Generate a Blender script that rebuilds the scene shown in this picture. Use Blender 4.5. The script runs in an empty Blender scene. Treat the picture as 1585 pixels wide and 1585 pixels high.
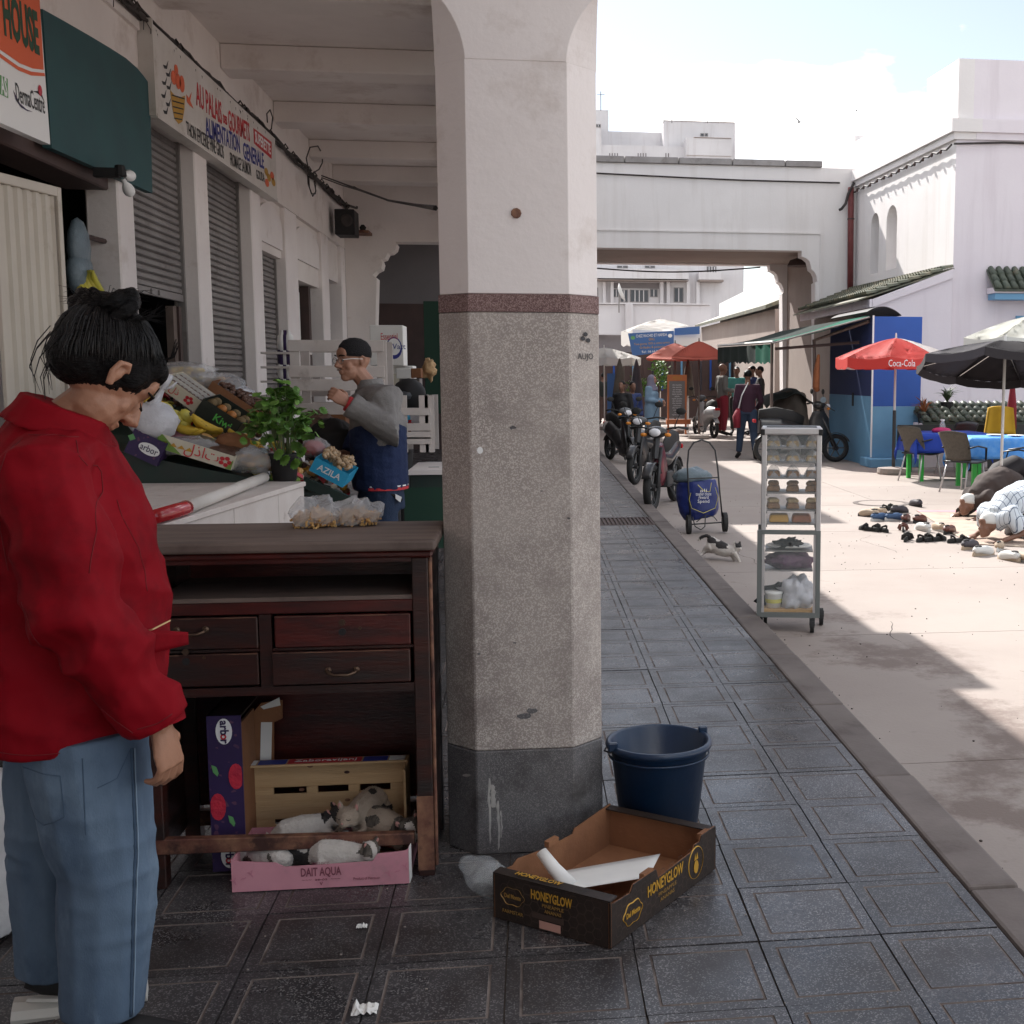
import bpy, math, random
from mathutils import Vector, Matrix, Euler, noise
random.seed(7)
S = bpy.context.scene
COL = S.collection
PI = math.pi
rad = math.radians

# ------------------------------------------------------------------ camera
FPX, CX, CY = 1850.0, 1059.15, 792.0
YAW, PITCH, ROLL = -0.12911, 0.11271, 0.00144
CAM = Vector((0.07558, -2.99131, 1.49863))
def _rot():
    c, s = math.cos, math.sin
    base = Matrix(((1,0,0),(0,0,-1),(0,1,0)))
    Rz = Matrix(((c(YAW),s(YAW),0),(-s(YAW),c(YAW),0),(0,0,1)))
    Rp = Matrix(((1,0,0),(0,c(PITCH),-s(PITCH)),(0,s(PITCH),c(PITCH))))
    Rr = Matrix(((c(ROLL),-s(ROLL),0),(s(ROLL),c(ROLL),0),(0,0,1)))
    return Rr @ Rp @ base @ Rz
RM = _rot()
RT = RM.transposed()
def at(u, v, X=None, Y=None, z=None, D=None):
    """point of the place seen at photograph pixel (u,v) on the plane X=, Y= or z= (D = metres ahead of the lens)"""
    d = RT @ Vector(((u-CX)/FPX, (v-CY)/FPX, 1.0))
    if D is not None: Y = CAM.y + D
    if X is not None: t = (X-CAM.x)/d.x
    elif Y is not None: t = (Y-CAM.y)/d.y
    else: t = (z-CAM.z)/d.z
    return CAM + d*t
cam_d = bpy.data.cameras.new('camera'); cam = bpy.data.objects.new('camera', cam_d); COL.objects.link(cam)
m3 = RT @ Matrix(((1,0,0),(0,-1,0),(0,0,-1)))
cam.matrix_world = Matrix.Translation(CAM) @ m3.to_4x4()
cam_d.sensor_width = 36; cam_d.lens = 36*FPX/1585
cam_d.shift_x = (792.5-CX)/1585; cam_d.shift_y = (CY-792.5)/1585
cam_d.clip_start = 0.05; cam_d.clip_end = 2000
S.camera = cam
# ------------------------------------------------------------------ light
SUN = Vector((-0.40, 1.12, 1.0)).normalized()
EL = math.asin(SUN.z); AZ = math.atan2(SUN.x, SUN.y)
W = bpy.data.worlds.new('World'); S.world = W; W.use_nodes = True
wn = W.node_tree.nodes; wl = W.node_tree.links; wn.clear()
wo = wn.new('ShaderNodeOutputWorld'); bg = wn.new('ShaderNodeBackground')
sky = wn.new('ShaderNodeTexSky'); sky.sky_type = 'NISHITA'; sky.sun_disc = False
sky.sun_elevation = EL; sky.sun_rotation = AZ; sky.air_density = 1.0; sky.dust_density = 0.5; sky.ozone_density = 1.0
tc = wn.new('ShaderNodeTexCoord'); mp = wn.new('ShaderNodeMapping'); mp.inputs['Scale'].default_value = (1.0,1.0,2.3)
mp.inputs['Location'].default_value = (3.25,1.3,0.5)
nz = wn.new('ShaderNodeTexNoise'); nz.inputs['Scale'].default_value = 2.6; nz.inputs['Detail'].default_value = 9; nz.inputs['Roughness'].default_value = 0.52
cr = wn.new('ShaderNodeValToRGB'); cr.color_ramp.elements[0].position = 0.52; cr.color_ramp.elements[1].position = 0.64
mx = wn.new('ShaderNodeMixRGB'); mx.inputs[2].default_value = (9.5,9.2,8.9,1)
wl.new(tc.outputs['Generated'], mp.inputs[0]); wl.new(mp.outputs[0], nz.inputs['Vector']); wl.new(nz.outputs[0], cr.inputs[0])
wl.new(cr.outputs[0], mx.inputs[0]); hs = wn.new('ShaderNodeHueSaturation'); hs.inputs['Saturation'].default_value = 0.62; hs.inputs["Value"].default_value = 0.35; wl.new(sky.outputs[0], hs.inputs['Color']); wl.new(hs.outputs[0], mx.inputs[1]); wl.new(mx.outputs[0], bg.inputs[0]); wl.new(bg.outputs[0], wo.inputs[0])
bg.inputs[1].default_value = 0.115
sd = bpy.data.lights.new('sun', 'SUN'); sd.energy = 2.15; sd.angle = rad(0.53); sd.color = (1.0,0.955,0.90)
so = bpy.data.objects.new('sun', sd); COL.objects.link(so); so.location = (-8,20,20)
so.rotation_euler = SUN.to_track_quat('Z','Y').to_euler()
S.render.engine = 'CYCLES'
S.view_settings.view_transform = 'Standard'; S.view_settings.look = 'None'; S.view_settings.gamma = 1
S.view_settings.use_curve_mapping = False; S.view_settings.exposure = 2.06
S.cycles.max_bounces = 8; S.cycles.diffuse_bounces = 5; S.cycles.transparent_max_bounces = 12

# ------------------------------------------------------------------ helpers: scene graph
def wm(o):
    m = Matrix.LocRotScale(o.location, o.rotation_euler, o.scale)
    return wm(o.parent) @ m if o.parent else m
def tag(o, label=None, cat=None, group=None, kind=None):
    if label: o['label'] = label
    if cat: o['category'] = cat
    if group: o['group'] = group
    if kind: o['kind'] = kind
    return o
def thing(name, label, cat, loc=(0,0,0), rz=0.0, group=None, rot=None):
    o = bpy.data.objects.new(name, None); COL.objects.link(o); o.empty_display_size = 0.1
    o.location = loc; o.rotation_euler = rot if rot else (0,0,rz)
    return tag(o, label, cat, group)
class MB:
    def __init__(s): s.v = []; s.f = []
    def add(s, vs, fs, M=None):
        n = len(s.v)
        if M is not None: vs = [M @ Vector(p) for p in vs]
        s.v += [tuple(p) for p in vs]; s.f += [tuple(i+n for i in f) for f in fs]; return s
    def box(s, c, d, M=None, R=None, top=None):
        x,y,z = d[0]/2,d[1]/2,d[2]/2; tx,ty = top if top else (1,1)
        vs = [(-x,-y,-z),(x,-y,-z),(x,y,-z),(-x,y,-z),(-x*tx,-y*ty,z),(x*tx,-y*ty,z),(x*tx,y*ty,z),(-x*tx,y*ty,z)]
        T = Matrix.Translation(c)
        if R is not None: T = T @ R.to_matrix().to_4x4() if isinstance(R, Euler) else T @ R
        if M is not None: T = M @ T
        return s.add(vs, [(0,3,2,1),(4,5,6,7),(0,1,5,4),(1,2,6,5),(2,3,7,6),(3,0,4,7)], T)
    def b2(s, a, b, M=None):
        a = Vector(a); b = Vector(b)
        return s.box((a+b)/2, [abs(q) for q in (b-a)], M)
    def tube(s, pts, r, n=8, caps=True, M=None, sq=1.0, up=None):
        pts = [Vector(p) for p in pts]; k = len(pts)
        rs = list(r) if isinstance(r,(list,tuple)) else [r]*k
        vs = []; prev = None
        for i,p in enumerate(pts):
            t = (pts[min(i+1,k-1)]-pts[max(i-1,0)])
            if t.length < 1e-9: t = Vector((0,0,1))
            t.normalize()
            if prev is None:
                a = Vector(up) if up else (Vector((0,0,1)) if abs(t.z) < .9 else Vector((1,0,0)))
                x = a.cross(t).normalized()
            else:
                x = prev - t*prev.dot(t)
                x = x.normalized() if x.length > 1e-6 else t.orthogonal().normalized()
            prev = x; y = t.cross(x)
            rr = rs[i]; ra, rb = rr if isinstance(rr,(list,tuple)) else (rr, rr*sq)
            for j in range(n):
                a = 2*PI*j/n; vs.append(p + x*(ra*math.cos(a)) + y*(rb*math.sin(a)))
        fs = [(i*n+j, i*n+(j+1)%n, (i+1)*n+(j+1)%n, (i+1)*n+j) for i in range(k-1) for j in range(n)]
        if caps: fs += [tuple(range(n-1,-1,-1)), tuple(range((k-1)*n, k*n))]
        return s.add(vs, fs, M)
    def cyl(s, a, b, r0, r1=None, n=12, caps=True, M=None):
        return s.tube([a,b], [r0, r0 if r1 is None else r1], n, caps, M)
    def lathe(s, prof, n=24, M=None, closed=False, sx=1, sy=1):
        vs = []; k = len(prof)
        for (r,z) in prof:
            for j in range(n):
                a = 2*PI*j/n; vs.append((r*math.cos(a)*sx, r*math.sin(a)*sy, z))
        fs = [(i*n+j, i*n+(j+1)%n, (i+1)*n+(j+1)%n, (i+1)*n+j) for i in range(k-1) for j in range(n)]
        if closed: fs += [((k-1)*n+j, (k-1)*n+(j+1)%n, (j+1)%n, j) for j in range(n)]
        else:
            if prof[0][0] > 1e-4: fs.append(tuple(range(n-1,-1,-1)))
            if prof[-1][0] > 1e-4: fs.append(tuple(range((k-1)*n, k*n)))
        return s.add(vs, fs, M)
    def ell(s, c, r, M=None, R=None, n=12):
        k = max(5, n//2+1); T = Matrix.Translation(c)
        if R is not None: T = T @ R.to_matrix().to_4x4()
        T = T @ Matrix.Diagonal((r[0],r[1],r[2],1))
        if M is not None: T = M @ T
        prof = [(max(1e-3,math.sin(PI*i/(k-1))), -math.cos(PI*i/(k-1))) for i in range(k)]
        return s.lathe(prof, n, T)
    def prism(s, pts, off, M=None):
        """pts: planar outline (3D), off: extrusion vector"""
        n = len(pts); off = Vector(off); vs = [Vector(p) for p in pts]; vs += [p+off for p in vs[:n]]
        fs = [tuple(range(n-1,-1,-1)), tuple(range(n,2*n))] + [(i,(i+1)%n,(i+1)%n+n,i+n) for i in range(n)]
        return s.add(vs, fs, M)
    def sheet(s, fn, nu, nv, M=None, thick=0.0):
        vs = [Vector(fn(i/nu, j/nv)) for j in range(nv+1) for i in range(nu+1)]; w = nu+1
        fs = [(j*w+i, j*w+i+1, (j+1)*w+i+1, (j+1)*w+i) for j in range(nv) for i in range(nu)]
        if thick:
            m = len(vs); d = (vs[1]-vs[0]).cross(vs[w]-vs[0]).normalized()*thick
            vs += [p-d for p in vs]; fs += [tuple(q+m for q in reversed(f)) for f in fs]
            ring = [i for i in range(nu)] + [j*w+nu for j in range(nv)] + [nv*w+i for i in range(nu,0,-1)] + [j*w for j in range(nv,0,-1)]
            L = len(ring); fs += [(ring[(q+1)%L], ring[q], ring[q]+m, ring[(q+1)%L]+m) for q in range(L)]
        return s.add(vs, fs, M)
    def mesh(s, name='mesh', smooth=False, W=None):
        me = bpy.data.meshes.new(name)
        vs = s.v if W is None else [tuple(W @ Vector(p)) for p in s.v]
        me.from_pydata(vs, [], s.f); me.update()
        if smooth: me.polygons.foreach_set('use_smooth', [True]*len(me.polygons))
        return me
def link(name, me, mat, parent=None):
    o = bpy.data.objects.new(name, me); COL.objects.link(o)
    if parent: o.parent = parent
    if mat and not me.materials: me.materials.append(mat)
    return o
def part(name, mb, mat, parent=None, smooth=False, bevel=0, world=False, label=None, kind=None, seg=1, angle=None):
    Wm = wm(parent).inverted() if (world and parent) else None
    me = mb.mesh(name, smooth or angle is not None, Wm)
    o = link(name, me, mat, parent)
    if bevel:
        b = o.modifiers.new('bevel','BEVEL'); b.width = bevel; b.segments = seg; b.limit_method = 'ANGLE'; b.angle_limit = rad(40)
    if angle is not None:
        me.set_sharp_from_angle(angle=rad(angle))
    if label: o['label'] = label
    if kind: o['kind'] = kind
    return o
def copy_tree(o, parent=None):
    c = o.copy(); COL.objects.link(c)
    if parent: c.parent = parent
    for ch in list(o.children): copy_tree(ch, c)
    return c
def fuse(mb, voxel=0.01, it=4, fac=0.5, fold=None, name='mesh'):
    """one continuous skin over overlapping solids"""
    me = mb.mesh('tmp'); o = bpy.data.objects.new('tmp', me); COL.objects.link(o)
    r = o.modifiers.new('r','REMESH'); r.mode = 'VOXEL'; r.voxel_size = voxel; r.use_smooth_shade = True
    if it:
        sm = o.modifiers.new('s','SMOOTH'); sm.factor = fac; sm.iterations = it
    dg = bpy.context.evaluated_depsgraph_get(); dg.update()
    out = bpy.data.meshes.new_from_object(o.evaluated_get(dg)); out.name = name
    bpy.data.objects.remove(o); bpy.data.meshes.remove(me)
    if fold:
        for v, nrm in zip(out.vertices, [v.normal.copy() for v in out.vertices]):
            v.co += nrm * fold(v.co)
        out.update()
    out.polygons.foreach_set('use_smooth', [True]*len(out.polygons))
    return out
def fpart(name, mb, mat, parent, voxel=0.01, it=4, fold=None, fac=0.5, world=False, label=None):
    me = fuse(mb, voxel, it, fac, fold, name)
    if world: me.transform(wm(parent).inverted())
    o = link(name, me, mat, parent)
    if label: o['label'] = label
    return o
_dg = [None]
def text_mesh(s, size=1.0, ext=0.0, bold=0.0, sx=1.0, align='CENTER', space=1.0):
    cu = bpy.data.curves.new('txt','FONT'); cu.body = s; cu.size = size; cu.extrude = ext; cu.offset = bold; cu.align_x = align; cu.align_y = 'CENTER'
    cu.resolution_u = 2; cu.space_character = space
    o = bpy.data.objects.new('txt', cu); COL.objects.link(o)
    dg = bpy.context.evaluated_depsgraph_get(); me = bpy.data.meshes.new_from_object(o.evaluated_get(dg))
    bpy.data.objects.remove(o)
    if sx != 1.0: me.transform(Matrix.Diagonal((sx,1,1,1)))
    return me
def frame(o, ex, ey):
    ex = Vector(ex).normalized(); ez = ex.cross(Vector(ey)).normalized(); ey = ez.cross(ex)
    return Matrix.Translation(o) @ Matrix((ex,ey,ez)).transposed().to_4x4()
def lettering(s, F, size, mat, parent, x=0, y=0, sx=1.0, bold=0.0, rot=0, name='lettering', world=True, width=None, up=0.002):
    """flat print s on frame F (local x right, y up, z out of the surface)"""
    me = text_mesh(s, size, 0.0003, bold, sx)
    if width:
        xs = [v.co.x for v in me.vertices]; w0 = max(xs)-min(xs)
        if w0 > 0: me.transform(Matrix.Diagonal((width/w0,1,1,1)))
    me.transform(F @ Matrix.Translation((x,y,up)) @ Matrix.Rotation(rot,4,'Z'))
    if world: me.transform(wm(parent).inverted())
    return link(name, me, mat, parent)
def flat(pts, F, mat, parent, name='print', up=0.0015, th=0.0006, world=True):
    """thin printed shape, outline pts 2D on frame F"""
    mb = MB().prism([(x,y,up) for x,y in pts], (0,0,th), F)
    return part(name, mb, mat, parent, world=world)
def ngon(cx, cy, rx, ry, n=20, a0=0, a1=2*PI):
    return [(cx+rx*math.cos(a0+(a1-a0)*i/n), cy+ry*math.sin(a0+(a1-a0)*i/n)) for i in range(n)]

# ------------------------------------------------------------------ helpers: materials
def mat(name, c, rough=0.7, c2=None, sc=4.0, bump=0.0, bsc=40.0, metal=0.0, spec=0.5, dirt=None, dsc=1.5, dth=(0.5,0.7), det=6, stretch=(1,1,1),
        speck=None, ssc=120, sth=(0.68,0.74), coord='Object', rvar=0.0, coat=0.0, sheen=0.0, alpha=1.0, trans=0.0, vary=0.0, bd=0.02, streak=None):
    m = bpy.data.materials.new(name); m.use_nodes = True; nt = m.node_tree; N = nt.nodes; L = nt.links
    b = N['Principled BSDF']
    b.inputs['Base Color'].default_value = (*c,1); b.inputs['Roughness'].default_value = rough; b.inputs['Metallic'].default_value = metal
    b.inputs['Specular IOR Level'].default_value = spec; b.inputs['Coat Weight'].default_value = coat; b.inputs['Sheen Weight'].default_value = sheen
    b.inputs['Alpha'].default_value = alpha; b.inputs['Transmission Weight'].default_value = trans
    t = N.new('ShaderNodeTexCoord'); mp = N.new('ShaderNodeMapping'); mp.inputs['Scale'].default_value = stretch
    if coord == 'World':
        g = N.new('ShaderNodeNewGeometry'); L.new(g.outputs['Position'], mp.inputs[0])
    else: L.new(t.outputs[coord], mp.inputs[0])
    vec = mp.outputs[0]
    def nze(scale, detail=6, ro=0.6, v=None):
        n = N.new('ShaderNodeTexNoise'); n.inputs['Scale'].default_value = scale; n.inputs['Detail'].default_value = detail; n.inputs['Roughness'].default_value = ro
        L.new(v or vec, n.inputs['Vector']); return n.outputs[0]
    def ramp(x, a, z):
        r = N.new('ShaderNodeMapRange'); r.inputs[1].default_value = a; r.inputs[2].default_value = z; L.new(x, r.inputs[0]); return r.outputs[0]
    def mix(f, a, c_):
        x = N.new('ShaderNodeMixRGB'); L.new(f, x.inputs[0])
        if isinstance(a, tuple): x.inputs[1].default_value = (*a,1)
        else: L.new(a, x.inputs[1])
        x.inputs[2].default_value = (*c_,1); return x.outputs[0]
    cur = c
    if c2 is not None: cur = mix(ramp(nze(sc,det),0.35,0.65), cur, c2)
    if speck is not None:
        vo = N.new('ShaderNodeTexVoronoi'); vo.inputs['Scale'].default_value = ssc; L.new(vec, vo.inputs['Vector'])
        sp = N.new('ShaderNodeSeparateColor'); L.new(vo.outputs['Color'], sp.inputs[0])
        cur = mix(ramp(sp.outputs[0], sth[0], sth[1]), cur, speck)
    if streak is not None:
        mp2 = N.new('ShaderNodeMapping'); mp2.inputs['Scale'].default_value = (1,1,0.08)
        L.new((N.new('ShaderNodeNewGeometry')).outputs['Position'], mp2.inputs[0])
        cur = mix(ramp(nze(3.2,5,0.6,mp2.outputs[0]),0.52,0.85), cur, streak)
    if dirt is not None: cur = mix(ramp(nze(dsc,8,0.68),dth[0],dth[1]), cur, dirt)
    if vary:
        oi = N.new('ShaderNodeObjectInfo'); h = N.new('ShaderNodeHueSaturation')
        r = N.new('ShaderNodeMapRange'); r.inputs[3].default_value = 1-vary; r.inputs[4].default_value = 1+vary
        L.new(oi.outputs['Random'], r.inputs[0]); L.new(r.outputs[0], h.inputs['Value'])
        if isinstance(cur, tuple): h.inputs['Color'].default_value = (*cur,1)
        else: L.new(cur, h.inputs['Color'])
        cur = h.outputs[0]
    if not isinstance(cur, tuple): L.new(cur, b.inputs['Base Color'])
    if rvar:
        r = N.new('ShaderNodeMapRange'); r.inputs[1].default_value = 0.3; r.inputs[2].default_value = 0.7
        r.inputs[3].default_value = max(0.05,rough-rvar); r.inputs[4].default_value = min(1,rough+rvar); L.new(nze(3.0,6), r.inputs[0]); L.new(r.outputs[0], b.inputs['Roughness'])
    if bump:
        bp = N.new('ShaderNodeBump'); bp.inputs['Strength'].default_value = bump; bp.inputs['Distance'].default_value = bd
        L.new(nze(bsc,6), bp.inputs['Height']); L.new(bp.outputs[0], b.inputs['Normal'])
    return m
M = {}
def mk(k, *a, **kw): M[k] = mat(k, *a, **kw); return M[k]
mk('plaster', (0.80,0.74,0.71), 0.85, (0.73,0.67,0.64), 1.2, 0.25, 30, dirt=(0.46,0.37,0.32), dsc=1.4, dth=(0.56,0.80), coord='World', bd=0.01)
mk('plaster_light', (0.82,0.765,0.75), 0.85, (0.76,0.70,0.685), 1.5, 0.2, 30, dirt=(0.50,0.42,0.37), dsc=2.0, dth=(0.58,0.80), coord='World', bd=0.01)
mk('plaster_white', (0.76,0.73,0.725), 0.85, (0.71,0.68,0.675), 0.6, 0.15, 20, coord='World', streak=(0.62,0.58,0.56), dirt=(0.60,0.56,0.54), dsc=0.5, dth=(0.6,0.9))
mk('plaster_lilac', (0.74,0.69,0.73), 0.85, (0.70,0.645,0.69), 0.6, 0.1, 20, coord='World', streak=(0.60,0.54,0.58))
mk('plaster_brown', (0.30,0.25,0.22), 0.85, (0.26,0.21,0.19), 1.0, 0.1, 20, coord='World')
mk('plaster_far', (0.66,0.64,0.65), 0.9, (0.58,0.56,0.57), 0.25, coord='World', streak=(0.50,0.46,0.46))
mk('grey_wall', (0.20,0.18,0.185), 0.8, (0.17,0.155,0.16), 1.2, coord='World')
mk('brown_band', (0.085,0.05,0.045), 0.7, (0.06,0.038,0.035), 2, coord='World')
mk('terrazzo', (0.40,0.355,0.325), 0.62, (0.30,0.26,0.24), 2.2, 0.3, 260, speck=(0.51,0.46,0.425), streak=(0.22,0.185,0.165), ssc=300, sth=(0.62,0.72), dirt=(0.19,0.155,0.145), dsc=3.0, dth=(0.50,0.74), coord='World', bd=0.002)
mk('terrazzo_red', (0.155,0.085,0.08), 0.65, (0.12,0.065,0.062), 4, 0.25, 200, speck=(0.30,0.20,0.19), ssc=430, sth=(0.62,0.68), coord='World', bd=0.002)
mk('terrazzo_dark', (0.125,0.12,0.125), 0.6, (0.085,0.08,0.085), 5, 0.25, 200, speck=(0.19,0.18,0.18), ssc=430, sth=(0.70,0.78), dirt=(0.045,0.04,0.04), dsc=6, dth=(0.5,0.68), coord='World', bd=0.002)
mk('tile', (0.060,0.057,0.060), 0.32, (0.034,0.031,0.033), 5, 0.15, 200, speck=(0.19,0.18,0.18), ssc=300, sth=(0.80,0.86), dirt=(0.030,0.023,0.021), dsc=2.6, dth=(0.50,0.72), coord='World', spec=0.42, rvar=0.14, vary=0.22, bd=0.002)
mk('grout', (0.22,0.185,0.165), 0.9, (0.13,0.10,0.09), 9, coord='World', dirt=(0.07,0.055,0.05), dsc=4, dth=(0.5,0.65))
mk('tile_bed', (0.12,0.095,0.082), 0.95, (0.17,0.14,0.12), 7, coord='World')
mk('kerb', (0.175,0.148,0.136), 0.8, (0.12,0.098,0.09), 3, 0.3, 60, coord='World', dirt=(0.085,0.065,0.055), dsc=3, dth=(0.55,0.75), vary=0.08, bd=0.005)
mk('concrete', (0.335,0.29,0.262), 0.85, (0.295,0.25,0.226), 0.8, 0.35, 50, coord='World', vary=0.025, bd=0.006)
mk('slat_metal', (0.30,0.28,0.275), 0.5, (0.24,0.22,0.215), 3, 0.1, 30, metal=0.55, coord='World', dirt=(0.12,0.10,0.09), dsc=2.5, dth=(0.55,0.78), vary=0.05)
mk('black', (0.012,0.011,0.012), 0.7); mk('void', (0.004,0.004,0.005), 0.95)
mk('cable', (0.025,0.020,0.020), 0.7, (0.05,0.04,0.038), 8)
mk('cream_metal', (0.56,0.51,0.44), 0.5, (0.50,0.45,0.39), 2, dirt=(0.34,0.28,0.22), dsc=3, dth=(0.62,0.8), coord='World')
mk('teal', (0.020,0.085,0.092), 0.6, (0.018,0.07,0.078), 3)
mk('sign_white', (0.66,0.63,0.60), 0.6, (0.58,0.54,0.50), 2.5, dirt=(0.38,0.33,0.28), dsc=4, dth=(0.6,0.8), coord='World')
mk('orange', (0.72,0.13,0.05), 0.55); mk('ink_green', (0.02,0.07,0.04), 0.6); mk('ink_red', (0.55,0.03,0.04), 0.6); mk('ink_blue', (0.03,0.04,0.26), 0.6)
mk('ink_black', (0.03,0.03,0.035), 0.6); mk('ink_yellow', (0.70,0.50,0.05), 0.6); mk('ink_white', (0.82,0.82,0.82), 0.6); mk('gold', (0.50,0.27,0.03), 0.5)
mk('paper', (0.78,0.77,0.74), 0.8, (0.70,0.69,0.67), 5); mk('skin_dark', (0.16,0.08,0.05), 0.5)
mk('oldwood', (0.050,0.012,0.008), 0.40, (0.016,0.007,0.006), 3, 0.3, 22, stretch=(1,1,6), dirt=(0.018,0.012,0.011), dsc=2.5, dth=(0.48,0.68), coord='World', rvar=0.1, bd=0.004)
mk('oldwood_red', (0.085,0.012,0.009), 0.36, (0.036,0.008,0.007), 5, 0.25, 25, stretch=(1,1,5), dirt=(0.02,0.012,0.012), dsc=3, dth=(0.52,0.72), coord='World', bd=0.004)
mk('wood_top', (0.17,0.125,0.105), 0.6, (0.115,0.082,0.07), 3.5, 0.3, 30, stretch=(1,6,1), coord='World', dirt=(0.075,0.05,0.045), dsc=3.5, dth=(0.55,0.75), bd=0.003)
mk('wood_worn', (0.26,0.13,0.075), 0.65, (0.10,0.03,0.022), 14, 0.4, 40, coord='World', dirt=(0.05,0.018,0.014), dsc=9, dth=(0.48,0.6), bd=0.004)
mk('crate_wood', (0.52,0.35,0.19), 0.7, (0.44,0.28,0.14), 5, 0.2, 30, stretch=(0.5,6,6), coord='World', dirt=(0.26,0.14,0.07), dsc=5, dth=(0.66,0.78), vary=0.1)
mk('white_wood', (0.62,0.57,0.54), 0.7, (0.54,0.48,0.45), 4, 0.25, 40, stretch=(1,1,1), coord='World', dirt=(0.28,0.22,0.19), dsc=6, dth=(0.6,0.78), vary=0.06, bd=0.003)
mk('brass', (0.15,0.10,0.07), 0.5, metal=0.8, c2=(0.09,0.055,0.04), sc=20)
mk('card', (0.27,0.12,0.055), 0.85, (0.21,0.09,0.042), 6, 0.15, 60, coord='World'); mk('card_dark', (0.016,0.010,0.008), 0.55, (0.030,0.018,0.013), 18, 0.1, 50, coord='World')
mk('purple', (0.035,0.018,0.085), 0.5, (0.028,0.014,0.065), 6, speck=(0.12,0.05,0.10), ssc=90, sth=(0.93,0.96)); mk('pink', (0.66,0.30,0.36), 0.6, (0.60,0.26,0.32), 7, dirt=(0.50,0.24,0.28), dsc=8, dth=(0.55,0.7)); mk('berry', (0.62,0.03,0.06), 0.4, (0.45,0.02,0.05), 40, 0.3, 60)
mk('green_leaf', (0.12,0.33,0.12), 0.5); mk('green_print', (0.16,0.28,0.05), 0.55)
mk('bucket', (0.006,0.024,0.062), 0.34, (0.007,0.020,0.05), 5, 0.05, 40, dirt=(0.035,0.05,0.075), dsc=4, dth=(0.6,0.8))
mk('bucket_in', (0.022,0.028,0.05), 0.5)

def stain_shade_concrete(m):  # kerb stains, confined to the arcade's shadow strip and enlarged to darken that shade
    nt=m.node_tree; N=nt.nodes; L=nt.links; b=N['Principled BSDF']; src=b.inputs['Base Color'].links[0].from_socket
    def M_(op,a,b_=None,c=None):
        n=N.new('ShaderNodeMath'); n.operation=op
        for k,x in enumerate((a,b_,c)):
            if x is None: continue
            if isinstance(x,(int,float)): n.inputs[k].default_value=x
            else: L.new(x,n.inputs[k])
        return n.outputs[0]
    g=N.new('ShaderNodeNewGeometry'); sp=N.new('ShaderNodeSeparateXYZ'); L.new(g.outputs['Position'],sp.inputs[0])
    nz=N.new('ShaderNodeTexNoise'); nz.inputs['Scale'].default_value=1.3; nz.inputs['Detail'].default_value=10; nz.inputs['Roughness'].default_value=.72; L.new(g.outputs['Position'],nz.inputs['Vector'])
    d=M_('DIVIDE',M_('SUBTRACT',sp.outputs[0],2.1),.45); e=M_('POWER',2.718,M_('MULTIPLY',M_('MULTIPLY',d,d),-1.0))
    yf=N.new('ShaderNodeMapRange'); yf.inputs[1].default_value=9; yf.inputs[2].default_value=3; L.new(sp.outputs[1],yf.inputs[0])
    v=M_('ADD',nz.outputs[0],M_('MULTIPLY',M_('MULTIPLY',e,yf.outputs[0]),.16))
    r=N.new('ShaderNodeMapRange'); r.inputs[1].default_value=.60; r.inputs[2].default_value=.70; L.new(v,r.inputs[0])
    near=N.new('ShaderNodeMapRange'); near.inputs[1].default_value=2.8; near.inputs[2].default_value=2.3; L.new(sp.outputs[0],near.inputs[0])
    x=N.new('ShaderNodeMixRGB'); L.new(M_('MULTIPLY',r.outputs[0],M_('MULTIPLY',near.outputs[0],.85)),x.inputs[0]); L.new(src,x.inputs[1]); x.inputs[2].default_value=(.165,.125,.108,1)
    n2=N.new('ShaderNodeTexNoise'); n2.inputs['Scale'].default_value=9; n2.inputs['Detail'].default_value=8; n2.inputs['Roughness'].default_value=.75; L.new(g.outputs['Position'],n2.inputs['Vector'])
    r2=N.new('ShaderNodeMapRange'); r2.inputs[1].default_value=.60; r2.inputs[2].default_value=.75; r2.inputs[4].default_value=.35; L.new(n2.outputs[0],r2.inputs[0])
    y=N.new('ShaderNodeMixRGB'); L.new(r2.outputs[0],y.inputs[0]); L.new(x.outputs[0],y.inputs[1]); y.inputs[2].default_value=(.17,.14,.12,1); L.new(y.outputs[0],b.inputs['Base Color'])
stain_shade_concrete(M['concrete'])
# ================================================================== SETTING
T = 1/3
# street: base sheet + concrete slabs
gz = -0.10
street = part('street', MB().b2((-40,-30,gz-0.5),(140,240,gz-0.012)), M['tile_bed']); tag(street, kind='structure')
slab_me = MB().b2((0.004,0.004,-0.012),(2.996,2.446,0)).mesh('street_slab')
slab_big = MB().b2((0.004,0.004,-0.012),(29,2.446,0)).mesh('street_slab_wide')
for j in range(-3, 27):
    for i in range(0, 6):
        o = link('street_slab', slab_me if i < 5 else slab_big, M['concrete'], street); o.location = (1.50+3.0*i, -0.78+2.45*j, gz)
o = part('street_surface', MB().b2((1.5,65.4,gz-0.012),(46,200,gz)).b2((1.5,-29,gz-0.012),(46,-8.14,gz)), M['concrete'], street); o['kind'] = 'stuff'
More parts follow.
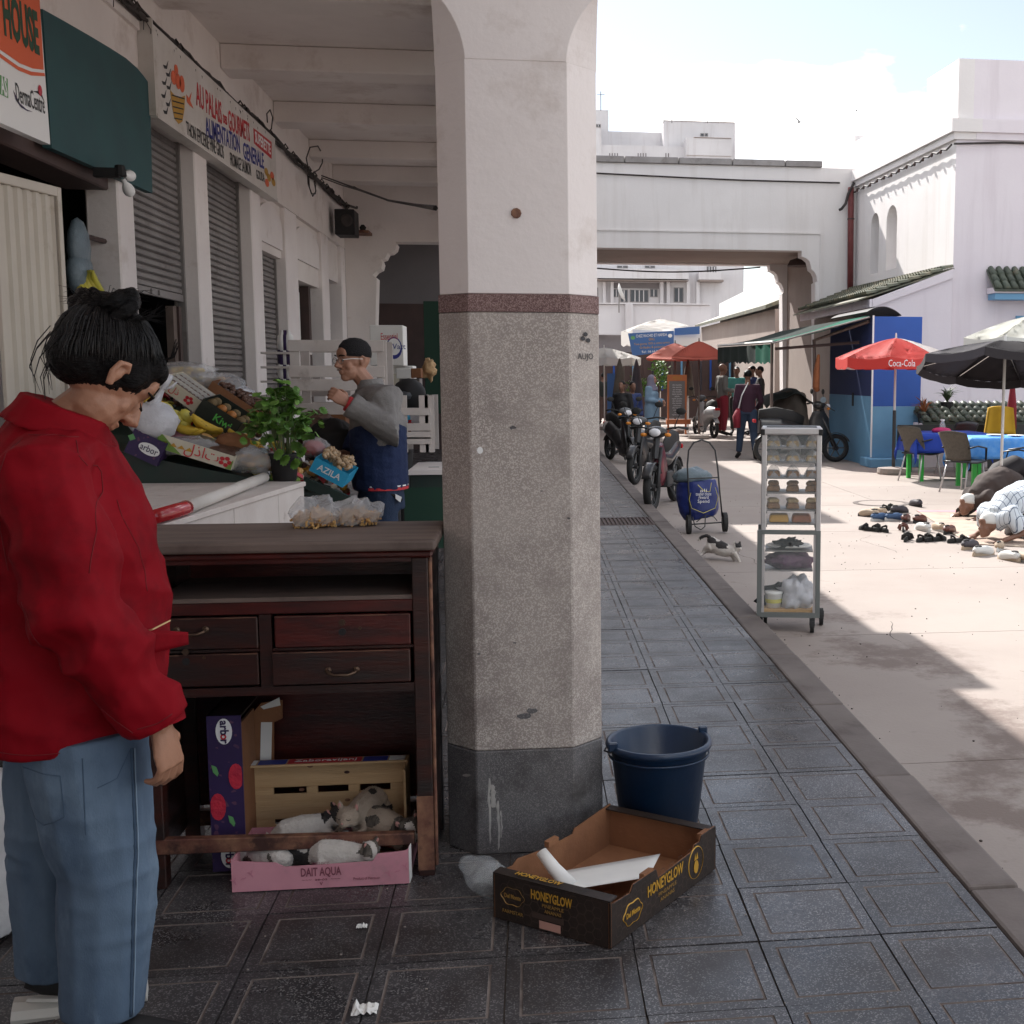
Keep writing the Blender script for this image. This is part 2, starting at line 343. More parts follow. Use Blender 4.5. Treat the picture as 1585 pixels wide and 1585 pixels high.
# pavement bed and tiles
pav = part('pavement', MB().b2((-9,-15,-0.45),(1.342,60,-0.012)), M['tile_bed']); tag(pav, kind='structure')
def tile_mb(mb, x, y, w=T, d=T):
    g = 0.0022; a = 0.036; b = 0.0435; zt = 0.0; zb = -0.0028
    rings = [(g,-0.014),(g,zt),(a,zt),(a+0.001,zb),(b-0.001,zb),(b,zt)]
    vs = []; 
    for (q,z) in rings: vs += [(x+q,y+q,z),(x+w-q,y+q,z),(x+w-q,y+d-q,z),(x+q,y+d-q,z)]
    fs = []
    for k in range(len(rings)-1):
        for i in range(4): fs.append((k*4+i, k*4+(i+1)%4, (k+1)*4+(i+1)%4, (k+1)*4+i))
    k = len(rings)-1; fs.append((k*4,k*4+1,k*4+2,k*4+3)); mb.add(vs, fs)
tile_me = MB(); tile_mb(tile_me, 0, 0); tile_me = tile_me.mesh('paving_tile')
tile_me.materials.append(M['tile']); tile_me.materials.append(M['grout'])
for k_,p_ in enumerate(tile_me.polygons): p_.material_index = 1 if 8 <= k_ < 20 else 0
rest = MB()
for j in range(-8, 120):
    for i in range(-9, 4):
        near = (-2 <= j <= 24 and i >= 0) or (-2 <= j <= 6 and -4 <= i < 0) or (-2 <= j <= 2 and i < -3)
        dr = (27 <= j <= 28)
        if near:
            o = link('paving_tile', tile_me, M['tile'], pav)
            o.location = (i*T+random.uniform(-.0012,.0012), j*T+random.uniform(-.0012,.0012), random.uniform(-0.0015,0.0012)); o.rotation_euler = (random.uniform(-.002,.002), random.uniform(-.002,.002), random.uniform(-.003,.003))
        elif dr and i >= 0: pass
        else: tile_mb(rest, i*T, j*T)
o = part('distant_paving_tiles', rest, M['tile'], pav); o['kind'] = 'stuff'; o.data.materials.append(M['grout'])
for k_,p_ in enumerate(o.data.polygons): p_.material_index = 1 if 8 <= k_%21 < 20 else 0
# drain grate across the pavement
g = thing('drain_grate', 'rusty drain grating set across the pavement beside the nearest motorbike', 'drain', (0.67, 28*T, 0))
gb = MB()
gb.b2((-0.67,-T,-0.010),(0.67,-T+0.03,0.002)); gb.b2((-0.67,T-0.03,-0.010),(0.67,T,0.002))
part('frame', gb, M['brown_band'], g)
for k in range(33): part('bar', MB().b2((-0.665+k*0.041,-T+0.03,-0.010),(-0.642+k*0.041,T-0.03,0.001)), M['brown_band'], g)
# kerb
kerb = part('kerb', MB().b2((1.345,-9,-0.45),(1.495,60,-0.02)), M['tile_bed']); tag(kerb, kind='structure')
ks = MB().b2((1.343,0.003,-0.2),(1.502,0.997,0.003)).mesh('kerb_stone')
for k in range(-4, 45):
    o = link('kerb_stone', ks, M['kerb'], kerb); o.location = (random.uniform(-.003,.003), k*1.0+0.25, random.uniform(-.004,.001))
    b = o.modifiers.new('b','BEVEL'); b.width = 0.012; b.segments = 2

# ================================================================== ARCADE BUILDING
XW, XR = -2.72, -2.88
def yD(D): return CAM.y + D
arc = thing('arcade_building', 'white arcade building on the left with shop openings, ceiling beams and cusped cross arch', 'building', (-3, 8, 0))
def ap(name, mb, m, **k): return part(name, mb, M[m], arc, world=True, **k)
ap('rear_block', MB().b2((-9,-15,0),(-4.4,18.6,4.7)), 'plaster')
ap('floor_slab', MB().b2((-4.4,-9,-0.3),(-3.05,22,0.0)), 'tile_bed')
ap('roof_slab', MB().b2((-4.4,-15,4.56),(0.30,18.6,4.72)), 'plaster')
def roundtop(y0, y1, z0): pass
ap('frieze_wall', MB().b2((-3.2,-15,3.46),(XW,16.4,4.558)), 'plaster')
for (d0,d1) in [(6.55,6.98),(8.885,9.22),(10.9,11.3),(13.0,13.45),(14.75,15.46),(17.25,17.8),(19.0,19.39)]:
    ap('pilaster', MB().b2((-2.94,yD(d0),0),(XW,yD(d1),3.46)), 'plaster_light', bevel=0.012)
ap('shop_wall', MB().b2((-3.1,-15,0),(XW-0.05,yD(6.5),3.46)), 'plaster')
for (d0,d1,zb) in [(13.45,14.75,2.86),(15.46,17.25,2.70),(17.8,19.0,2.9)]:
    ap('lintel_wall', MB().b2((-3.1,yD(d0),zb),(XW-0.06,yD(d1),3.46)), 'plaster')
for (d0,d1) in [(13.5,14.7),(15.5,17.2)]:
    # relief arches above the shop doors
    p = []
    a0, a1 = yD(d0), yD(d1)
    p = [(XW-0.06,a0,2.95),(XW-0.06,a0,3.2)] + [(XW-0.06, (a0+a1)/2-(a1-a0)/2*math.cos(t), 3.2+0.2*math.sin(t)) for t in [PI*k/10 for k in range(1,10)]] + [(XW-0.06,a1,3.2),(XW-0.06,a1,2.95)]
    ap('relief_arch', MB().prism(p, (0.03,0,0)), 'plaster_light')
for (d0,d1,z1) in [(6.98,8.885,2.76),]:
    ap('door_lintel', MB().b2((-3.05,yD(d0),z1),(-2.76,yD(8.83),z1+0.16)), 'brown_band', bevel=0.01)
# near-black walls, painting in the darkness of the unlit interiors behind the openings
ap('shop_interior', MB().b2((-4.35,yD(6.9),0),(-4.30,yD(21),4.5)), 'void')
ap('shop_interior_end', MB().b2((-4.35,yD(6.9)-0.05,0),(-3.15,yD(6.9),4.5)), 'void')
# ceiling beams
for d in [-15,-12,-9,-6,-3.7,-1.5,0.7,2.9,5.0,7.3,9.75,11.95,14.3,16.5,18.4]:
    ap('ceiling_beam', MB().b2((XW+0.001,yD(d)-0.02,4.33),(0.28,yD(d)+0.38,4.557)), 'plaster', bevel=0.01)
# edge beam with arches between the columns, outer facade
ap('edge_beam', MB().b2((-0.10,-15,3.72),(0.285,18.6,4.328)), 'plaster_light')
# cusped cross arch
def cusps(pts):
    return pts
yc = yD(19.4)
def c2(u,v): p = at(u,v,Y=yc); return (p.x, yc, p.z)
zt = 4.557
left = [(XW, yc, zt),(XW, yc, 0)] + [c2(583,1000)[:2]+(0,)] + [c2(u,v) for u,v in [(583,431),(577,426),(582,420),(590,416),(592,408),(590,402),(596,400),(600,392),(606,391),(612,386),(614,378),(611,374)]]
ap('cross_arch_wall', MB().prism(left+[(0.28,yc,c2(660,374)[2]),(0.28,yc,zt)], (0,0.4,0)), 'plaster')
# rooms beyond the arch
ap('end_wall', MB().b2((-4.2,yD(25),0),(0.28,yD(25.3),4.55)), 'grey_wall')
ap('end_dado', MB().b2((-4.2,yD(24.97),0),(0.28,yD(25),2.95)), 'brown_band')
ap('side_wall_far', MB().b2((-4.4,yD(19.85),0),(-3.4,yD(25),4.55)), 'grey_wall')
ap('upper_storey', MB().b2((-9,18.7,4.725),(0.30,44,7.95)), 'plaster_white')
ap('upper_slab', MB().b2((-9,18.61,4.3),(0.28,44,4.724)), 'plaster_white')
ap('far_facade', MB().b2((-9,yD(27),0),(-0.3,44,4.299)), 'plaster')
ap('roof_canopy_edge', MB().b2((0.302,8.15,4.62),(0.52,9.45,4.70)), 'slat_metal')
# arcade column
colm = thing('arcade_column', 'nearest arcade column with chamfered corners, granite lower part and white plaster top', 'column', (0.051,0.925,0))
def col_ring(h, c, z, sl=0):
    return [(-h+c,-h,z),(h-c,-h,z),(h,-h+c,z),(h,h-c,z),(h-c,h,z),(-h+c,h,z),(-h,h-c,z),(-h,-h+c,z)]
def loft(rings, caps=True):
    mb = MB(); n = len(rings[0]); vs = [p for r in rings for p in r]
    fs = [(k*n+i,k*n+(i+1)%n,(k+1)*n+(i+1)%n,(k+1)*n+i) for k in range(len(rings)-1) for i in range(n)]
    if caps: fs += [tuple(range(n-1,-1,-1)), tuple(range((len(rings)-1)*n, len(rings)*n))]
    return mb.add(vs, fs)
def make_column(root):
    part('granite_base', loft([col_ring(.247,.094,0),col_ring(.246,.094,.335)]), M['terrazzo_dark'], root, bevel=.004)
    part('granite_shaft', loft([col_ring(.245,.093,.336),col_ring(.244,.093,1.69)]), M['terrazzo'], root, bevel=.004)
    part('granite_band', loft([col_ring(.2448,.093,1.691),col_ring(.2448,.093,1.744)]), M['terrazzo_red'], root)
    rr = [col_ring(.240,.090,1.745),col_ring(.240,.092,2.42),col_ring(.242,.094,2.422)]
    for k in range(1,9):
        t = k/8; rr.append(col_ring(.242+.001*t, max(0.002,.094*math.cos(t*PI/2)**0.8 if t<1 else .002), 2.422+.19*math.sin(t*PI/2)**1.0*(1) if False else 2.422+0.19*(1-math.cos(t*PI/2))**0.55))
    rr.append(col_ring(.243,.002,3.72))
    part('plaster_shaft', loft(rr), M['plaster_light'], root, bevel=.005)
make_column(colm)
for k,(yy,t) in enumerate([(5.4,'second'),(9.9,'third'),(14.3,'fourth'),(-3.9,'one behind the viewer')]):
    c = copy_tree(colm); c.location = (0.057,yy,0)
    if yy < 0: bpy.data.objects.remove(c.children[0]) if False else None
    c['label'] = ['arcade column standing behind the nearest column, second from the viewer','arcade column third from the viewer down the arcade','arcade column fourth from the viewer, closest to the cross arch','arcade column on the viewer side, nearest to the camera position'][k]
    c['group'] = 'arcade columns'
colm['group'] = 'arcade columns'
# marks on the column
hp = at(799,330,Y=0.684)
part('anchor_hole', MB().cyl(hp,(hp.x,hp.y-0.006,hp.z),.016,.014,9), M['wood_worn'], colm, world=True)
FR = frame((0.26,0.731,0), (1,1,0), (0,0,1))
ga = at(905,552,Y=0.72)
F = frame((0.249,0.727,ga.z), (1,1,0), (0,0,1))
lettering("AUJO", F, .026, M['ink_black'], colm, 0.0, 0, up=.0035, width=.07)
for (x,y) in [(-.012,.055),(.012,.05),(0,.068)]:
    flat(ngon(x,y,.010,.007,8), F, M['ink_black'], colm, 'graffiti_mark', up=.0035)
sp = at(743,697,Y=0.68); flat(ngon(0,0,.009,.011,10), frame((sp.x,0.6805,sp.z),(1,0,0),(0,0,1)), M['ink_white'], colm, 'sticker')

# drips, chips and stains on the column foot
mk('drip',(.42,.40,.38),.8,(.30,.29,.28),40); mk('chip',(.10,.085,.08),.9)
r_ = random.Random(2)
for (u,v0,v1,w_) in [(757,1205,1310,.005),(771,1240,1318,.006),(776,1255,1300,.004),(763,1215,1250,.010)]:
    a_ = at(u,v0,Y=.6775); b_ = at(u,v1,Y=.6775); n_ = 9; pts = [(a_.x+r_.uniform(-.002,.002),.6785,a_.z+(b_.z-a_.z)*k/n_) for k in range(n_+1)]
    part('paint_drip', MB().tube(pts,[w_*(.4+.6*abs(math.sin(k*1.7))) for k in range(n_+1)],5,sq=.12,up=(0,1,0)), M['drip'], colm, world=True)
for (u,v,s_) in [(823,1100,.018),(812,1108,.022),(797,995,.006),(793,662,.012),(880,802,.007),(722,1200,.012),(756,1222,.016),(838,760,.005),(741,1012,.006)]:
    q_ = at(u,v,Y=.679); part('stain_chip', MB().prism([(x,.6795,z) for x,z in [(q_.x+s_*math.cos(t)*r_.uniform(.6,1.2),q_.z+.5*s_*math.sin(t)*r_.uniform(.6,1.2)) for t in [k*2*PI/9 for k in range(9)]]],(0,-.0006,0)), M['chip'] if v>1150 else M['terrazzo_dark'], colm, world=True)
# ------------------------------------------------------------------ shutters
def shutter(y0, y1, ztop, zbot, label, dark=False):
    s = thing('roller_shutter', label, 'shutter', (XR, (y0+y1)/2, zbot), group='grey roller shutters of the arcade shops')
    hw = (y1-y0)/2; p = 0.058; n = int((ztop-zbot)/p)
    sm = MB().add([(0,-hw,0),(0,hw,0),(0.020,hw,.012),(0.020,-hw,.012),(0.022,-hw,.042),(0.022,hw,.042),(0.004,hw,.056),(0.004,-hw,.056)],
                  [(0,1,2,3),(3,2,5,4),(4,5,6,7)]).mesh('slat')
    for k in range(n):
        o = link('slat', sm, M['slat_metal'], s); o.location = (0,0,k*p+0.06)
    part('bottom_rail', MB().b2((-.005,-hw,0),(.03,hw,.06)), M['slat_metal'], s, bevel=.003)
    for q in (-1,1): part('guide_rail', MB().b2((-.02,q*hw-.02,-max(0,zbot)),(.045,q*hw+.02,ztop-zbot)), M['slat_metal'], s)
    for q in (-.1,.1): part('lock_tab', MB().b2((.03,q-.015,.01),(.045,q+.015,.05)), M['ink_white'] if False else M['slat_metal'], s)
    return s
shutter(yD(9.24), yD(10.88), 3.5, at(290,470,X=XR).z, 'half raised grey roller shutter under the painted grocery sign')
shutter(yD(11.32), yD(12.98), 3.5, 0.55, 'closed grey roller shutter between the white pilasters, right of the half raised one')
shutter(yD(13.47), yD(14.73), 2.85, 0.3, 'smallest and farthest grey roller shutter, lowered under the relief arch')
# old timber jamb inside first shutter opening
tj = thing('door_post', 'weathered brown timber post in the half open shutter bay', 'post', (-2.9, yD(10.75), 0))
part('timber', MB().b2((-.03,-.14,0.0),(.03,.10,2.08)), M['wood_top'], tj); part('batten', MB().b2((.03,-.04,0.0),(.05,0.01,2.08)), M['brown_band'], tj)
# orange framed door
od = thing('shop_door', 'orange wooden shop door standing ajar in the far arcade wall', 'door', (-2.9, yD(16.2), 0))
part('door_leaf', MB().b2((-.03,-.62,0.02),(.03,-.1,2.66)), mk('orange_wood',(.32,.10,.03),.5,(.22,.07,.02),4), od)
part('door_jamb', MB().b2((-.06,.6,0.0),(.06,.75,2.69)), M['brown_band'], od)
part('curtain', MB().b2((-.08,-.05,0.02),(-.03,.45,2.6)), M['paper'], od)
gd = thing('shop_door', 'narrow grey shop door beside the cross arch pilaster', 'door', (-2.95, yD(18.4), 0))
part('door_leaf', MB().b2((-.03,-.5,0.02),(.03,.5,2.2)), M['plaster'], gd); part('door_frame', MB().b2((-.04,-.55,2.2),(.05,.55,2.28)), M['black'], gd)
part('transom', MB().b2((-.03,-.55,2.28),(.0,.55,2.88)), M['grey_wall'], gd)
# downpipe beyond
# ------------------------------------------------------------------ signs
XS = XW+0.10
def sp3(u,v,X=XS): return at(u,v,X=X)
def sign_board(name, label, pts, X, th, m, cat='sign'):
    P3 = [at(u,v,X=X) for u,v in pts]; c = sum(P3, Vector())/len(P3)
    t = thing(name, label, cat, (X-th, c.y, c.z))
    part('board', MB().prism([Vector((X-th,p.y,p.z)) for p in P3], (th,0,0)), M[m], t, world=True)
    return t
def stext(t, s, u0, v0, u1, v1, h, m, X=XS, bold=0.004, up=.003):
    a = at(u0,v0,X=X); b = at(u1,v1,X=X)
    F = frame((a+b)/2, b-a, (0,0,1))
    return lettering(s, F, h, M[m], t, width=(b-a).length, bold=bold, up=up)
def sflat(t, pts, m, X=XS, up=.002, name='print'):
    P3 = [at(u,v,X=X) for u,v in pts]
    return part(name, MB().prism([p+Vector((up,0,0)) for p in P3], (.0008,0,0)), M[m], t, world=True)
z0, z1 = 3.42, 4.06
ya, yb = sp3(238,100).y, sp3(427,250).y
g2 = thing('painted_sign', 'hand painted white grocery sign with basket and red and blue French lettering', 'sign', (XW,(ya+yb)/2,(z0+z1)/2))
part('board', MB().b2((XW+.002,ya,z0),(XS,yb,z1)), M['sign_white'], g2, world=True)
part('side_frame', MB().b2((XW+.002,ya-.025,z0-.02),(XS+.008,ya-.002,z1+.03)), M['sign_white'], g2, world=True)
part('bottom_frame', MB().b2((XW+.002,ya,z0-.03),(XS+.012,yb,z0-.001)), M['sign_white'], g2, world=True)
stext(g2,'AU PALAIS',303,146,343,178,.27,'ink_red'); stext(g2,'DES',345,184,351,188,.10,'ink_red'); stext(g2,'GOURMETS',353,187,386,207,.25,'ink_red')
stext(g2,'ALIMENTATION',318,197,371,226,.22,'ink_blue'); stext(g2,'GENERALE',376,234,408,251,.22,'ink_blue')
stext(g2,'THON EPICERIE FINE GROS',288,200,346,237,.17,'ink_black',bold=.001); stext(g2,'FROMAGE SAUMON',356,247,388,264,.17,'ink_black',bold=.001); stext(g2,'GOUDA',396,270,409,276,.13,'ink_black',bold=.001)
sflat(g2,[(392,198),(420,220),(420,246),(393,222)],'ink_red'); stext(g2,'SUPERETTE',394,212,418,232,.15,'ink_white',up=.005)
# basket of fruit and fish
def sg(u,v,ru,rv,n=14,a0=0,a1=2*PI): return [(u+ru*math.cos(a0+(a1-a0)*i/n), v+rv*math.sin(a0+(a1-a0)*i/n)+ru*math.cos(a0+(a1-a0)*i/n)*.8) for i in range(n)]
sflat(g2,[(263,139),(269,147),(276,152),(286,148),(285,170),(282,188),(276,192),(270,184),(266,165)],'gold',name='basket_print')
for k in range(5): sflat(g2,[(265+k,146+k*9),(285-k,152+k*8),(285-k,154+k*8),(265+k,148+k*9)],'ink_black',up=.004,name='basket_line')
for (u,v,a,b) in [(268,120,4,11),(275,126,4,12),(281,130,4,13),(272,108,3,8)]: sflat(g2,sg(u,v,a,b),'orange',name='fruit_print',up=.0035)
sflat(g2,[(288,146),(292,152),(296,143),(294,156),(299,168),(293,163),(289,158)],'orange',name='fish_print')
for (u,v) in [(252,100),(256,112),(250,125),(257,132),(249,145),(256,158),(252,170)]: sflat(g2,[(u,v),(u+5,v+2),(u+8,v-6),(u+6,v+7),(u+2,v+6)],'ink_black',name='ornament')
for (u,v,m_) in [(412,266,'gold'),(416,275,'gold'),(421,272,'orange'),(423,282,'gold'),(413,283,'orange')]: sflat(g2,sg(u,v,3,6),m_,name='fruit_print')
# HOUSE sign
XH = XW+.16
h1 = sign_board('shop_sign', 'white shop sign with orange field reading HOUSE at the top left', [(-40,-60),(60,-14),(78,224),(-40,172)], XH, .05, 'ink_white')
sflat(h1,[(-40,-50),(60,-8),(67,108),(50,106),(30,98),(10,84),(-40,50)],'orange',X=XH)
sflat(h1,[(68,113),(48,111),(28,103),(8,89),(-40,54),(-40,60),(8,95),(28,109),(48,117),(69,118)],'orange',X=XH)
stext(h1,'HOUSE',3,22,58,56,.30,'ink_green',X=XH,bold=.012,up=.005)
sflat(h1,[(-8,112),(11,122),(12,152),(-8,142)],'green_leaf',X=XH); stext(h1,'AS',0,132,10,137,.13,'ink_white',X=XH,up=.004)
stext(h1,'DermaCentre',24,144,68,164,.14,'ink_black',X=XH,bold=0)
sflat(h1,[(20,140),(24,155),(32,166),(42,172),(50,173),(40,169),(30,160),(25,150)],'purple',X=XH); sflat(h1,[(50,141),(58,141),(64,146),(69,160),(64,150),(57,144)],'ink_black',X=XH); sflat(h1,sg(61,140,3,8),'berry',X=XH,up=.004)
# teal panel with curved top
tp = sign_board('fascia_panel', 'plain dark teal fascia panel with curved top corner above the dark shop opening', [(66,14),(100,33),(140,56),(170,74),(195,90),(212,105),(222,117),(232,131),(236,299),(155,262),(80,229)], XW+.06, .05, 'teal')
tpw = at(100,20,X=XW)
ap('sloping_cornice', MB().b2((XW,yD(5),3.99),(XW+.03,ya-.06,4.05)), 'plaster')
# bulbs
bp = at(186,268,X=XW+.2)
bl = thing('lamp_holder', 'twin unlit white bulbs on a black holder below the teal panel', 'lamp', bp)
part('bracket', MB().b2((-.16,-.03,-.03),(0,.03,.03)).cyl((0,0,-.02),(0.0,0,.05),.04,.03,10), M['black'], bl, bevel=.004)
for q,(dy,dz) in enumerate([(.17,.005),(.06,-.10)]):
    d = Vector((.03,dy,dz)).normalized(); Mx = Matrix.Translation(d*.04) @ d.to_track_quat('Z','Y').to_matrix().to_4x4()
    part('bulb', MB().lathe([(.013,0),(.016,.025),(.032,.05),(.038,.075),(.034,.10),(.018,.117),(.001,.122)],14,Mx), M['ink_white'], bl, smooth=True)
# cable bundle
cb = thing('cable_bundle', 'bundle of dark electric cables sagging along the top of the arcade wall', 'cables', (XW, 8, 4.1))
for k in range(6):
    r = random.Random(k); pts = []
    yy = 1.0
    while yy < yD(21.3):
        zc = 4.09
        pts.append((XW+.05+r.uniform(-.02,.03), yy, zc+r.uniform(-.04,.035))); yy += r.uniform(.25,.5)
    part('cable', MB().tube(pts, r.uniform(.010,.020), 5), M['cable'], cb, world=True)
for k in range(26):
    yy = random.uniform(3,yD(20)); x = XW+.06
    part('cable_tie', MB().tube([(x,yy,4.06),(x+.04,yy+.02,4.09),(x+.01,yy+.05,4.14),(x-.03,yy+.03,4.08)], .012, 4), M['cable'], cb, world=True)
for k in range(30):
    yy = random.uniform(5,yD(14)); x = XW+.07; a = random.uniform(.05,.14)
    part('cable_tail', MB().tube([(x,yy,4.07),(x+.03,yy+.05,4.07-a*.5),(x+.02,yy+.07,4.07-a)], .004, 4), M['cable'], cb, world=True)
def loopw(pix, X, r, name='cable_loop'):
    part(name, MB().tube([at(u,v,X=X) for u,v in pix], r, 5), M['cable'], cb, world=True)
loopw([(478,266),(474,245),(480,228),(492,226),(499,238),(499,252),(494,262),(484,268)],XW+.15,.008)
loopw([(476,262),(477,285),(482,300),(488,300),(489,285),(484,268)],XW+.1,.008)
loopw([(478,272),(479,290),(484,304),(489,296),(486,280)],XW+.1,.007)
loopw([(540,318),(552,322),(557,308),(555,294),(548,290)],XW+.2,.02)
loopw([(414,190),(413,176),(418,170),(422,182),(420,200)],XW+.1,.007)
for dv in (0,3):
    part('span_wire', MB().tube([at(498,272+dv,D=16.5), at(530,284+dv,D=15.2), at(552,292+dv*.5,D=14), at(600,310,D=11), at(640,317,D=8), at(674,322,D=4.4)], .008 if dv else .010, 5), M['cable'], cb, world=True)
# wall shelf with black speaker
ws = thing('wall_shelf', 'small dark shelf high on the arcade wall near the cross arch', 'shelf', at(540,368,X=XW))
part('board', MB().b2((0,-.9,-.02),(.42,.9,.02)), M['wood_worn'], ws); part('bracket', MB().tube([(0,0,-.3),(.2,0,-.02)],.015,5), M['black'], ws)
ld = thing('loudspeaker', 'black box loudspeaker standing on the high wall shelf', 'speaker', at(534,365,X=XW+.2))
part('cabinet', MB().b2((-.12,-.15,0),(.16,.3,.36)), M['black'], ld, bevel=.01); part('cone', MB().cyl((.05,-.155,.2),(.05,-.17,.2),.09,.07,14), M['cable'], ld)
hn = thing('small_pot', 'round black pot standing on the high wall shelf, right of the loudspeaker', 'pot', at(563,365,X=XW+.28))
part('pot_body', MB().lathe([(.05,0),(.09,.05),(.10,.12),(.07,.2),(.05,.22)],14), M['black'], hn, smooth=True); part('handle', MB().tube([(-.09,0,.15),(-.08,0,.28),(0,0,.33),(.08,0,.28),(.09,0,.15)],.008,5), M['cable'], hn)
# opening contents: cream metal door, pole, bananas, bag
md = thing('metal_door', 'cream painted corrugated metal door leaf standing open at the left', 'door', (at(8,583,D=6.4).x, yD(6.4), 0))
a = at(6,583,D=6.42); b = at(108,583,D=6.95); F = frame((a.x,a.y,0), (b-a).xy.to_3d(), (0,0,1)); wd = (b-a).xy.length; zt = 2.50
def mdw(u, v): return None
part('frame', MB().b2((0,0,-.012),(.035,zt,.012),F).b2((wd-.035,0,-.012),(wd,zt,.012),F).b2((.035,zt-.05,-.012),(wd-.035,zt,.012),F).b2((.035,0,-.012),(wd-.035,.05,.012),F), M['cream_metal'], md, world=True, bevel=.003)
zz = []; n = 6; cw = (wd-.09)/n; prof = []
for k in range(n): prof += [(.045+k*cw, 0),(.045+(k+.35)*cw,0),(.045+(k+.5)*cw,-.016),(.045+(k+.85)*cw,-.016)]
prof.append((.045+n*cw,0))
for k in range(n):
    q = prof[k*4:k*4+5]; mb = MB(); vs = [(x,.05,y-.004) for x,y in q]+[(x,zt-.05,y-.004) for x,y in q]
    mb.add(vs, [(i,i+1,i+6,i+5) for i in range(4)], F); part('corrugated_panel', mb, M['cream_metal'], md, world=True)
part('hinge', MB().cyl((-.015,1.9,0),(-.015,2.0,0),.012,n=8,M=F).cyl((-.015,1.0,0),(-.015,1.1,0),.012,n=8,M=F), M['slat_metal'], md, world=True)
pl = thing('hanging_pole', 'dark metal rod across the dark shop opening', 'rod', at(155,380,X=-2.85))
part('rod', MB().tube([at(112,360,X=-2.85),at(200,384,X=-2.80)],.018,6), M['brown_band'], pl, world=True)
cl = thing('hanging_bag', 'pale blue plastic bag hanging in the dark shop opening above the bananas', 'bag', at(122,400,X=-2.8))
mk('bag_blue',(.15,.20,.23),.4,(.11,.15,.18),9,.4,30)
part('bag', MB().ell(at(122,385,X=-2.8),(.06,.14,.20)).ell(at(124,425,X=-2.8),(.07,.17,.16)), M['bag_blue'], cl, smooth=True, world=True)
def banana(mb, Mx, L=.16, r=.019, arc_=1.1):
    pts = []; rs = []
    for k in range(9):
        t = k/8; a = (t-.5)*arc_*1.0; R_ = L/arc_
        pts.append((R_*math.sin(a), 0, R_*(1-math.cos(a)))); rs.append([.005,.011,.017,.019,.02,.019,.016,.010,.006][k]*r/.019)
    return mb.tube(pts, rs, 7, M=Mx)
mk('banana',(.72,.50,.05),.5,(.60,.40,.04),5,dirt=(.14,.09,.03),dsc=22,dth=(.62,.7)); mk('banana_green',(.42,.42,.05),.5,(.55,.46,.06),5)
bn = thing('hanging_bananas', 'bunch of yellow green bananas hanging in the dark shop opening', 'bananas', at(133,430,X=-2.75))
for k in range(5):
    Mx = Matrix.Rotation((k-2)*.35,4,'X') @ Matrix.Rotation(rad(80),4,'Y') @ Matrix.Translation((.05,0,.02*k-.04))
    part('banana', banana(MB(), Mx, .2, .026), M['banana_green'], bn, smooth=True)

# cracks and grit in the street and pavement
mk('crack',(.06,.045,.04),.95); mk('grit',(.30,.26,.23),.9)
r_ = random.Random(31)
for k,(x,y,a,L_) in enumerate([(2.1,1.6,.4,1.1),(2.9,2.3,1.5,.9),(4.6,5.4,.2,1.6),(3.4,7.5,1.2,1.3),(5.6,9.8,.7,2.0),(2.3,3.9,1.9,.7),(6.4,7.0,2.6,1.7),(7.5,12.0,.3,2.2),(2.0,6.8,1.4,1.5)]):
    pts = [V_ for V_ in [(x,y)]]; cx_,cy_ = x,y
    for q in range(int(L_/.09)):
        a += r_.uniform(-.45,.45); cx_ += math.cos(a)*.09; cy_ += math.sin(a)*.09; pts.append((cx_,cy_))
    mb = MB(); mb.tube([(px_,py_,gz+.0005) for px_,py_ in pts],[.0035*(1-.8*abs(i/len(pts)-.4))*r_.uniform(.5,1.3) for i in range(len(pts))],4,sq=.25,up=(0,0,1)); part('crack', mb, M['crack'], street)
gm = MB(); gm2 = MB()
for k in range(700):
    x = r_.uniform(1.52,6) if k%3 else r_.gauss(1.56,.03); y = r_.uniform(-.5,14); s_ = r_.uniform(.002,.007)
    if x < 1.51: continue
    gm.box((x,y,gz+s_*.4),(s_,s_*r_.uniform(.6,1.4),s_*.8),R=Euler((0,0,r_.uniform(0,3))))
for k in range(420):
    x = r_.uniform(-1.3,1.33); y = r_.uniform(-.7,7); s_ = r_.uniform(.0015,.0045); gm2.box((x,y,.002+s_*.3),(s_,s_*r_.uniform(.6,1.4),s_*.6),R=Euler((0,0,r_.uniform(0,3))))
o = part('grit', gm, M['crack'], street); o['kind'] = 'stuff'; o = part('grit', gm2, M['grit'], pav); o['kind'] = 'stuff'
# ================================================================== BRIDGE AND BUILDINGS
YB = yD(30.3)
br = thing('bridge_gallery', 'white bridge gallery with cusped arch spanning the street', 'bridge', (6, YB, 0))
def bp3(u,v,Y=YB): return at(u,v,Y=Y)
def bpart(name, mb, m, **k): return part(name, mb, M[m], br, world=True, **k)
xj = bp3(1262,560).x; xr = bp3(1322,300).x
cus = [(1241,388),(1241,397),(1247,399),(1253,404),(1255,411),(1256,417),(1261,421),(1264,428),(1265,436),(1262,438)]
o = [(-0.2,YB,bp3(1000,250).z-.05)] + [(-0.2,YB,bp3(921,383).z)] + [tuple(bp3(u,v)) for u,v in cus] + [(xj+.05,YB,-.12),(xr+.4,YB,-.12),(xr+.4,YB,bp3(1000,250).z-.05)]
o = [(p[0],YB,p[2]) for p in o]
bpart('arch_wall', MB().prism(o, (0,.45,0)), 'plaster_white')
o2 = [(p[0],YB+4.05,p[2]) for p in o]
bpart('rear_arch_wall', MB().prism(o2, (0,.45,0)), 'plaster_white')
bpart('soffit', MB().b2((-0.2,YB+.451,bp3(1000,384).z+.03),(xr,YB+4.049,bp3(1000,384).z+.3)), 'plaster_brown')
bpart('deck', MB().b2((-0.2,YB+.451,bp3(1000,384).z+.301),(xr,YB+4.049,6.3)), 'plaster_white')
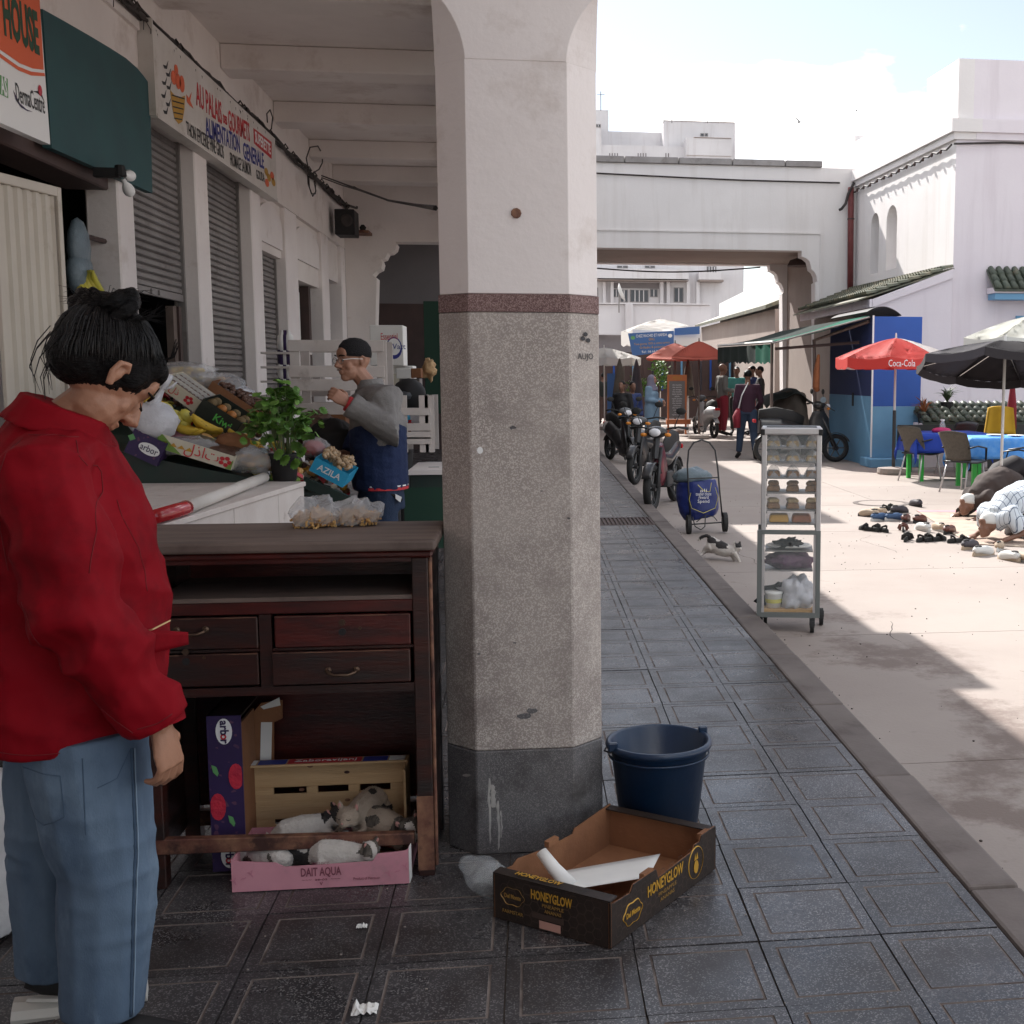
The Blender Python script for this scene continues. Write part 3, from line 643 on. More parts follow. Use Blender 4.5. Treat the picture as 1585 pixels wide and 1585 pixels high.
bpart('pier', MB().b2((xj+.12,YB+.451,-.12),(xr+.4,YB+4.049,bp3(1000,384).z+.029)), 'plaster_brown')
zt = bp3(1000,250).z-.05
for k in range(6):
    x0 = -0.2+k*1.35
    bpart('coping_slab', MB().b2((x0+.01,YB-.07,zt),(min(x0+1.34,xj+.1),YB+.5,zt+.16)), 'slat_metal', bevel=.015)
bpart('string_course', MB().b2((-0.2,YB-.03,bp3(1000,358).z),(xj+.12,YB-.001,bp3(1000,358).z+.045)), 'plaster_white')
bpart('panel_edge', MB().b2((xj+.08,YB-.03,bp3(1265,480).z),(xj+.12,YB-.001,bp3(1000,358).z-.001)), 'plaster_white')
bpart('wire', MB().tube([bp3(921,268,YB-.04),bp3(1060,275,YB-.04),bp3(1150,279,YB-.04),bp3(1300,283,YB-.04)],.02,4), 'cable')
bl2 = thing('canopy_lamp', 'dark bird nest like lamp tucked in the bridge arch corner', 'lamp', bp3(1240,406,YB+1.5))
part('shade', MB().lathe([(.38,-.1),(.3,.05),(.1,.12)],12), M['brown_band'], bl2)
# right building ---------------------------------------------------
rb = thing('corner_building', 'white and lilac corner building with cornice, parapet and two arched niches', 'building', (8.6, yD(24), 0))
yk = yD(24.0); Cn = Vector((at(1478,300,Y=yk).x, yk, 0)); dirv = Vector((-.053,1,0)).normalized()
Lw = 10.9
def rw(t, x=0.0, z=0.0): return Cn + dirv*t + Vector((x,0,z))
def wedge(t0,t1,x0,x1,z0,z1):
    """box following the rotated street wall: x offsets are outward to the street when negative"""
    a,b,c,d = rw(t0,x0),rw(t1,x0),rw(t1,x1),rw(t0,x1)
    return MB().prism([(p.x,p.y,z0) for p in (a,b,c,d)], (0,0,z1-z0))
def rpart(name, mb, m, **k): return part(name, mb, M[m], rb, world=True, **k)
zc = at(1478,205,Y=yk).z; zp = at(1481,90,Y=yk).z
# street wall with niches (holes made as pieces)
def on_wall(u,v,x=0.0):
    r = (u-817.7)/FPX; t = (Cn.x-CAM.x-r*24.0)/(r*dirv.y-dirv.x); return t, at(u,v,Y=(Cn+dirv*t).y).z
n1a,zb1 = on_wall(1393,428); n1b,_ = on_wall(1376,430); zt1 = on_wall(1386,317)[1]
n2a,_ = on_wall(1364,440); n2b,_ = on_wall(1351,440); zt2 = on_wall(1359,329)[1]
zb = 4.0
def frange(a,b,n): return [a+(b-a)*i/n for i in range(n+1)]
def wall_poly(t0,t1,z0,z1): return [(t0,z0),(t1,z0),(t1,z1),(t0,z1)]
def wpoly(poly, x0, x1, name, m):
    pts = [rw(t,x0,z) for t,z in poly]; rpart(name, MB().prism(pts,(x1-x0,0,0)), m)
def niche_arch(ta,tb,zt,ztop):
    r_ = (tb-ta)/2; c_ = (ta+tb)/2
    return [(ta,ztop),(ta,zt-r_)] + [(c_-r_*math.cos(a), zt-r_+r_*math.sin(a)) for a in frange(0,PI,10)][1:-1] + [(tb,zt-r_),(tb,ztop)]
wpoly(wall_poly(0,n1a,-.1,zc), 0, .5, 'street_wall', 'plaster_white')
wpoly(wall_poly(n1a,n1b,-.1,zb), 0, .5, 'street_wall', 'plaster_white'); wpoly(niche_arch(n1a,n1b,zt1,zc), 0, .5, 'street_wall', 'plaster_white')
wpoly(wall_poly(n1b,n2a,-.1,zc), 0, .5, 'street_wall', 'plaster_white')
wpoly(wall_poly(n2a,n2b,-.1,zb), 0, .5, 'street_wall', 'plaster_white'); wpoly(niche_arch(n2a,n2b,zt2,zc), 0, .5, 'street_wall', 'plaster_white')
wpoly(wall_poly(n2b,Lw,-.1,zc), 0, .5, 'street_wall', 'plaster_white')
wpoly(wall_poly(n1a-.2,n2b+.2,2,zc-.4), .501, .6, 'niche_back', 'plaster_white')
rpart('front_wall', MB().b2((Cn.x+.5,yk,-.1),(40,yk+.4,zc)), 'plaster_lilac'); rpart('front_wall_return', MB().b2((Cn.x+.001,yk-.012,-.1),(40,yk-.001,zc-.001)), 'plaster_lilac')
rpart('cornice', wedge(-.12,Lw,-.14,.5,zc,zc+.26), 'plaster_white'); rpart('cornice_bed', wedge(-.06,Lw,-.07,.4,zc-.14,zc-.001), 'plaster_white')
rpart('front_cornice', MB().b2((Cn.x+.501,yk-.12,zc),(40,yk+.4,zc+.26)), 'plaster_lilac'); rpart('front_cornice_bed', MB().b2((Cn.x+.401,yk-.07,zc-.14),(40,yk,zc-.001)), 'plaster_lilac')
t1 = on_wall(1435,130)[0]; t2 = on_wall(1322,200)[0]
rpart('parapet', wedge(0,t1,.02,.35,zc+.261,zp), 'plaster_white'); rpart('parapet_low', wedge(t1,t2,.02,.35,zc+.261,zp-.42), 'plaster_white')
rpart('parapet_front', MB().b2((Cn.x+.351,yk+.005,zc+.261),(40,yk+.34,zp)), 'plaster_lilac')
rpart('parapet_post', wedge(t2,t2+.9,.02,.9,zc+.261,zp-.25), 'plaster_white'); rpart('parapet_far', wedge(t2+.9,Lw,.02,.35,zc+.261,zp-.45), 'plaster_white')
rpart('roof', wedge(.1,Lw,.501,30,zc-.3,zc-.1), 'plaster_white')
# bulb string under cornice
lg = thing('light_string', 'string of small bulbs and cable running under the cornice of the corner building', 'lights', rw(5,-.1,zc-.3))
pts = []; n = 26
for k in range(n+1):
    t = .0+k*(t2-.2)/n; pts.append(rw(t,-.10,zc-.24-.05*(k%2)-.012*math.sin(k)))
part('cable', MB().tube(pts,.022,5), M['cable'], lg, world=True)
part('cable', MB().tube([(Cn.x-.08,yk-.09,zc-.24),(Cn.x+1,yk-.05,zc-.18),(Cn.x+3,yk-.05,zc-.2),(Cn.x+9,yk-.05,zc-.14)],.022,5), M['cable'], lg, world=True)
for k in range(2,n,2):
    p = pts[k]; part('bulb', MB().lathe([(.015,0),(.03,-.03),(.035,-.06),(.015,-.09)],8,Matrix.Translation(p+Vector((-.03,0,0)))), M['brown_band'], lg, world=True, smooth=True)
# red downpipe on bridge end
dp = thing('downpipe', 'dark red downpipe with loose cable at the bridge end', 'pipe', bp3(1316,360,YB-.1))
mk('red_pipe',(.20,.05,.05),.6,(.15,.035,.035),5)
part('pipe', MB().tube([bp3(1317,290,YB-.12),bp3(1317,330,YB-.12),bp3(1316,450,YB-.12)],.075,10), M['red_pipe'], dp, world=True, smooth=True)
part('loose_cable', MB().tube([bp3(1322,283,YB-.15),bp3(1313,300,YB-.2),bp3(1309,315,YB-.2),bp3(1303,323,YB-.2),bp3(1299,325,YB-.15)],.035,6), M['cable'], dp, world=True)
part('pipe_clip', MB().cyl(bp3(1317,340,YB-.12),bp3(1317,338,YB-.12),.09,n=10), M['brown_band'], dp, world=True)
# lean-to against the right building --------------------------------
mk('rooftile',(.075,.085,.060),.6,(.12,.12,.085),5,coord='World',dirt=(.20,.17,.11),dsc=3,dth=(.5,.65),vary=.15)
mk('rooftile_green',(.045,.060,.045),.45,(.07,.085,.06),6,coord='World',dirt=(.14,.11,.07),dsc=4,dth=(.55,.7),vary=.2)
lt = thing('lean_to', 'lilac lean-to along the corner building with old green tiled roof', 'building', (7, yk, 0))
Yg = yk-.10
g0 = at(1475,424,Y=Yg); g1 = at(1354,468,Y=Yg)
part('gable_wall', MB().prism([(g0.x,Yg,g0.z),(g1.x,Yg,g1.z),(g1.x,Yg,-.1),(g0.x,Yg,-.1)], (0,.08,0)), M['plaster_lilac'], lt, world=True)
zE = g1.z; xE = g1.x; zR = g0.z
def ridge(t): p = rw(t,-.002); return p
ya_ = Yg; yb_ = YB-.15
part('eave_wall', MB().b2((xE+.25,ya_+.081,-.1),(xE+.4,yb_,zE-.05)), M['plaster_brown'], lt, world=True)
mbt = MB(); nt = int((yb_-ya_)/.16)
def roofpt(s, y):
    xr_ = Cn.x + dirv.x*(y-yk) - .01; xl = xE-.15
    return Vector((xr_+(xl-xr_)*s, y, (zR+.12)+(zE-.0-zR)*s))
part('fascia', MB().prism([(xE-.12,ya_-.05,zE-.10),(xE-.12,yb_,zE-.10),(xE-.12,yb_,zE+.06),(xE-.12,ya_-.05,zE+.06)],(.05,0,0)), M['plaster_lilac'], lt, world=True)
part('verge_board', MB().prism([(g0.x,ya_-.05,g0.z+.10),(xE-.06,ya_-.05,zE+.06),(xE-.06,ya_-.05,zE-.10),(g0.x,ya_-.05,g0.z-.08)],(0,.049,0)), M['plaster_lilac'], lt, world=True)
for k in range(nt):
    y = ya_+k*.16+.08
    for s_ in range(8):
        a = roofpt(s_/8,y); b = roofpt((s_+1.12)/8,y)+Vector((0,0,.0)); a.z += .02; b.z += .055
        # half-round barrel tile
        d = (b-a); x = Vector((0,1,0)); up = d.cross(x).normalized(); up = up if up.z>0 else -up
        vs = []
        for q,p in enumerate((a,b)):
            r = .062 if q==0 else .075
            for h in range(5):
                an = PI*h/4; vs.append(p + x*(r*math.cos(an)) + up*(r*math.sin(an)))
        mbt.add(vs, [(h,h+1,h+6,h+5) for h in range(4)])
o = part('barrel_tiles', mbt, M['rooftile'], lt, world=True); o['kind'] = 'stuff'
a,b,c,d = roofpt(0,ya_),roofpt(1.1,ya_),roofpt(1.1,yb_),roofpt(0,yb_)
part('roof_deck', MB().prism([a,b,c,d],(0,0,-.03)), M['rooftile'], lt, world=True)
# ---- kiosk
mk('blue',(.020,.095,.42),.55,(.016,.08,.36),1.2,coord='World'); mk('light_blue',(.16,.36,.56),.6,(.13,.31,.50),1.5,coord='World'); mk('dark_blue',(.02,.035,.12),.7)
ki = thing('kiosk', 'blue kiosk with light blue lower walls under the lean-to roof', 'kiosk', (6.0, yD(20.8), gz))
kx0 = at(1348,700,D=20.8).x; kx1 = at(1423,700,D=20.8).x; kz = at(1380,490,D=20.8).z; kzm = at(1380,629,D=20.8).z
y0 = yD(20.8); y1 = yD(23.85)
part('front_panel', MB().b2((kx0,y0,kzm),(kx1,y0+.06,kz)), M['blue'], ki, world=True, bevel=.004)
part('front_dado', MB().b2((kx0,y0,.06),(kx1,y0+.06,kzm-.002)), M['light_blue'], ki, world=True, bevel=.004)
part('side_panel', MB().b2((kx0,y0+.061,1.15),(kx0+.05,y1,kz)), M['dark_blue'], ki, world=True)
part('side_dado', MB().b2((kx0,y0+.061,-.1),(kx0+.05,y1,1.148)), M['light_blue'], ki, world=True)
part('edge_strip', MB().b2((kx0-.015,y0-.012,.06),(kx0+.015,y0-.001,kz+.02)), M['ink_white'], ki, world=True)
part('step', MB().b2((kx0-.12,y0-.35,-.1),(kx1+.25,y0+.3,.055)), M['light_blue'], ki, world=True, bevel=.01)
part('outlet', MB().b2((kx0-.012,y0+1.2,.95),(kx0,y0+1.3,1.2)), M['black'], ki, world=True)
kr = thing('arched_sheet', 'curved dark metal sheet roof on top of the blue kiosk', 'roof sheet', (kx0+.4,y0,kz))
part('sheet', MB().sheet(lambda s,t: (kx0-.10+.62*s, y0+.05+2.6*t, kz+.01+.17*math.sin(PI*(.12+.85*s))**.8), 14, 2, thick=.02), M['black'], kr, world=True)
# ---- awning
mk('awning_green',(.015,.115,.075),.9,(.012,.09,.06),3,spec=.1); mk('awning_grey',(.04,.05,.047),.95,(.03,.04,.037),3,spec=.1)
aw = thing('awning', 'green and grey fabric awning with scalloped valance left of the blue kiosk', 'awning', (5, yD(24), 2.2))
A0 = at(1346,489,D=20.9); B0 = at(1197,529,D=22.2); A1 = Vector((A0.x,yD(28.5),A0.z)); B1 = at(1112,535,D=28.4)
mid0 = A0.lerp(A1,.25); mid1 = B0.lerp(B1,.25)
def awp(a,b,c,d,s,t,sag=.05): p = a.lerp(b,s).lerp(c.lerp(d,s),t); return p - Vector((0,0,sag*math.sin(PI*s)))
part('green_cloth', MB().sheet(lambda s,t: awp(A0,B0,A1,B1,s,t*.22), 8, 3, thick=.01), M['awning_green'], aw, world=True)
part('grey_cloth', MB().sheet(lambda s,t: awp(A0,B0,A1,B1,s,.225+t*.775), 8, 6, thick=.01), M['awning_grey'], aw, world=True)
part('front_bar', MB().tube([A0-Vector((0,.02,.02)),B0-Vector((0,.02,.02))],.018,6), M['slat_metal'], aw, world=True)
part('edge_bar', MB().tube([B0,B1],.03,6), M['paper'], aw, world=True)
for q,(ta,tb,m_) in enumerate([(0,.26,'awning_green'),(.265,1,'awning_grey')]):
    def vf(s,t,ta=ta,tb=tb):
        p = B0.lerp(B1, ta+(tb-ta)*s); w = abs(math.sin(s*(tb-ta)*26*PI/2))
        return p + Vector((.02*math.sin(s*40*(tb-ta)), 0, -.04-t*(.33+.05*w)))
    part('valance', MB().sheet(vf, int(60*(tb-ta))+6, 3), M[m_], aw, world=True)
for (u,v,D_) in [(1195,530,22.3)]:
    p = at(u,v,D=D_); part('post', MB().tube([p,(p.x,p.y,gz)],.03,6), M['wood_top'], aw, world=True)
part('inner_rail', MB().tube([at(1330,530,D=21.5),at(1200,540,D=22.3)],.03,6), M['brown_band'], aw, world=True)
part('roof_frame', MB().tube([at(1346,497,D=21),at(1260,527,D=22),at(1262,690,D=22)],.035,6), M['wood_top'], aw, world=True)
oj = thing('hanging_jacket', 'orange brown jacket hanging from the kiosk frame', 'jacket', at(1266,570,D=21.8))
mk('rust',(.32,.11,.04),.8,(.25,.08,.03),6,.3,30)
fpart('cloth', MB().tube([at(1267,548,D=21.8),at(1264,575,D=21.8),at(1263,600,D=21.8),at(1266,606,D=21.8)],[.05,.12,.13,.08],8,sq=.5), M['rust'], oj, .02, 3, world=True)
# small tiled canopy at the far right wall and window
def tile_roof(name, label, x0, x1, ytop, ztop, ybot, zbot, pitch, rows, m='rooftile_green', cat='roof'):
    t = thing(name, label, cat, ((x0+x1)/2,ytop,ztop)); n = int((x1-x0)/pitch)
    L = math.hypot(ytop-ybot, ztop-zbot)/rows*1.15
    mb = MB(); r0,r1 = pitch*.36,pitch*.44
    for q,(y,r) in enumerate(((0,r0),(-L,r1))):
        mb.v += [(r*math.cos(PI*h/6), y, r*math.sin(PI*h/6)) for h in range(7)]
    mb.f += [(h,h+1,h+8,h+7) for h in range(6)] + [(7,8,9,10,11,12,13)]
    me = mb.mesh('roof_tile', True); sl = math.atan2(ztop-zbot, ytop-ybot)
    for i in range(n):
        for j in range(rows):
            f = j/rows; o = link('roof_tile', me, M[m], t)
            o.location = (x0+(i+.5)*pitch-(x0+x1)/2, (ybot-ytop)*f, (zbot-ztop)*f+.02); o.rotation_euler = (sl-.06+random.uniform(-.03,.03), 0, random.uniform(-.04,.04))
    part('deck', MB().prism([(x0,ytop,ztop),(x1,ytop,ztop),(x1,ybot,zbot),(x0,ybot,zbot)],(0,0,-.05)), M[m], t, world=True)
    return t
w0 = at(1537,440,Y=yk-.4)
tr = tile_roof('tiled_canopy', 'small green barrel tile canopy over the window at the far right', w0.x, w0.x+3.0, yk-.02, at(1545,421,Y=yk).z+.05, yk-.5, at(1540,447,Y=yk-.5).z, .17, 3)
part('blue_fascia', MB().b2((w0.x+.05,yk-.42,w0.z-.30),(w0.x+3,yk-.03,w0.z-.18)), M['light_blue'], tr, world=True)
part('white_fascia', MB().b2((w0.x+.02,yk-.46,w0.z-.175),(w0.x+3,yk-.03,w0.z-.06)), M['plaster_lilac'], tr, world=True)
wn1 = at(1573,490,Y=yk-.05); wi = thing('window', 'blue framed window under the tiled canopy at the far right', 'window', wn1)
part('frame', MB().b2((wn1.x,yk-.06,1.6),(wn1.x+1.4,yk-.013,at(1573,489,Y=yk).z)), M['light_blue'], wi, world=True)
part('pane', MB().b2((wn1.x+.12,yk-.065,1.7),(wn1.x+1.3,yk-.0605,2.5)), M['dark_blue'], wi, world=True)
# planter with tile coping
Yp = yD(20.3)
pa = at(1432,650,Y=Yp); pb = at(1535,650,Y=Yp)
pw = thing('planter_wall', 'low lilac planter wall behind the cafe tables', 'wall', ((pa.x+pb.x)/2,Yp,gz))
part('wall', MB().b2((pa.x-.05,Yp,-.1),(pb.x+1.2,Yp+.9,at(1480,655,Y=Yp).z)), M['plaster_lilac'], pw, world=True, bevel=.01)
tile_roof('tiled_coping', 'sloping green barrel tile coping on the low planter wall', pa.x-.05, pb.x+1.2, Yp+.75, at(1480,626,Y=Yp+.75).z, Yp-.05, at(1480,655,Y=Yp).z+.02, .155, 4, cat='tiles')
mk('leaf_dark',(.03,.06,.025),.5,(.05,.08,.03),8)
for (u,v,D_,nm,lb,m_,nl) in [(1466,622,20.8,'spiky_plant','dark spiky potted plant standing on the planter wall','leaf_dark',26),(1430,640,20.5,'dry_plant','dry reddish spiky plant beside the blue kiosk front','rust',20)]:
    p = at(u,v,D=D_); t = thing(nm, lb, 'plant', p)
    part('pot', MB().lathe([(.06,-.22),(.09,-.22),(.12,0),(.10,0)],10), M['black'], t)
    for k in range(nl):
        a = random.uniform(0,2*PI); l = random.uniform(.2,.42); c_ = random.uniform(.3,1.1); s_ = math.sin(c_)
        part('leaf', MB().tube([(0,0,0),(math.cos(a)*l*.4*s_,math.sin(a)*l*.4*s_,l*.55*math.cos(c_)+.05),(math.cos(a)*l*s_,math.sin(a)*l*s_,l*math.cos(c_)-.02)],[.014,.018,.002],4,sq=.25), M[m_], t)

# ================================================================== BEYOND THE BRIDGE
# market row: continuing right wall with lean-to eave
fr = thing('market_row', 'sunlit white market row beyond the arch with a brown lean-to wall', 'building', (8,60,0))
e0 = at(1200,478,D=36.5); e1 = at(1085,507,D=58)
def fq(name, pts, off, m): return part(name, MB().prism(pts, off), M[m], fr, world=True)
fq('lean_wall', [(e0.x,e0.y,-.1),(e1.x,e1.y,-.1),(e1.x,e1.y,e1.z),(e0.x,e0.y,e0.z)], (.3,0,0), 'plaster_brown')
up0 = at(1204,420,D=37); up1 = at(1086,470,D=62)
fq('lean_roof', [(e0.x-.3,e0.y,e0.z),(e1.x-.3,e1.y,e1.z),(e1.x+.9,e1.y,e1.z+.45),(e0.x+.9,e0.y,e0.z+.45)], (0,0,.12), 'rooftile')
fq('upper_wall', [(e0.x+.9,e0.y,0),(e1.x+.9,e1.y,0),(e1.x+.9,e1.y,5.0),(e0.x+.9,e0.y,5.0)], (.4,0,0), 'plaster_white')
fq('upper_block', [(e0.x+3.4,e0.y+4,0),(e1.x+3.4,e1.y-10,0),(e1.x+3.4,e1.y-10,6.6),(e0.x+3.4,e0.y+4,6.6)], (9,0,0), 'plaster_white')
# grey gate wall closing the street at distance
gw = thing('cross_building', 'low grey white terrace building closing the end of the street', 'building', (2,62,0))
Yc = yD(64)
def gp(name, u0,v0,u1,v1,m,Y=Yc,d=.4,parent=None,z0=None):
    a = at(u0,v0,Y=Y); b = at(u1,v1,Y=Y); return part(name, MB().b2((a.x,Y,b.z if z0 is None else z0),(b.x,Y+d,a.z)), M[m], parent or gw, world=True)
gp('terrace_wall', 880,471,1100,518,'plaster_far'); gp('coping', 880,468,1100,472,'plaster_far',Y=Yc-.15,d=.7)
gp('pilaster', 968,470,980,517,'plaster_far',Y=Yc-.25,d=.24)
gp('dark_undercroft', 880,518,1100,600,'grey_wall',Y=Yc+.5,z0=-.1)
gp('side_mass', 700,400,925,600,'plaster_far',Y=Yc+1,z0=-.1)
# balcony building further
bb = thing('balcony_building', 'pale residential building with balconies seen through the bridge arch', 'building', (4,92,0))
Yq = yD(95)
gp('main_wall', 870,340,1150,600,'plaster_far',Y=Yq,parent=bb,d=8,z0=0)
gp('balcony', 905,415,1066,432,'plaster_far',Y=Yq-1.6,parent=bb,d=1.5); gp('balcony_slab', 905,432,1066,435,'plaster_brown',Y=Yq-1.6,parent=bb,d=1.5)
gp('balcony', 1082,421,1120,433,'plaster_far',Y=Yq-1.2,parent=bb,d=1.1); gp('balcony_slab', 1082,433,1120,436,'plaster_brown',Y=Yq-1.2,parent=bb,d=1.1)
def far_window(u0,v0,u1,v1,bars=2,parent=bb,Y=Yq):
    fw = gp('window', u0,v0,u1,v1,'slat_metal',Y=Y-.06,d=.05,parent=parent)
    a = at(u0+1.2,v0+1.2,Y=Y-.08); b = at(u1-1.2,v1-1,Y=Y-.08)
    c = fw; part('pane', MB().b2((a.x,Y-.09,b.z),(b.x,Y-.065,a.z)), M['dark_glass'], fw, world=True)
    for k in range(1,bars):
        x = a.x+(b.x-a.x)*k/bars; part('bar', MB().b2((x-.04,Y-.12,b.z),(x+.04,Y-.091,a.z)), M['plaster_far'], fw, world=True)
mk('dark_glass',(.05,.055,.065),.3)
for r in [(948,447,960,460),(960,448,972,468),(975,448,1004,468),(1006,447,1018,460),(1043,445,1058,468),(921,445,926,467),(955,411,972,415),(998,411,1014,415),(1094,412,1101,428),(1103,412,1109,428)]: far_window(*r, bars=2 if r[2]-r[0]<20 else 4)
for u in (933,945,1022,1032,1063,1078): gp('column_strip', u,436,u+5,470,'plaster_far',Y=Yq-.5,d=.4,parent=bb)
gp('painted_shadow', 945,437,1020,447,'grey_wall',Y=Yq-.02,d=.01,parent=bb)  # flat grey strip, shadow put into its colour with no real recess
sdh = thing('satellite_dish', 'white satellite dish on the far terrace wall', 'dish', at(958,455,D=63))
p = at(958,454,D=63); part('dish', MB().lathe([(.02,0),(.3,.05),(.5,.18)],14,Matrix.Translation(p) @ Matrix.Rotation(rad(70),4,'Y') @ Matrix.Diagonal((1,.7,1,1))), M['paper'], sdh, world=True); part('mast', MB().cyl((p.x,p.y,p.z-1),p,.04,n=5), M['slat_metal'], sdh, world=True)
# tall building above the bridge
ta = thing('rooftop_building', 'tall pale apartment block rising above the left part of the bridge', 'building', (4,112,0)); Yt = yD(115)
mk('rust_stain',(.42,.33,.29),.9)
def tp_(name,u0,v0,u1,v1,m='plaster_far',dy=0,d=6,z0=None): return gp(name,u0,v0,u1,v1,m,Y=Yt+dy,d=d,parent=ta,z0=z0)
tp_('main_block',860,222,1062,400,z0=0); tp_('roof_block',1027,187,1137,400,dy=1.2,d=9,z0=0); tp_('low_block',1062,213,1132,400,dy=-1.5,z0=0); tp_('left_tower',860,168,943,400,dy=3,z0=0); tp_('step_block',942,203,1028,400,dy=3,z0=0); tp_('left_step',921,187,931,260,dy=-.5,z0=0)
tp_('coping',1027,186,1138,189,'rust_stain',dy=1.1,d=.4); tp_('stained_ledge',1074,212,1132,214,'rust_stain',dy=-1.6,d=.4); tp_('stained_ledge',1062,240,1132,242,'rust_stain',dy=-1.6,d=.4)
for (u0,v0,u1,v1,dy) in [(1084,206,1090,211,1.2),(1091,206,1096,211,1.2)]: far_window(u0,v0,u1,v1,1,ta,Yt+dy)
far_window(922,192,930,197,2,ta,Yt-.5)
for c in (943,947,951,955,987,991,995,999,1030,1034): tp_('vent_slot',c,237,c+1.5,244,'grey_wall',dy=-.03,d=.02)
# birds
mk('bird',(.25,.26,.27),.7)
for k,(u,v,s,lb) in enumerate([(1237,189,.75,'larger pale bird flying with raised wings above the bridge'),(1326,171,.45,'smaller dark bird flying highest, just left of the corner building')]):
    p = at(u,v,D=60); t = thing('flying_bird', lb, 'bird', p, rz=.3)
    part('body', MB().ell((0,0,0),(.08*s,.20*s,.07*s)).ell((0,.22*s,.02),(.04*s,.05*s,.04*s)), M['bird'], t, smooth=True)
    for q in (-1,1): part('wing', MB().sheet(lambda a,b: (q*a*.62*s, (b-.5)*.2*s*(1-a*.7)-.05*a*s, (.5 if k==0 else .15)*s*a**.8), 6, 2, thick=.01), M['bird'], t, smooth=True)

# cables and antennas on the far roofs
for k,(u,v,D_) in enumerate([(1027,187,112),(1040,187,112),(1095,187,112),(930,168,112)]):
    t = thing('antenna','thin rooftop antenna '+['at the left corner of the far roof block','just right of the left corner of the far roof block','in the middle of the far roof block','on the far left tower'][k],'antenna',at(u,v,D=D_))
    part('mast', MB().tube([(0,0,-.2),(0,0,1.5)],.03,4), M['cable'], t); part('crossbar', MB().tube([(-.35,0,1.2),(.35,0,1.25)],.02,4), M['cable'], t)
wn_ = thing('street_wire','sagging electric wire crossing the arch opening in front of the balcony building','wire',at(1000,412,D=34))
part('wire', MB().tube([at(u,413+6*math.sin((u-921)/240*PI)+2,D=33.9) for u in range(921,1180,16)],.02,4), M['cable'], wn_, world=True)
# ================================================================== FIGURE KIT
mk('skin',(.42,.22,.15),.5,(.36,.18,.12),9,.12,120); mk('skin_w',(.40,.20,.125),.48,(.34,.165,.10),7,.12,140); mk('skin_d',(.20,.10,.065),.5)
mk('hair',(.003,.0025,.003),.42,(.006,.005,.005),30,.5,60,stretch=(1,1,5),spec=.16); mk('hair_grey',(.2,.2,.2),.6)
def V3(*a): return Vector(a)
def hand(mb, w, d, n, side=1, curl=.5, s=1.0, thumb=True):
    """palm, four fingers of unequal length with knuckle bends and a side thumb. w wrist, d forearm dir, n palm normal, side: thumb side sign"""
    w = Vector(w); d = Vector(d).normalized(); n = Vector(n); n = (n-d*n.dot(d)).normalized(); l = d.cross(n)*side
    P_ = lambda a,b,c: w + d*(a*s) + l*(b*s) + n*(c*s)
    mb.tube([P_(-.02,0,0),P_(.02,0,0),P_(.05,0,.002),P_(.085,0,.004)], [(.026*s,.020*s),(.033*s,.018*s),(.041*s,.016*s),(.040*s,.013*s)], 10, up=n)
    for k,(b,L,r) in enumerate([(.030,.072,.0092),(.010,.082,.0096),(-.010,.076,.0092),(-.029,.060,.0082)]):
        p = P_(.078,b,.003); a = curl*(.55+.12*k); pts = [P_(.055,b*.9,.002),p]
        for q,f in enumerate((.45,.32,.23)):
            dd = d*math.cos(a)+n*math.sin(a)+l*(b*1.2); p = p + dd*(L*f*s); pts.append(p.copy()); a += curl*.85
        mb.tube(pts, [r*s*1.1,r*s*1.08,r*s,r*s*.92,r*s*.72], 8)
    if thumb:
        pts = [P_(.012,.020,.004),P_(.035,.045,.012),P_(.062,.056,.022+.02*curl),P_(.085,.052,.030+.04*curl)]
        mb.tube(pts,[.014*s,.0125*s,.0105*s,.0075*s],8)
def headpts(mb, Mh, s=1.0, ear=True, eo=0.0, ck=.022):
    T_ = Mh @ Matrix.Scale(s,4)
    mb.ell((0,-.012,.028),(.074,.094,.092),T_,n=16); mb.ell((0,.030,-.045),(.055,.058,.062),T_,n=14); mb.ell((0,.058,-.085),(.030,.030,.026),T_,n=10)
    mb.ell((0,.070,.050),(.052,.022,.040),T_,n=12); mb.ell((0,.044,-.006),(.050,.046,.056),T_,n=14); mb.ell((0,.078,.004),(.016,.022,.030),T_,n=10)
    mb.tube([(0,.082,.030),(0,.098,.005),(0,.112,-.018),(0,.095,-.030)],[.009,.011,.015,.010],8,M=T_)
    mb.ell((.012,.094,-.024),(.010,.011,.009),T_,n=8); mb.ell((-.012,.094,-.024),(.010,.011,.009),T_,n=8)
    mb.ell((0,.084,-.050),(.024,.014,.007),T_,n=10); mb.ell((0,.082,-.062),(.020,.013,.008),T_,n=10)
    for q in (-1,1):
        mb.ell((q*.038,.056,-.020),(ck,ck,ck*1.2),T_,n=10)
        if ear:
            mb.tube([(q*(.074+eo),.0,.018),(q*(.082+eo),-.012,.032),(q*(.087+eo),-.028,.020),(q*(.084+eo),-.026,-.004),(q*(.076+eo),-.008,-.026)],[.007,.0075,.0075,.007,.009],7,M=T_)
            mb.ell((q*(.076+eo*.6),-.012,.002),(.008+eo*.5,.013,.022),T_,n=8)
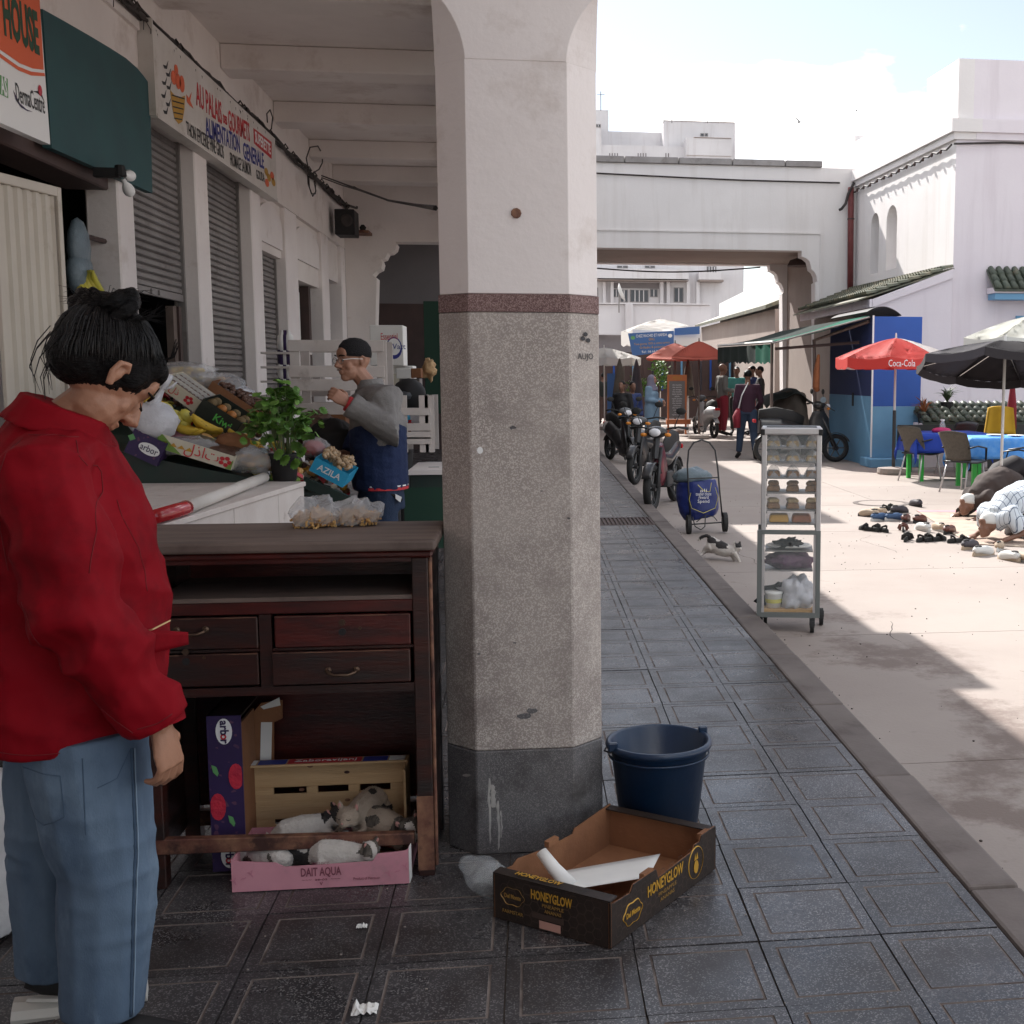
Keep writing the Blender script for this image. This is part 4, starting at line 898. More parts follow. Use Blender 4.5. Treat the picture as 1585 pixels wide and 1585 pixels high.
def std_joints(h=1.7):
    k = h/1.7
    J = dict(pelvis=V3(0,0,.93),waist=V3(0,.0,1.08),chest=V3(0,0,1.27),neck=V3(0,-.01,1.44),head=V3(0,.02,1.585))
    for q,sd in ((-1,'L'),(1,'R')):
        J['sh'+sd]=V3(q*.185,-.01,1.39); J['el'+sd]=V3(q*.23,-.03,1.11); J['wr'+sd]=V3(q*.24,.03,.87); J['hd'+sd]=V3(0,.15,-1); J['pn'+sd]=V3(-q,0,0)
        J['hip'+sd]=V3(q*.09,0,.90); J['kn'+sd]=V3(q*.10,.02,.49); J['an'+sd]=V3(q*.10,-.01,.09); J['ft'+sd]=V3(q*.13,.18,.03)
    for n_ in J:
        if n_[:2] not in ('hd','pn'): J[n_] = J[n_]*k
    J['_k'] = k; return J
def figure(label, loc, rz, J, C, voxel=.016, group=None, head_rot=(0,0,0), build=1.0, hands=True, top_fold=None, leg_fold=None, name='person', skirt=False, capname=None, hairstyle='short', sleeves='long', loose=0.0, topm=None, matfn=None, curl=.5, shoes=True, leg_r=None, sleeve_r=None, torso_r=None, hem=None, eo=0.0, ck=.022):
    t = thing(name, label, 'person', loc, rz, group); k = J['_k']; b = build
    g = lambda q: J[q]
    R_ = lambda *a: [x*k*b for x in a]
    Mh = Matrix.Translation(g('head')) @ Euler(head_rot).to_matrix().to_4x4() @ Matrix.Scale(k,4)
    mb = MB(); tr = torso_r or [(.145,.100),(.125,.095),(.155,.105),(.115,.075)]
    mb.tube([g('pelvis')-V3(0,0,.06*k),g('waist'),g('chest'),g('neck')-V3(0,0,.03*k)], [(a*k*b,c*k*b) for a,c in tr], 14, up=(0,1,0))
    mb.tube([g('neck')-V3(0,0,.04),g('neck'),g('head')-V3(0,0,.03)*k], R_(.060,.052,.050), 10)
    headpts(mb, Mh, eo=eo, ck=ck)
    for s_ in 'LR':
        mb.tube([g('neck')-V3(0,0,.06*k),g('sh'+s_),g('el'+s_),g('wr'+s_)], R_(.055,.050,.038,.026), 9)
        mb.tube([g('hip'+s_),g('kn'+s_),g('an'+s_)], R_(.075,.052,.036), 9); mb.tube([g('an'+s_),g('ft'+s_)], R_(.036,.030), 8, sq=.7)
        if hands: hand(mb, g('wr'+s_), g('hd'+s_), g('pn'+s_), 1 if s_=='R' else -1, curl, k)
    fpart('body', mb, M[C['skin']], t, voxel*.55 if voxel<.012 else voxel*.75, 2)
    # top garment
    cl = .018+loose
    mb = MB(); hm = hem if hem is not None else g('pelvis')-V3(0,0,.04*k)
    if skirt: mb.tube([V3(g('pelvis').x,g('pelvis').y,.12*k),g('pelvis'),g('waist'),g('chest'),g('neck')-V3(0,0,.02*k)], [(.20*k,.17*k),(.19*k*b,.14*k*b),(.15*k*b,.12*k*b),(.18*k*b,.125*k*b),(.09*k,.08*k)], 16, up=(0,1,0))
    else:
        rr = [((a)*k*b+cl,(c)*k*b+cl) for a,c in tr]; rr[-1] = (rr[-1][0]*.75, rr[-1][1]*.9)
        mb.tube([hm,g('waist'),g('chest'),g('neck')-V3(0,0,.02*k)], rr, 18, up=(0,1,0))
    for s_ in 'LR':
        sr = sleeve_r or (.062,.060,.050,.040)
        if sleeves == 'long': mb.tube([g('neck')-V3(0,0,.07*k),g('sh'+s_),g('el'+s_),g('wr'+s_)-(g('wr'+s_)-g('el'+s_))*.06], [x*k*b+cl*.6 for x in sr], 12)
        else: mb.tube([g('neck')-V3(0,0,.07*k),g('sh'+s_),g('el'+s_).lerp(g('sh'+s_),.2)], [x*k*b+cl for x in sr[:3]], 12)
    me = fuse(mb, voxel, 3, .5, top_fold, 'top_garment')
    o = link(topm or 'jacket', me, None, t); me.materials.append(M[C['top']])
    if matfn:
        me.materials.append(M[C['top2']])
        for p in me.polygons: p.material_index = matfn(p.center)
    # trousers
    if not skirt:
        mb = MB(); lr = leg_r or (.100,.078,.062,.058)
        mb.tube([g('pelvis')+V3(0,0,.06*k),g('pelvis')-V3(0,0,.07*k)], [(tr[0][0]*k*b+.01,tr[0][1]*k*b+.012)]*2, 14, up=(0,1,0))
        for s_ in 'LR':
            a = g('an'+s_); mb.tube([g('hip'+s_)+V3(0,0,.03*k),g('hip'+s_).lerp(g('kn'+s_),.3),g('kn'+s_),a.lerp(g('kn'+s_),.1)], R_(lr[0],lr[0]*.97,lr[1],lr[3]), 12)
        fpart('trousers', mb, M[C['legs']], t, voxel, 3, leg_fold)
    if shoes:
        for s_ in 'LR':
            a,f = g('an'+s_),g('ft'+s_); d = (f-a).normalized(); up = V3(0,0,1) if abs(d.z)<.8 else V3(0,1,0)
            part('shoe', MB().tube([a-d*.06*k,a-d*.02*k,a.lerp(f,.5),f,f+d*.035*k],[.030*k,.046*k,.046*k,.043*k,.018*k],10,sq=.72), M[C.get('shoe','black')], t, smooth=True)
    # hair / cap
    T_ = Mh
    if hairstyle == 'short':
        mb = MB().ell((0,-.022,.044),(.080,.094,.088),T_,n=16); fpart('hair', mb, M[C.get('hair','hair')], t, max(.008,voxel*.6), 1)
    elif hairstyle == 'cap':
        mb = MB(); mb.lathe([(.084,.02),(.086,.045),(.080,.080),(.060,.110),(.030,.127),(.001,.131)],20,T_ @ Matrix.Translation((0,-.010,.008)) @ Euler((.12,0,0)).to_matrix().to_4x4(),sy=1.18)
        part(capname or 'cap', mb, M[C['cap']], t, smooth=True)
    elif hairstyle == 'hood':
        mb = MB().ell((0,-.03,.02),(.098,.110,.125),T_,n=14).tube([g('neck')-V3(0,0,.1),g('neck'),g('head')-V3(0,.03,.02)],[.16,.12,.10],12); fpart('hood', mb, M[C['cap']], t, voxel, 2)
    return t, Mh
def folds(a=.004, sx=9, sz=22, seed=0, gate=None):
    def f(p):
        q = Vector((p.x*sx+seed, p.y*sx, p.z*sz)); r = noise.noise(q)*a + noise.noise(q*2.3)*a*.5
        return r if gate is None else r*gate(p)
    return f

# ================================================================== WOMAN IN RED
mk('red_jacket',(.25,.003,.010),.72,(.20,.002,.008),5,.35,500,bd=.0012,spec=.12,dirt=(.13,.002,.006),dsc=5,dth=(.5,.7))
mk('denim',(.115,.170,.245),.85,(.050,.085,.145),5,.5,300,stretch=(1,1,.5),dirt=(.20,.28,.37),dsc=4,dth=(.5,.75),bd=.002)
mk('white_rubber',(.62,.60,.56),.6); mk('gold_zip',(.5,.36,.2),.35,metal=.8)
Wx, Wy = at(92,583,D=2.74).x, CAM.y+2.74
J = std_joints(1.64)
s68 = 1/675.0
def wl_(u, v, lat): return V3(lat, (u-92)*s68, CAM.z-(v-583)*s68)    # local: x = her right (towards viewer), y = forward
J['pelvis']=wl_(78,1075,0); J['waist']=wl_(72,930,0); J['chest']=wl_(66,770,0); J['neck']=wl_(98,648,.0); J['head']=wl_(150,588,0)
J['shR']=wl_(88,715,.185); J['elR']=wl_(128,905,.235); J['wrR']=wl_(221,1083,.20); J['hdR']=V3(.0,.22,-1); J['pnR']=V3(-.55,-.85,-.2)
J['shL']=wl_(80,700,-.185); J['elL']=wl_(90,900,-.22); J['wrL']=wl_(120,1080,-.20); J['hdL']=V3(0,.1,-1)
J['hipR']=wl_(108,1115,.095); J['knR']=wl_(130,1330,.10); J['anR']=wl_(112,1545,.11); J['ftR']=wl_(225,1578,.13)
J['hipL']=wl_(62,1115,-.095); J['knL']=wl_(35,1330,-.11); J['anL']=wl_(20,1540,-.13); J['ftL']=wl_(125,1572,-.15)
J['_k']=1.0
def wfold(p):
    z = p.z; r = noise.noise(Vector((p.x*5+3,p.y*7+z*3,z*10)))*.012 + noise.noise(Vector((p.x*14,p.y*14+z*8,z*22)))*.005
    r += .026*(.30-abs(noise.noise(Vector((p.x*3+7,p.y*7+z*6,z*9-p.y*5)))))*(.4+max(0,1-abs(z-.98)/.25))
    r *= min(1,max(.05,(z-.74)/.12)) if p.x<.15 else 1
    return r*1.25
def jfold(p):
    z = p.z
    r = .0035*noise.noise(Vector((p.x*5,p.y*7-z*5,z*9))) + .0016*noise.noise(Vector((p.x*9,p.y*9+z*12,z*30)))
    g_ = max(0,1-abs(z-.42)/.22)+.6*max(0,1-abs(z-.74)/.12)
    r += .011*g_*(.30-abs(noise.noise(Vector((p.x*4,p.y*6+z*4,z*17)))))*1.0
    return r
RZ = rad(-80)
wo_, Mh = figure('woman in red jacket and blue jeans with black hair bun looking down', (Wx,Wy,0), RZ, J,
    dict(skin='skin_w', top='red_jacket', legs='denim', shoe='black'), voxel=.0065, head_rot=(rad(-50),0,rad(30)), hairstyle='none', eo=.014, ck=.017, loose=.02,
    torso_r=[(.175,.165),(.175,.185),(.185,.165),(.115,.085)], sleeve_r=(.072,.074,.068,.044), leg_r=(.128,.104,.1,.086), top_fold=wfold, leg_fold=jfold, hem=wl_(78,1112,0), curl=.75)
wo_.scale = (1,1,1)
# collar, cuff, pocket flap, zip, hair
def wpt(u,v,lat): return wl_(u,v,lat)
mb = MB().tube([wpt(88,655,0),wpt(108,622,0)+V3(0,0,.0)],[(.115,.105),(.100,.088)],20,up=(0,1,0),caps=False)
fp = fpart('collar', MB().tube([wpt(84,668,0),wpt(93,645,0),wpt(100,628,0)],[(.125,.115),(.108,.100),(.102,.094)],20,up=(0,1,0)), M['red_jacket'], wo_, .007, 2, folds(.003,12,30))
part('cuff', MB().tube([J['wrR']+V3(-.004,-.012,.045),J['wrR']+V3(0,-.003,.008)],[.056,.054],16,caps=False), M['red_jacket'], wo_, smooth=True)
pf = MB().sheet(lambda s,t: wpt(196+60*s, 940+40*t*(1-.55*s)+16*s, .120+.05*(1-s)), 6, 4, thick=.004)
part('pocket_flap', pf, M['red_jacket'], wo_, smooth=True)
part('zip', MB().tube([wpt(196,945,.19),wpt(215,940,.188),wpt(238,930,.175)],.0022,5), M['gold_zip'], wo_)
part('snap_button', MB().cyl(wpt(208,978,.186),wpt(208,978,.196),.006,n=8), M['slat_metal'], wo_)
mk('denim_dark_seam',(.05,.085,.14),.9); mk('denim_light',(.22,.30,.40),.9)
jm = [o_ for o_ in wo_.children if o_.name.startswith('trousers')][0].data
from mathutils.bvhtree import BVHTree
bv = BVHTree.FromPolygons([v.co for v in jm.vertices],[list(p_.vertices) for p_ in jm.polygons])
pts = []
for k in range(46):
    f = k/45; q = wl_(178-18*max(0,f-.35)/.65-4*f, 1114+424*f, .6); h_ = bv.ray_cast(q, Vector((-1,0,0)))
    if h_[0] is not None: pts.append(h_[0]+Vector((.001,0,0)))
part('side_seam', MB().tube(pts,[.0032 if k%3 else .0045 for k in range(len(pts))],5,sq=.6), M['denim_dark_seam'], wo_, smooth=True)
for path_ in ([(176,1116),(160,1150),(132,1160)],[(30,1128),(90,1136),(92,1196),(60,1214),(30,1196)],[(120,1112),(118,1240)]):
    pj = []
    for a_,b_ in zip(path_[:-1],path_[1:]):
        for k in range(8):
            q = wl_(a_[0]+(b_[0]-a_[0])*k/8, a_[1]+(b_[1]-a_[1])*k/8, .6); h_ = bv.ray_cast(q, Vector((-1,0,0)))
            if h_[0] is not None: pj.append(h_[0]+Vector((.0006,0,0)))
    if len(pj) > 2: part('stitching', MB().tube(pj,.0011,4), M['denim_dark_seam'], wo_)
part('seam_ridge', MB().tube([q+Vector((0,.006,0)) for q in pts],.0016,4), M['denim_light'], wo_, smooth=True)
jk = [o_ for o_ in wo_.children if o_.name.startswith('jacket')][0].data
bvj = BVHTree.FromPolygons([v.co for v in jk.vertices],[list(p_.vertices) for p_ in jk.polygons])
def seam(path, r=.0011, m_='seam_red', name='seam', off=.0008):
    pts = []
    for a_,b_ in zip(path[:-1],path[1:]):
        for k in range(10):
            u_ = a_[0]+(b_[0]-a_[0])*k/10; v_ = a_[1]+(b_[1]-a_[1])*k/10; h_ = bvj.ray_cast(wl_(u_,v_,.8), Vector((-1,0,0)))
            if h_[0] is not None: pts.append(h_[0]+Vector((off,0,0)))
    if len(pts) > 2: part(name, MB().tube(pts, r, 5), M[m_], wo_, smooth=True)
mk('seam_red',(.15,.002,.006),.8)
seam([(60,668),(42,720),(34,790),(44,850)]); seam([(128,672),(150,720),(158,790),(150,850)]); seam([(128,668),(100,664),(62,664)])
seam([(66,880),(92,960),(140,1030),(196,1078)]); seam([(-6,1098),(60,1104),(130,1102),(180,1098)]); seam([(196,1068),(222,1062),(243,1050)])
seam([(170,760),(196,830),(206,900)]); seam([(20,690),(16,800),(10,900),(2,1000)])
tq = Mh @ Matrix.Identity(4)
def hp_(x,y,z): return tq @ V3(x,y,z)
mb = MB()
mb.ell((0,-.036,.046),(.091,.116,.104),tq,n=20); mb.ell((0,-.066,.004),(.080,.066,.074),tq,n=16); mb.ell((0,.030,.086),(.072,.060,.040),tq,n=14); mb.ell((.068,.022,.036),(.018,.026,.040),tq,n=10); mb.ell((-.068,.022,.036),(.018,.026,.040),tq,n=10)
def hfold(p):
    q = tq.inverted() @ p; a = math.atan2(q.x, q.z+.05); return .0035*noise.noise(Vector((a*26, q.y*3, 2)))+.002*noise.noise(Vector((a*60,q.y*5,5)))
fpart('hair', mb, M['hair'], wo_, .006, 2, hfold)
hm_ = [o_ for o_ in wo_.children if o_.name.startswith('hair')][0].data
bvh_ = BVHTree.FromPolygons([v.co for v in hm_.vertices],[list(p_.vertices) for p_ in hm_.polygons])
ctr = tq @ V3(0,-.03,.03); top_ = (wl_(158,492,0)-ctr).normalized(); rs_ = random.Random(17); hs_ = MB()
for k in range(420):
    a_ = rs_.uniform(0,2*PI); side_ = top_.orthogonal().normalized(); s2_ = top_.cross(side_); dirn = side_*math.cos(a_)+s2_*math.sin(a_); pts = []; off_ = rs_.uniform(.0002,.0022); w0_ = rs_.uniform(-.12,.12)
    for q in range(9):
        th_ = rad(16+q*rs_.uniform(8.2,10.0)); d_ = (top_*math.cos(th_)+(dirn+side_.cross(top_)*w0_*q*.12)*math.sin(th_)).normalized(); h_ = bvh_.ray_cast(ctr+d_*.4,-d_)
        if h_[0] is None: break
        pts.append(h_[0]+d_*(off_+.0015*math.sin(q+k)))
    if len(pts) > 3: hs_.tube(pts,[.0011]*(len(pts)-1)+[.0003],3,caps=False)
mk('hair_sheen',(.010,.008,.008),.32,spec=.4)
o_ = part('hair_strands', hs_, M['hair_sheen'], wo_, smooth=True); o_['kind'] = 'stuff'
bc = wl_(158,484,0)
mb = MB(); rr_ = random.Random(5)
for k in range(9):
    a = k*.7; c = bc+V3(.024*math.cos(a),.026*math.sin(a*1.3),.020*math.sin(a)); mb.tube([c+V3(.035*math.cos(a+q),.042*math.sin(a+q)*.9,.022*math.sin(a*2+q*1.2)) for q in (0,.6,1.2,1.8,2.4,3.0)],[.006,.013,.017,.017,.013,.006],8)
mb.ell(bc+V3(0,0,-.010),(.052,.066,.044),n=14); mb.ell(bc+V3(0,-.012,.012),(.034,.044,.024),n=12)
fpart('bun', mb, M['hair'], wo_, .0045, 1, lambda p: .0018*noise.noise(p*160))
st = MB(); rr_ = random.Random(11)
for k in range(70):
    a = rr_.uniform(-PI,PI); e = bc+V3(.05*math.cos(a),.055*math.sin(a),rr_.uniform(-.02,.035)); d = V3(math.cos(a),math.sin(a),rr_.uniform(-.2,.7))*rr_.uniform(.015,.05)
    st.tube([e-d*.3,e+d*.5+V3(0,0,.006),e+d+V3(0,0,-.004)],[.0009,.0007,.0003],3,caps=False)
for k in range(12):
    u_ = rr_.uniform(70,94); v_ = rr_.uniform(520,560); x = rr_.uniform(-.03,.08)
    st.tube([wl_(u_+14,v_-14,x),wl_(u_-4,v_+8,x),wl_(u_-8-rr_.uniform(0,8),v_+34,x),wl_(u_-4-rr_.uniform(-4,10),v_+rr_.uniform(50,76),x)],[.0012,.0014,.0011,.0004],3,caps=False)
for k in range(22):
    x = rr_.uniform(-.05,.09); a_ = rr_.uniform(-6,22); st.tube([wl_(195,505,x),wl_(214+rr_.uniform(0,8),500-a_*.3,x),wl_(226+rr_.uniform(0,16),492-a_+rr_.uniform(0,16),x)],[.0012,.0010,.0004],3,caps=False)
for k in range(10):
    x = rr_.uniform(-.03,.06); st.tube([wl_(236,560,x),wl_(247,556,x),wl_(254,540-rr_.uniform(0,12),x)],[.0012,.0010,.0004],3,caps=False)
o_ = part('loose_strands', st, M['hair'], wo_); o_['kind'] = 'stuff'
for q in (-1,1):
    part('eyebrow', MB().tube([hp_(q*.014,.094,.036),hp_(q*.034,.090,.043),hp_(q*.056,.070,.036)],[.003,.004,.002],6), M['hair'], wo_)
    part('eyelashes', MB().tube([hp_(q*.018,.092,.010),hp_(q*.034,.094,.004),hp_(q*.052,.076,.008)],[.001,.0025,.001],5), M['hair'], wo_)
# sneaker stripes on the far shoe
part('shoe_sole', MB().tube([J['anL']+V3(0,-.09,-.065),J['anL']+V3(-.005,.0,-.072),J['ftL']+V3(0,.04,-.012)],[(.045,.03)]*3,10,up=(0,0,1)), M['white_rubber'], wo_)
part('shoe_stripe', MB().tube([J['anL']+V3(.04,-.05,-.02),J['anL']+V3(.045,.02,-.03)],.012,6,sq=.4), M['white_rubber'], wo_)
part('shoe_sole', MB().tube([J['anR']+V3(0,-.07,-.05),J['anR']+V3(.0,.03,-.058),J['ftR']+V3(0,.035,-.012)],[(.044,.02)]*3,10,up=(0,0,1)), M['white_rubber'], wo_)
# white printed sack at the left edge
sk = thing('sack', 'white plastic sack with faint blue print standing behind the woman in red', 'sack', (at(-22,1400,D=3.3).x, yD(3.3), 0))
fpart('sack_body', MB().tube([(0,0,.02),(0,0,.15),(0,0,.33),(.01,0,.45)],[(.09,.14),(.105,.15),(.095,.13),(.07,.05)],14,up=(0,1,0)), mk('sackcloth',(.55,.55,.56),.6,(.5,.5,.52),9,.3,40), sk, .01, 2, folds(.006,10,14,4))

# ================================================================== DRESSER
YD = 0.54
dr = thing('old_dresser', 'old dark red wooden dresser with four drawers and worn legs beside the column', 'dresser', (-0.7, YD+.2, 0))
def dx(u): return at(u,1000,Y=YD).x
def dz(v,u=450): return at(u,v,Y=YD).z
DB = YD+.42
def dpart(name, a, b, m, **k): return part(name, MB().b2(a,b), M[m], dr, world=True, **k)
xl, xrr = dx(150), dx(665)
ztop = dz(850,660); zt2 = ztop+.032
part('top_board', MB().b2((xl-.03,YD-.035,ztop),(dx(679),DB+.02,zt2)), M['wood_top'], dr, world=True, bevel=.008, seg=2)
part('top_moulding', MB().b2((xl-.01,YD-.018,ztop-.022),(dx(673),DB,ztop-.001)), M['oldwood_red'], dr, world=True, bevel=.006)
zsh = dz(925)
dpart('frieze_rail', (dx(214),YD,dz(872)),(dx(640),YD+.03,ztop-.023), 'oldwood_red')
for (u0,u1,nm) in [(640,665,'leg'),(150,214,'x'),]:
    if nm=='leg': dpart('leg',(dx(640),YD-.004,0.0),(dx(665),YD+.05,ztop-.023),'oldwood',bevel=.003)
dpart('leg',(dx(213),YD-.002,0),(dx(240),YD+.05,ztop-.023),'oldwood',bevel=.003)
dpart('leg',(dx(640),DB-.05,0),(dx(665),DB,ztop-.023),'oldwood'); dpart('leg',(dx(213),DB-.05,0),(dx(240),DB,ztop-.023),'oldwood')
part('worn_foot', MB().b2((dx(640)-.001,YD-.0055,0.02),(dx(665)+.001,YD-.0042,.25)), M['wood_worn'], dr, world=True)
dpart('side_panel',(dx(661),YD+.051,.05),(dx(665)-.002,DB-.051,ztop-.023),'oldwood'); dpart('side_panel',(dx(213),YD+.051,.05),(dx(217),DB-.051,ztop-.023),'oldwood')
dpart('corner_strip',(dx(665)+.001,YD+.0,.03),(dx(671),YD+.018,ztop-.024),'wood_worn',bevel=.003)
dpart('back_panel',(dx(240),DB-.03,dz(1310)),(dx(640),DB-.018,ztop-.023),'oldwood_red')
dpart('shelf_board',(dx(240),YD+.006,zsh-.012),(dx(640),DB-.031,zsh),'wood_top'); dpart('rail',(dx(240),YD,dz(950)),(dx(640),YD+.03,zsh-.013),'oldwood_red',bevel=.002)
dpart('divider',(dx(402),YD+.001,dz(1075)),(dx(421),YD+.03,dz(950)-.001),'oldwood'); dpart('rail',(dx(240),YD,dz(1075)),(dx(640),YD+.03,dz(1062)),'oldwood')
dpart('drawer_rail',(dx(240),YD+.003,dz(1007)),(dx(402)-.001,YD+.03,dz(1003)),'oldwood'); dpart('drawer_rail',(dx(421)+.001,YD+.003,dz(1007)),(dx(640),YD+.03,dz(1003)),'oldwood')
part('drawer_bottom', MB().b2((dx(240),YD+.031,dz(1075)),(dx(640),DB-.031,dz(1070))), M['oldwood'], dr, world=True)
for (u0,v0,u1,v1,m_,hd,off) in [(425,952,637,1003,'oldwood_red',None,.006),(420,1007,636,1060,'oldwood',(530,1040),.014),(242,952,401,1003,'oldwood',(296,978),.003),(242,1008,400,1060,'oldwood',None,.002)]:
    d_ = part('drawer', MB().b2((dx(u0)+.002,YD-off,dz(v1)+.002),(dx(u1)-.002,YD+.03,dz(v0)-.002)), M[m_], dr, world=True, bevel=.003)
    part('worn_edge', MB().b2((dx(u0)+.004,YD-off-.0012,dz(v0)-.005),(dx(u1)-.004,YD-off-.0002,dz(v0)-.0032)), M['wood_worn'], d_, world=True)
    cx_ = dx((u0+u1)/2)
    if hd:
        h = at(*hd,Y=YD-off); part('handle', MB().tube([(h.x-.04,h.y,h.z+.006),(h.x-.038,h.y-.018,h.z+.002),(h.x-.02,h.y-.026,h.z-.004),(h.x+.02,h.y-.026,h.z-.004),(h.x+.038,h.y-.018,h.z+.002),(h.x+.04,h.y,h.z+.006)],.0045,7).cyl((h.x-.04,h.y,h.z+.006),(h.x-.04,h.y-.004,h.z+.006),.010,n=8).cyl((h.x+.04,h.y,h.z+.006),(h.x+.04,h.y-.004,h.z+.006),.010,n=8), M['brass'], d_, world=True, smooth=True)
    else:
        kx = at(530 if u0>400 else 288, v0+16 if u0<400 else v0+26, Y=YD-off)
        part('keyhole', MB().cyl(kx,kx-V3(0,.0015,0),.011,n=10), M['black'], d_, world=True); part('lock_plate', MB().cyl(kx+V3(.0,.0,.028),kx+V3(0,-.003,.028),.010,n=8), M['brass'], d_, world=True); part('nail_plate', MB().cyl(kx+V3(.05,0,.01),kx+V3(.05,-.002,.01),.005,n=6), M['brass'], d_, world=True)
# stretcher along the floor, slightly slanted
part('stretcher', MB().prism([at(180,1302,Y=YD-.003),at(641,1290,Y=YD-.003),at(641,1308,Y=YD-.003),at(180,1327,Y=YD-.003)],(0,.03,0)), M['wood_worn'], dr, world=True, bevel=.003)
part('rear_stretcher', MB().b2((dx(240),DB-.05,.05),(dx(640),DB-.02,.10)), M['wood_worn'], dr, world=True)
# small scraps on the dresser
for (u,v,y) in [(318,892,YD+.06),(292,862,YD-.02),(417,861,YD-.02)]:
    p = at(u,v,Y=y)
# chips bags
mk('film',(.80,.82,.85),.20,(.68,.70,.74),8,.6,25,alpha=.34,bd=.02); mk('film_white',(.62,.62,.66),.35,(.54,.54,.58),9,.6,26,bd=.015); mk('film_clear',(.8,.85,.88),.12,alpha=.28,bump=.6,bsc=30); mk('chips',(.68,.42,.16),.7,(.55,.30,.10),30,.4,80)
for (u0,u1,v,lb) in [(456,520,815,'left crumpled clear plastic bag of fried crisps lying on the dresser top'),(516,586,812,'right crumpled clear plastic bag of fried crisps with pointed corner on the dresser top')]:
    c = at((u0+u1)/2,v,z=zt2+.001); hw = (u1-u0)/2*(c.y-CAM.y)/FPX*1.05
    t = thing('crisp_bag', lb, 'bag', c, group='bags of crisps on the dresser')
    r_ = random.Random(u0); mb = MB()
    def bagf(s,q,hw=hw,u0=u0):
        a = 2*PI*s; e = (q-.5)*PI; x = math.cos(a)*math.cos(e)*hw*1.15; y = math.sin(a)*math.cos(e)*.07; z = (math.sin(e)*.5+.5)*(.085+.03*noise.noise(Vector((x*20,u0,y*20))))
        nn = noise.noise(Vector((x*28,y*28,z*28+u0)))*.014 + noise.noise(Vector((x*70,y*70,z*70)))*.005
        return V3(x+nn, y+nn, max(.001,z+nn*1.2))
    part('film', MB().sheet(bagf,40,20), M['film'], t)
    ch = MB()
    for k in range(240):
        a = r_.uniform(0,2*PI); q = math.sqrt(r_.random()); x = math.cos(a)*q*hw*.95; y = math.sin(a)*q*.055; z = r_.uniform(.008,.050*(1-q*.6)+.012)
        E_ = Euler((r_.uniform(0,3),r_.uniform(0,3),r_.uniform(0,3))).to_matrix().to_4x4(); ch.tube([(-.012,0,0),(0,.004,0),(.012,0,0)],.0035,5,M=Matrix.Translation((x,y,z)) @ E_)
    o = part('crisps', ch, M['chips'], t); o['kind'] = 'stuff'
# ================================================================== BOXES UNDER THE DRESSER
# purple arbor box standing upright
Ya = YD+.10
ax0, ax1 = at(323,1200,Y=Ya).x, at(376,1200,Y=Ya).x; azt = at(350,1108,Y=Ya).z
ab = thing('fruit_carton', 'purple raspberry carton reading arbor standing upright under the dresser', 'carton', ((ax0+ax1)/2,Ya,0))
part('front_panel', MB().b2((ax0,Ya,0.004),(ax1,Ya+.006,azt)), M['purple'], ab, world=True)
part('outer_panel', MB().b2((ax0,Ya+.006,0.004),(ax0+.006,Ya+.30,azt)), M['purple'], ab, world=True)
part('top_panel', MB().b2((ax0,Ya+.006,azt-.006),(ax1,Ya+.30,azt)), M['card_dark'], ab, world=True)
xa2 = at(437,1100,Y=Ya+.05).x
YF = Ya+.20
part('inner_flap', MB().prism([at(378,1290,Y=YF),at(378,1120,Y=YF),at(404,1088,Y=YF),at(437,1084,Y=YF),at(437,1112,Y=YF),at(424,1118,Y=YF),at(424,1290,Y=YF)],(0,.006,0)), M['card'], ab, world=True)
part('inner_side', MB().b2((ax1-.012,Ya+.012,.006),(ax1-.004,Ya+.19,azt-.03)), M['card'], ab, world=True)
part('torn_edge', MB().prism([at(403,1094,Y=Ya+.198),at(432,1080,Y=Ya+.198),at(434,1092,Y=Ya+.198),at(408,1098,Y=Ya+.198)],(0,.004,0)), M['paper'], ab, world=True)
part('white_label', MB().prism([at(404,1118,Y=Ya+.198),at(421,1118,Y=Ya+.198),at(419,1205,Y=Ya+.198),at(402,1205,Y=Ya+.198)],(0,.004,0)), M['paper'], ab, world=True)
F = frame(((ax0+ax1)/2,Ya,0),(1,0,0),(0,0,1))
def arbor(F, par, cy, s=1.0, world=True):
    flat(ngon(0,cy,.025*s,.042*s,22),F,M['ink_white'],par,'logo_oval',world=world)
    me = text_mesh('arb',.034*s,.0003,.0006); 
    lettering('arb',F,.036*s,M['purple'],par,.001*s,cy+.012*s,rot=-PI/2,bold=.001*s,up=.0035); lettering('o',F,.036*s,M['ink_red'],par,.001*s,cy-.017*s,rot=-PI/2,bold=.001*s,up=.0035); lettering('r',F,.036*s,M['purple'],par,.001*s,cy-.031*s,rot=-PI/2,bold=.001*s,up=.0035)
arbor(F,ab,dz(1147,350),.95); arbor(F,ab,.055,.95)
for (cy,cx_,r) in [(dz(1215),.030,.040),(dz(1262),-.026,.042)]:
    pts = [(max(-.047,min(.047,cx_+x*.55)),cy+y) for x,y in ngon(0,0,r,r,16)]; flat(pts,F,M['berry'],ab,'raspberry_print')
for (cy,cx_) in [(dz(1205),-.030),(dz(1285),.012)]: flat([(cx_-.010,cy+.018),(cx_+.004,cy+.012),(cx_+.010,cy-.008),(cx_+.006,cy-.018),(cx_-.006,cy-.004)],F,M['green_leaf'],ab,'leaf_print')
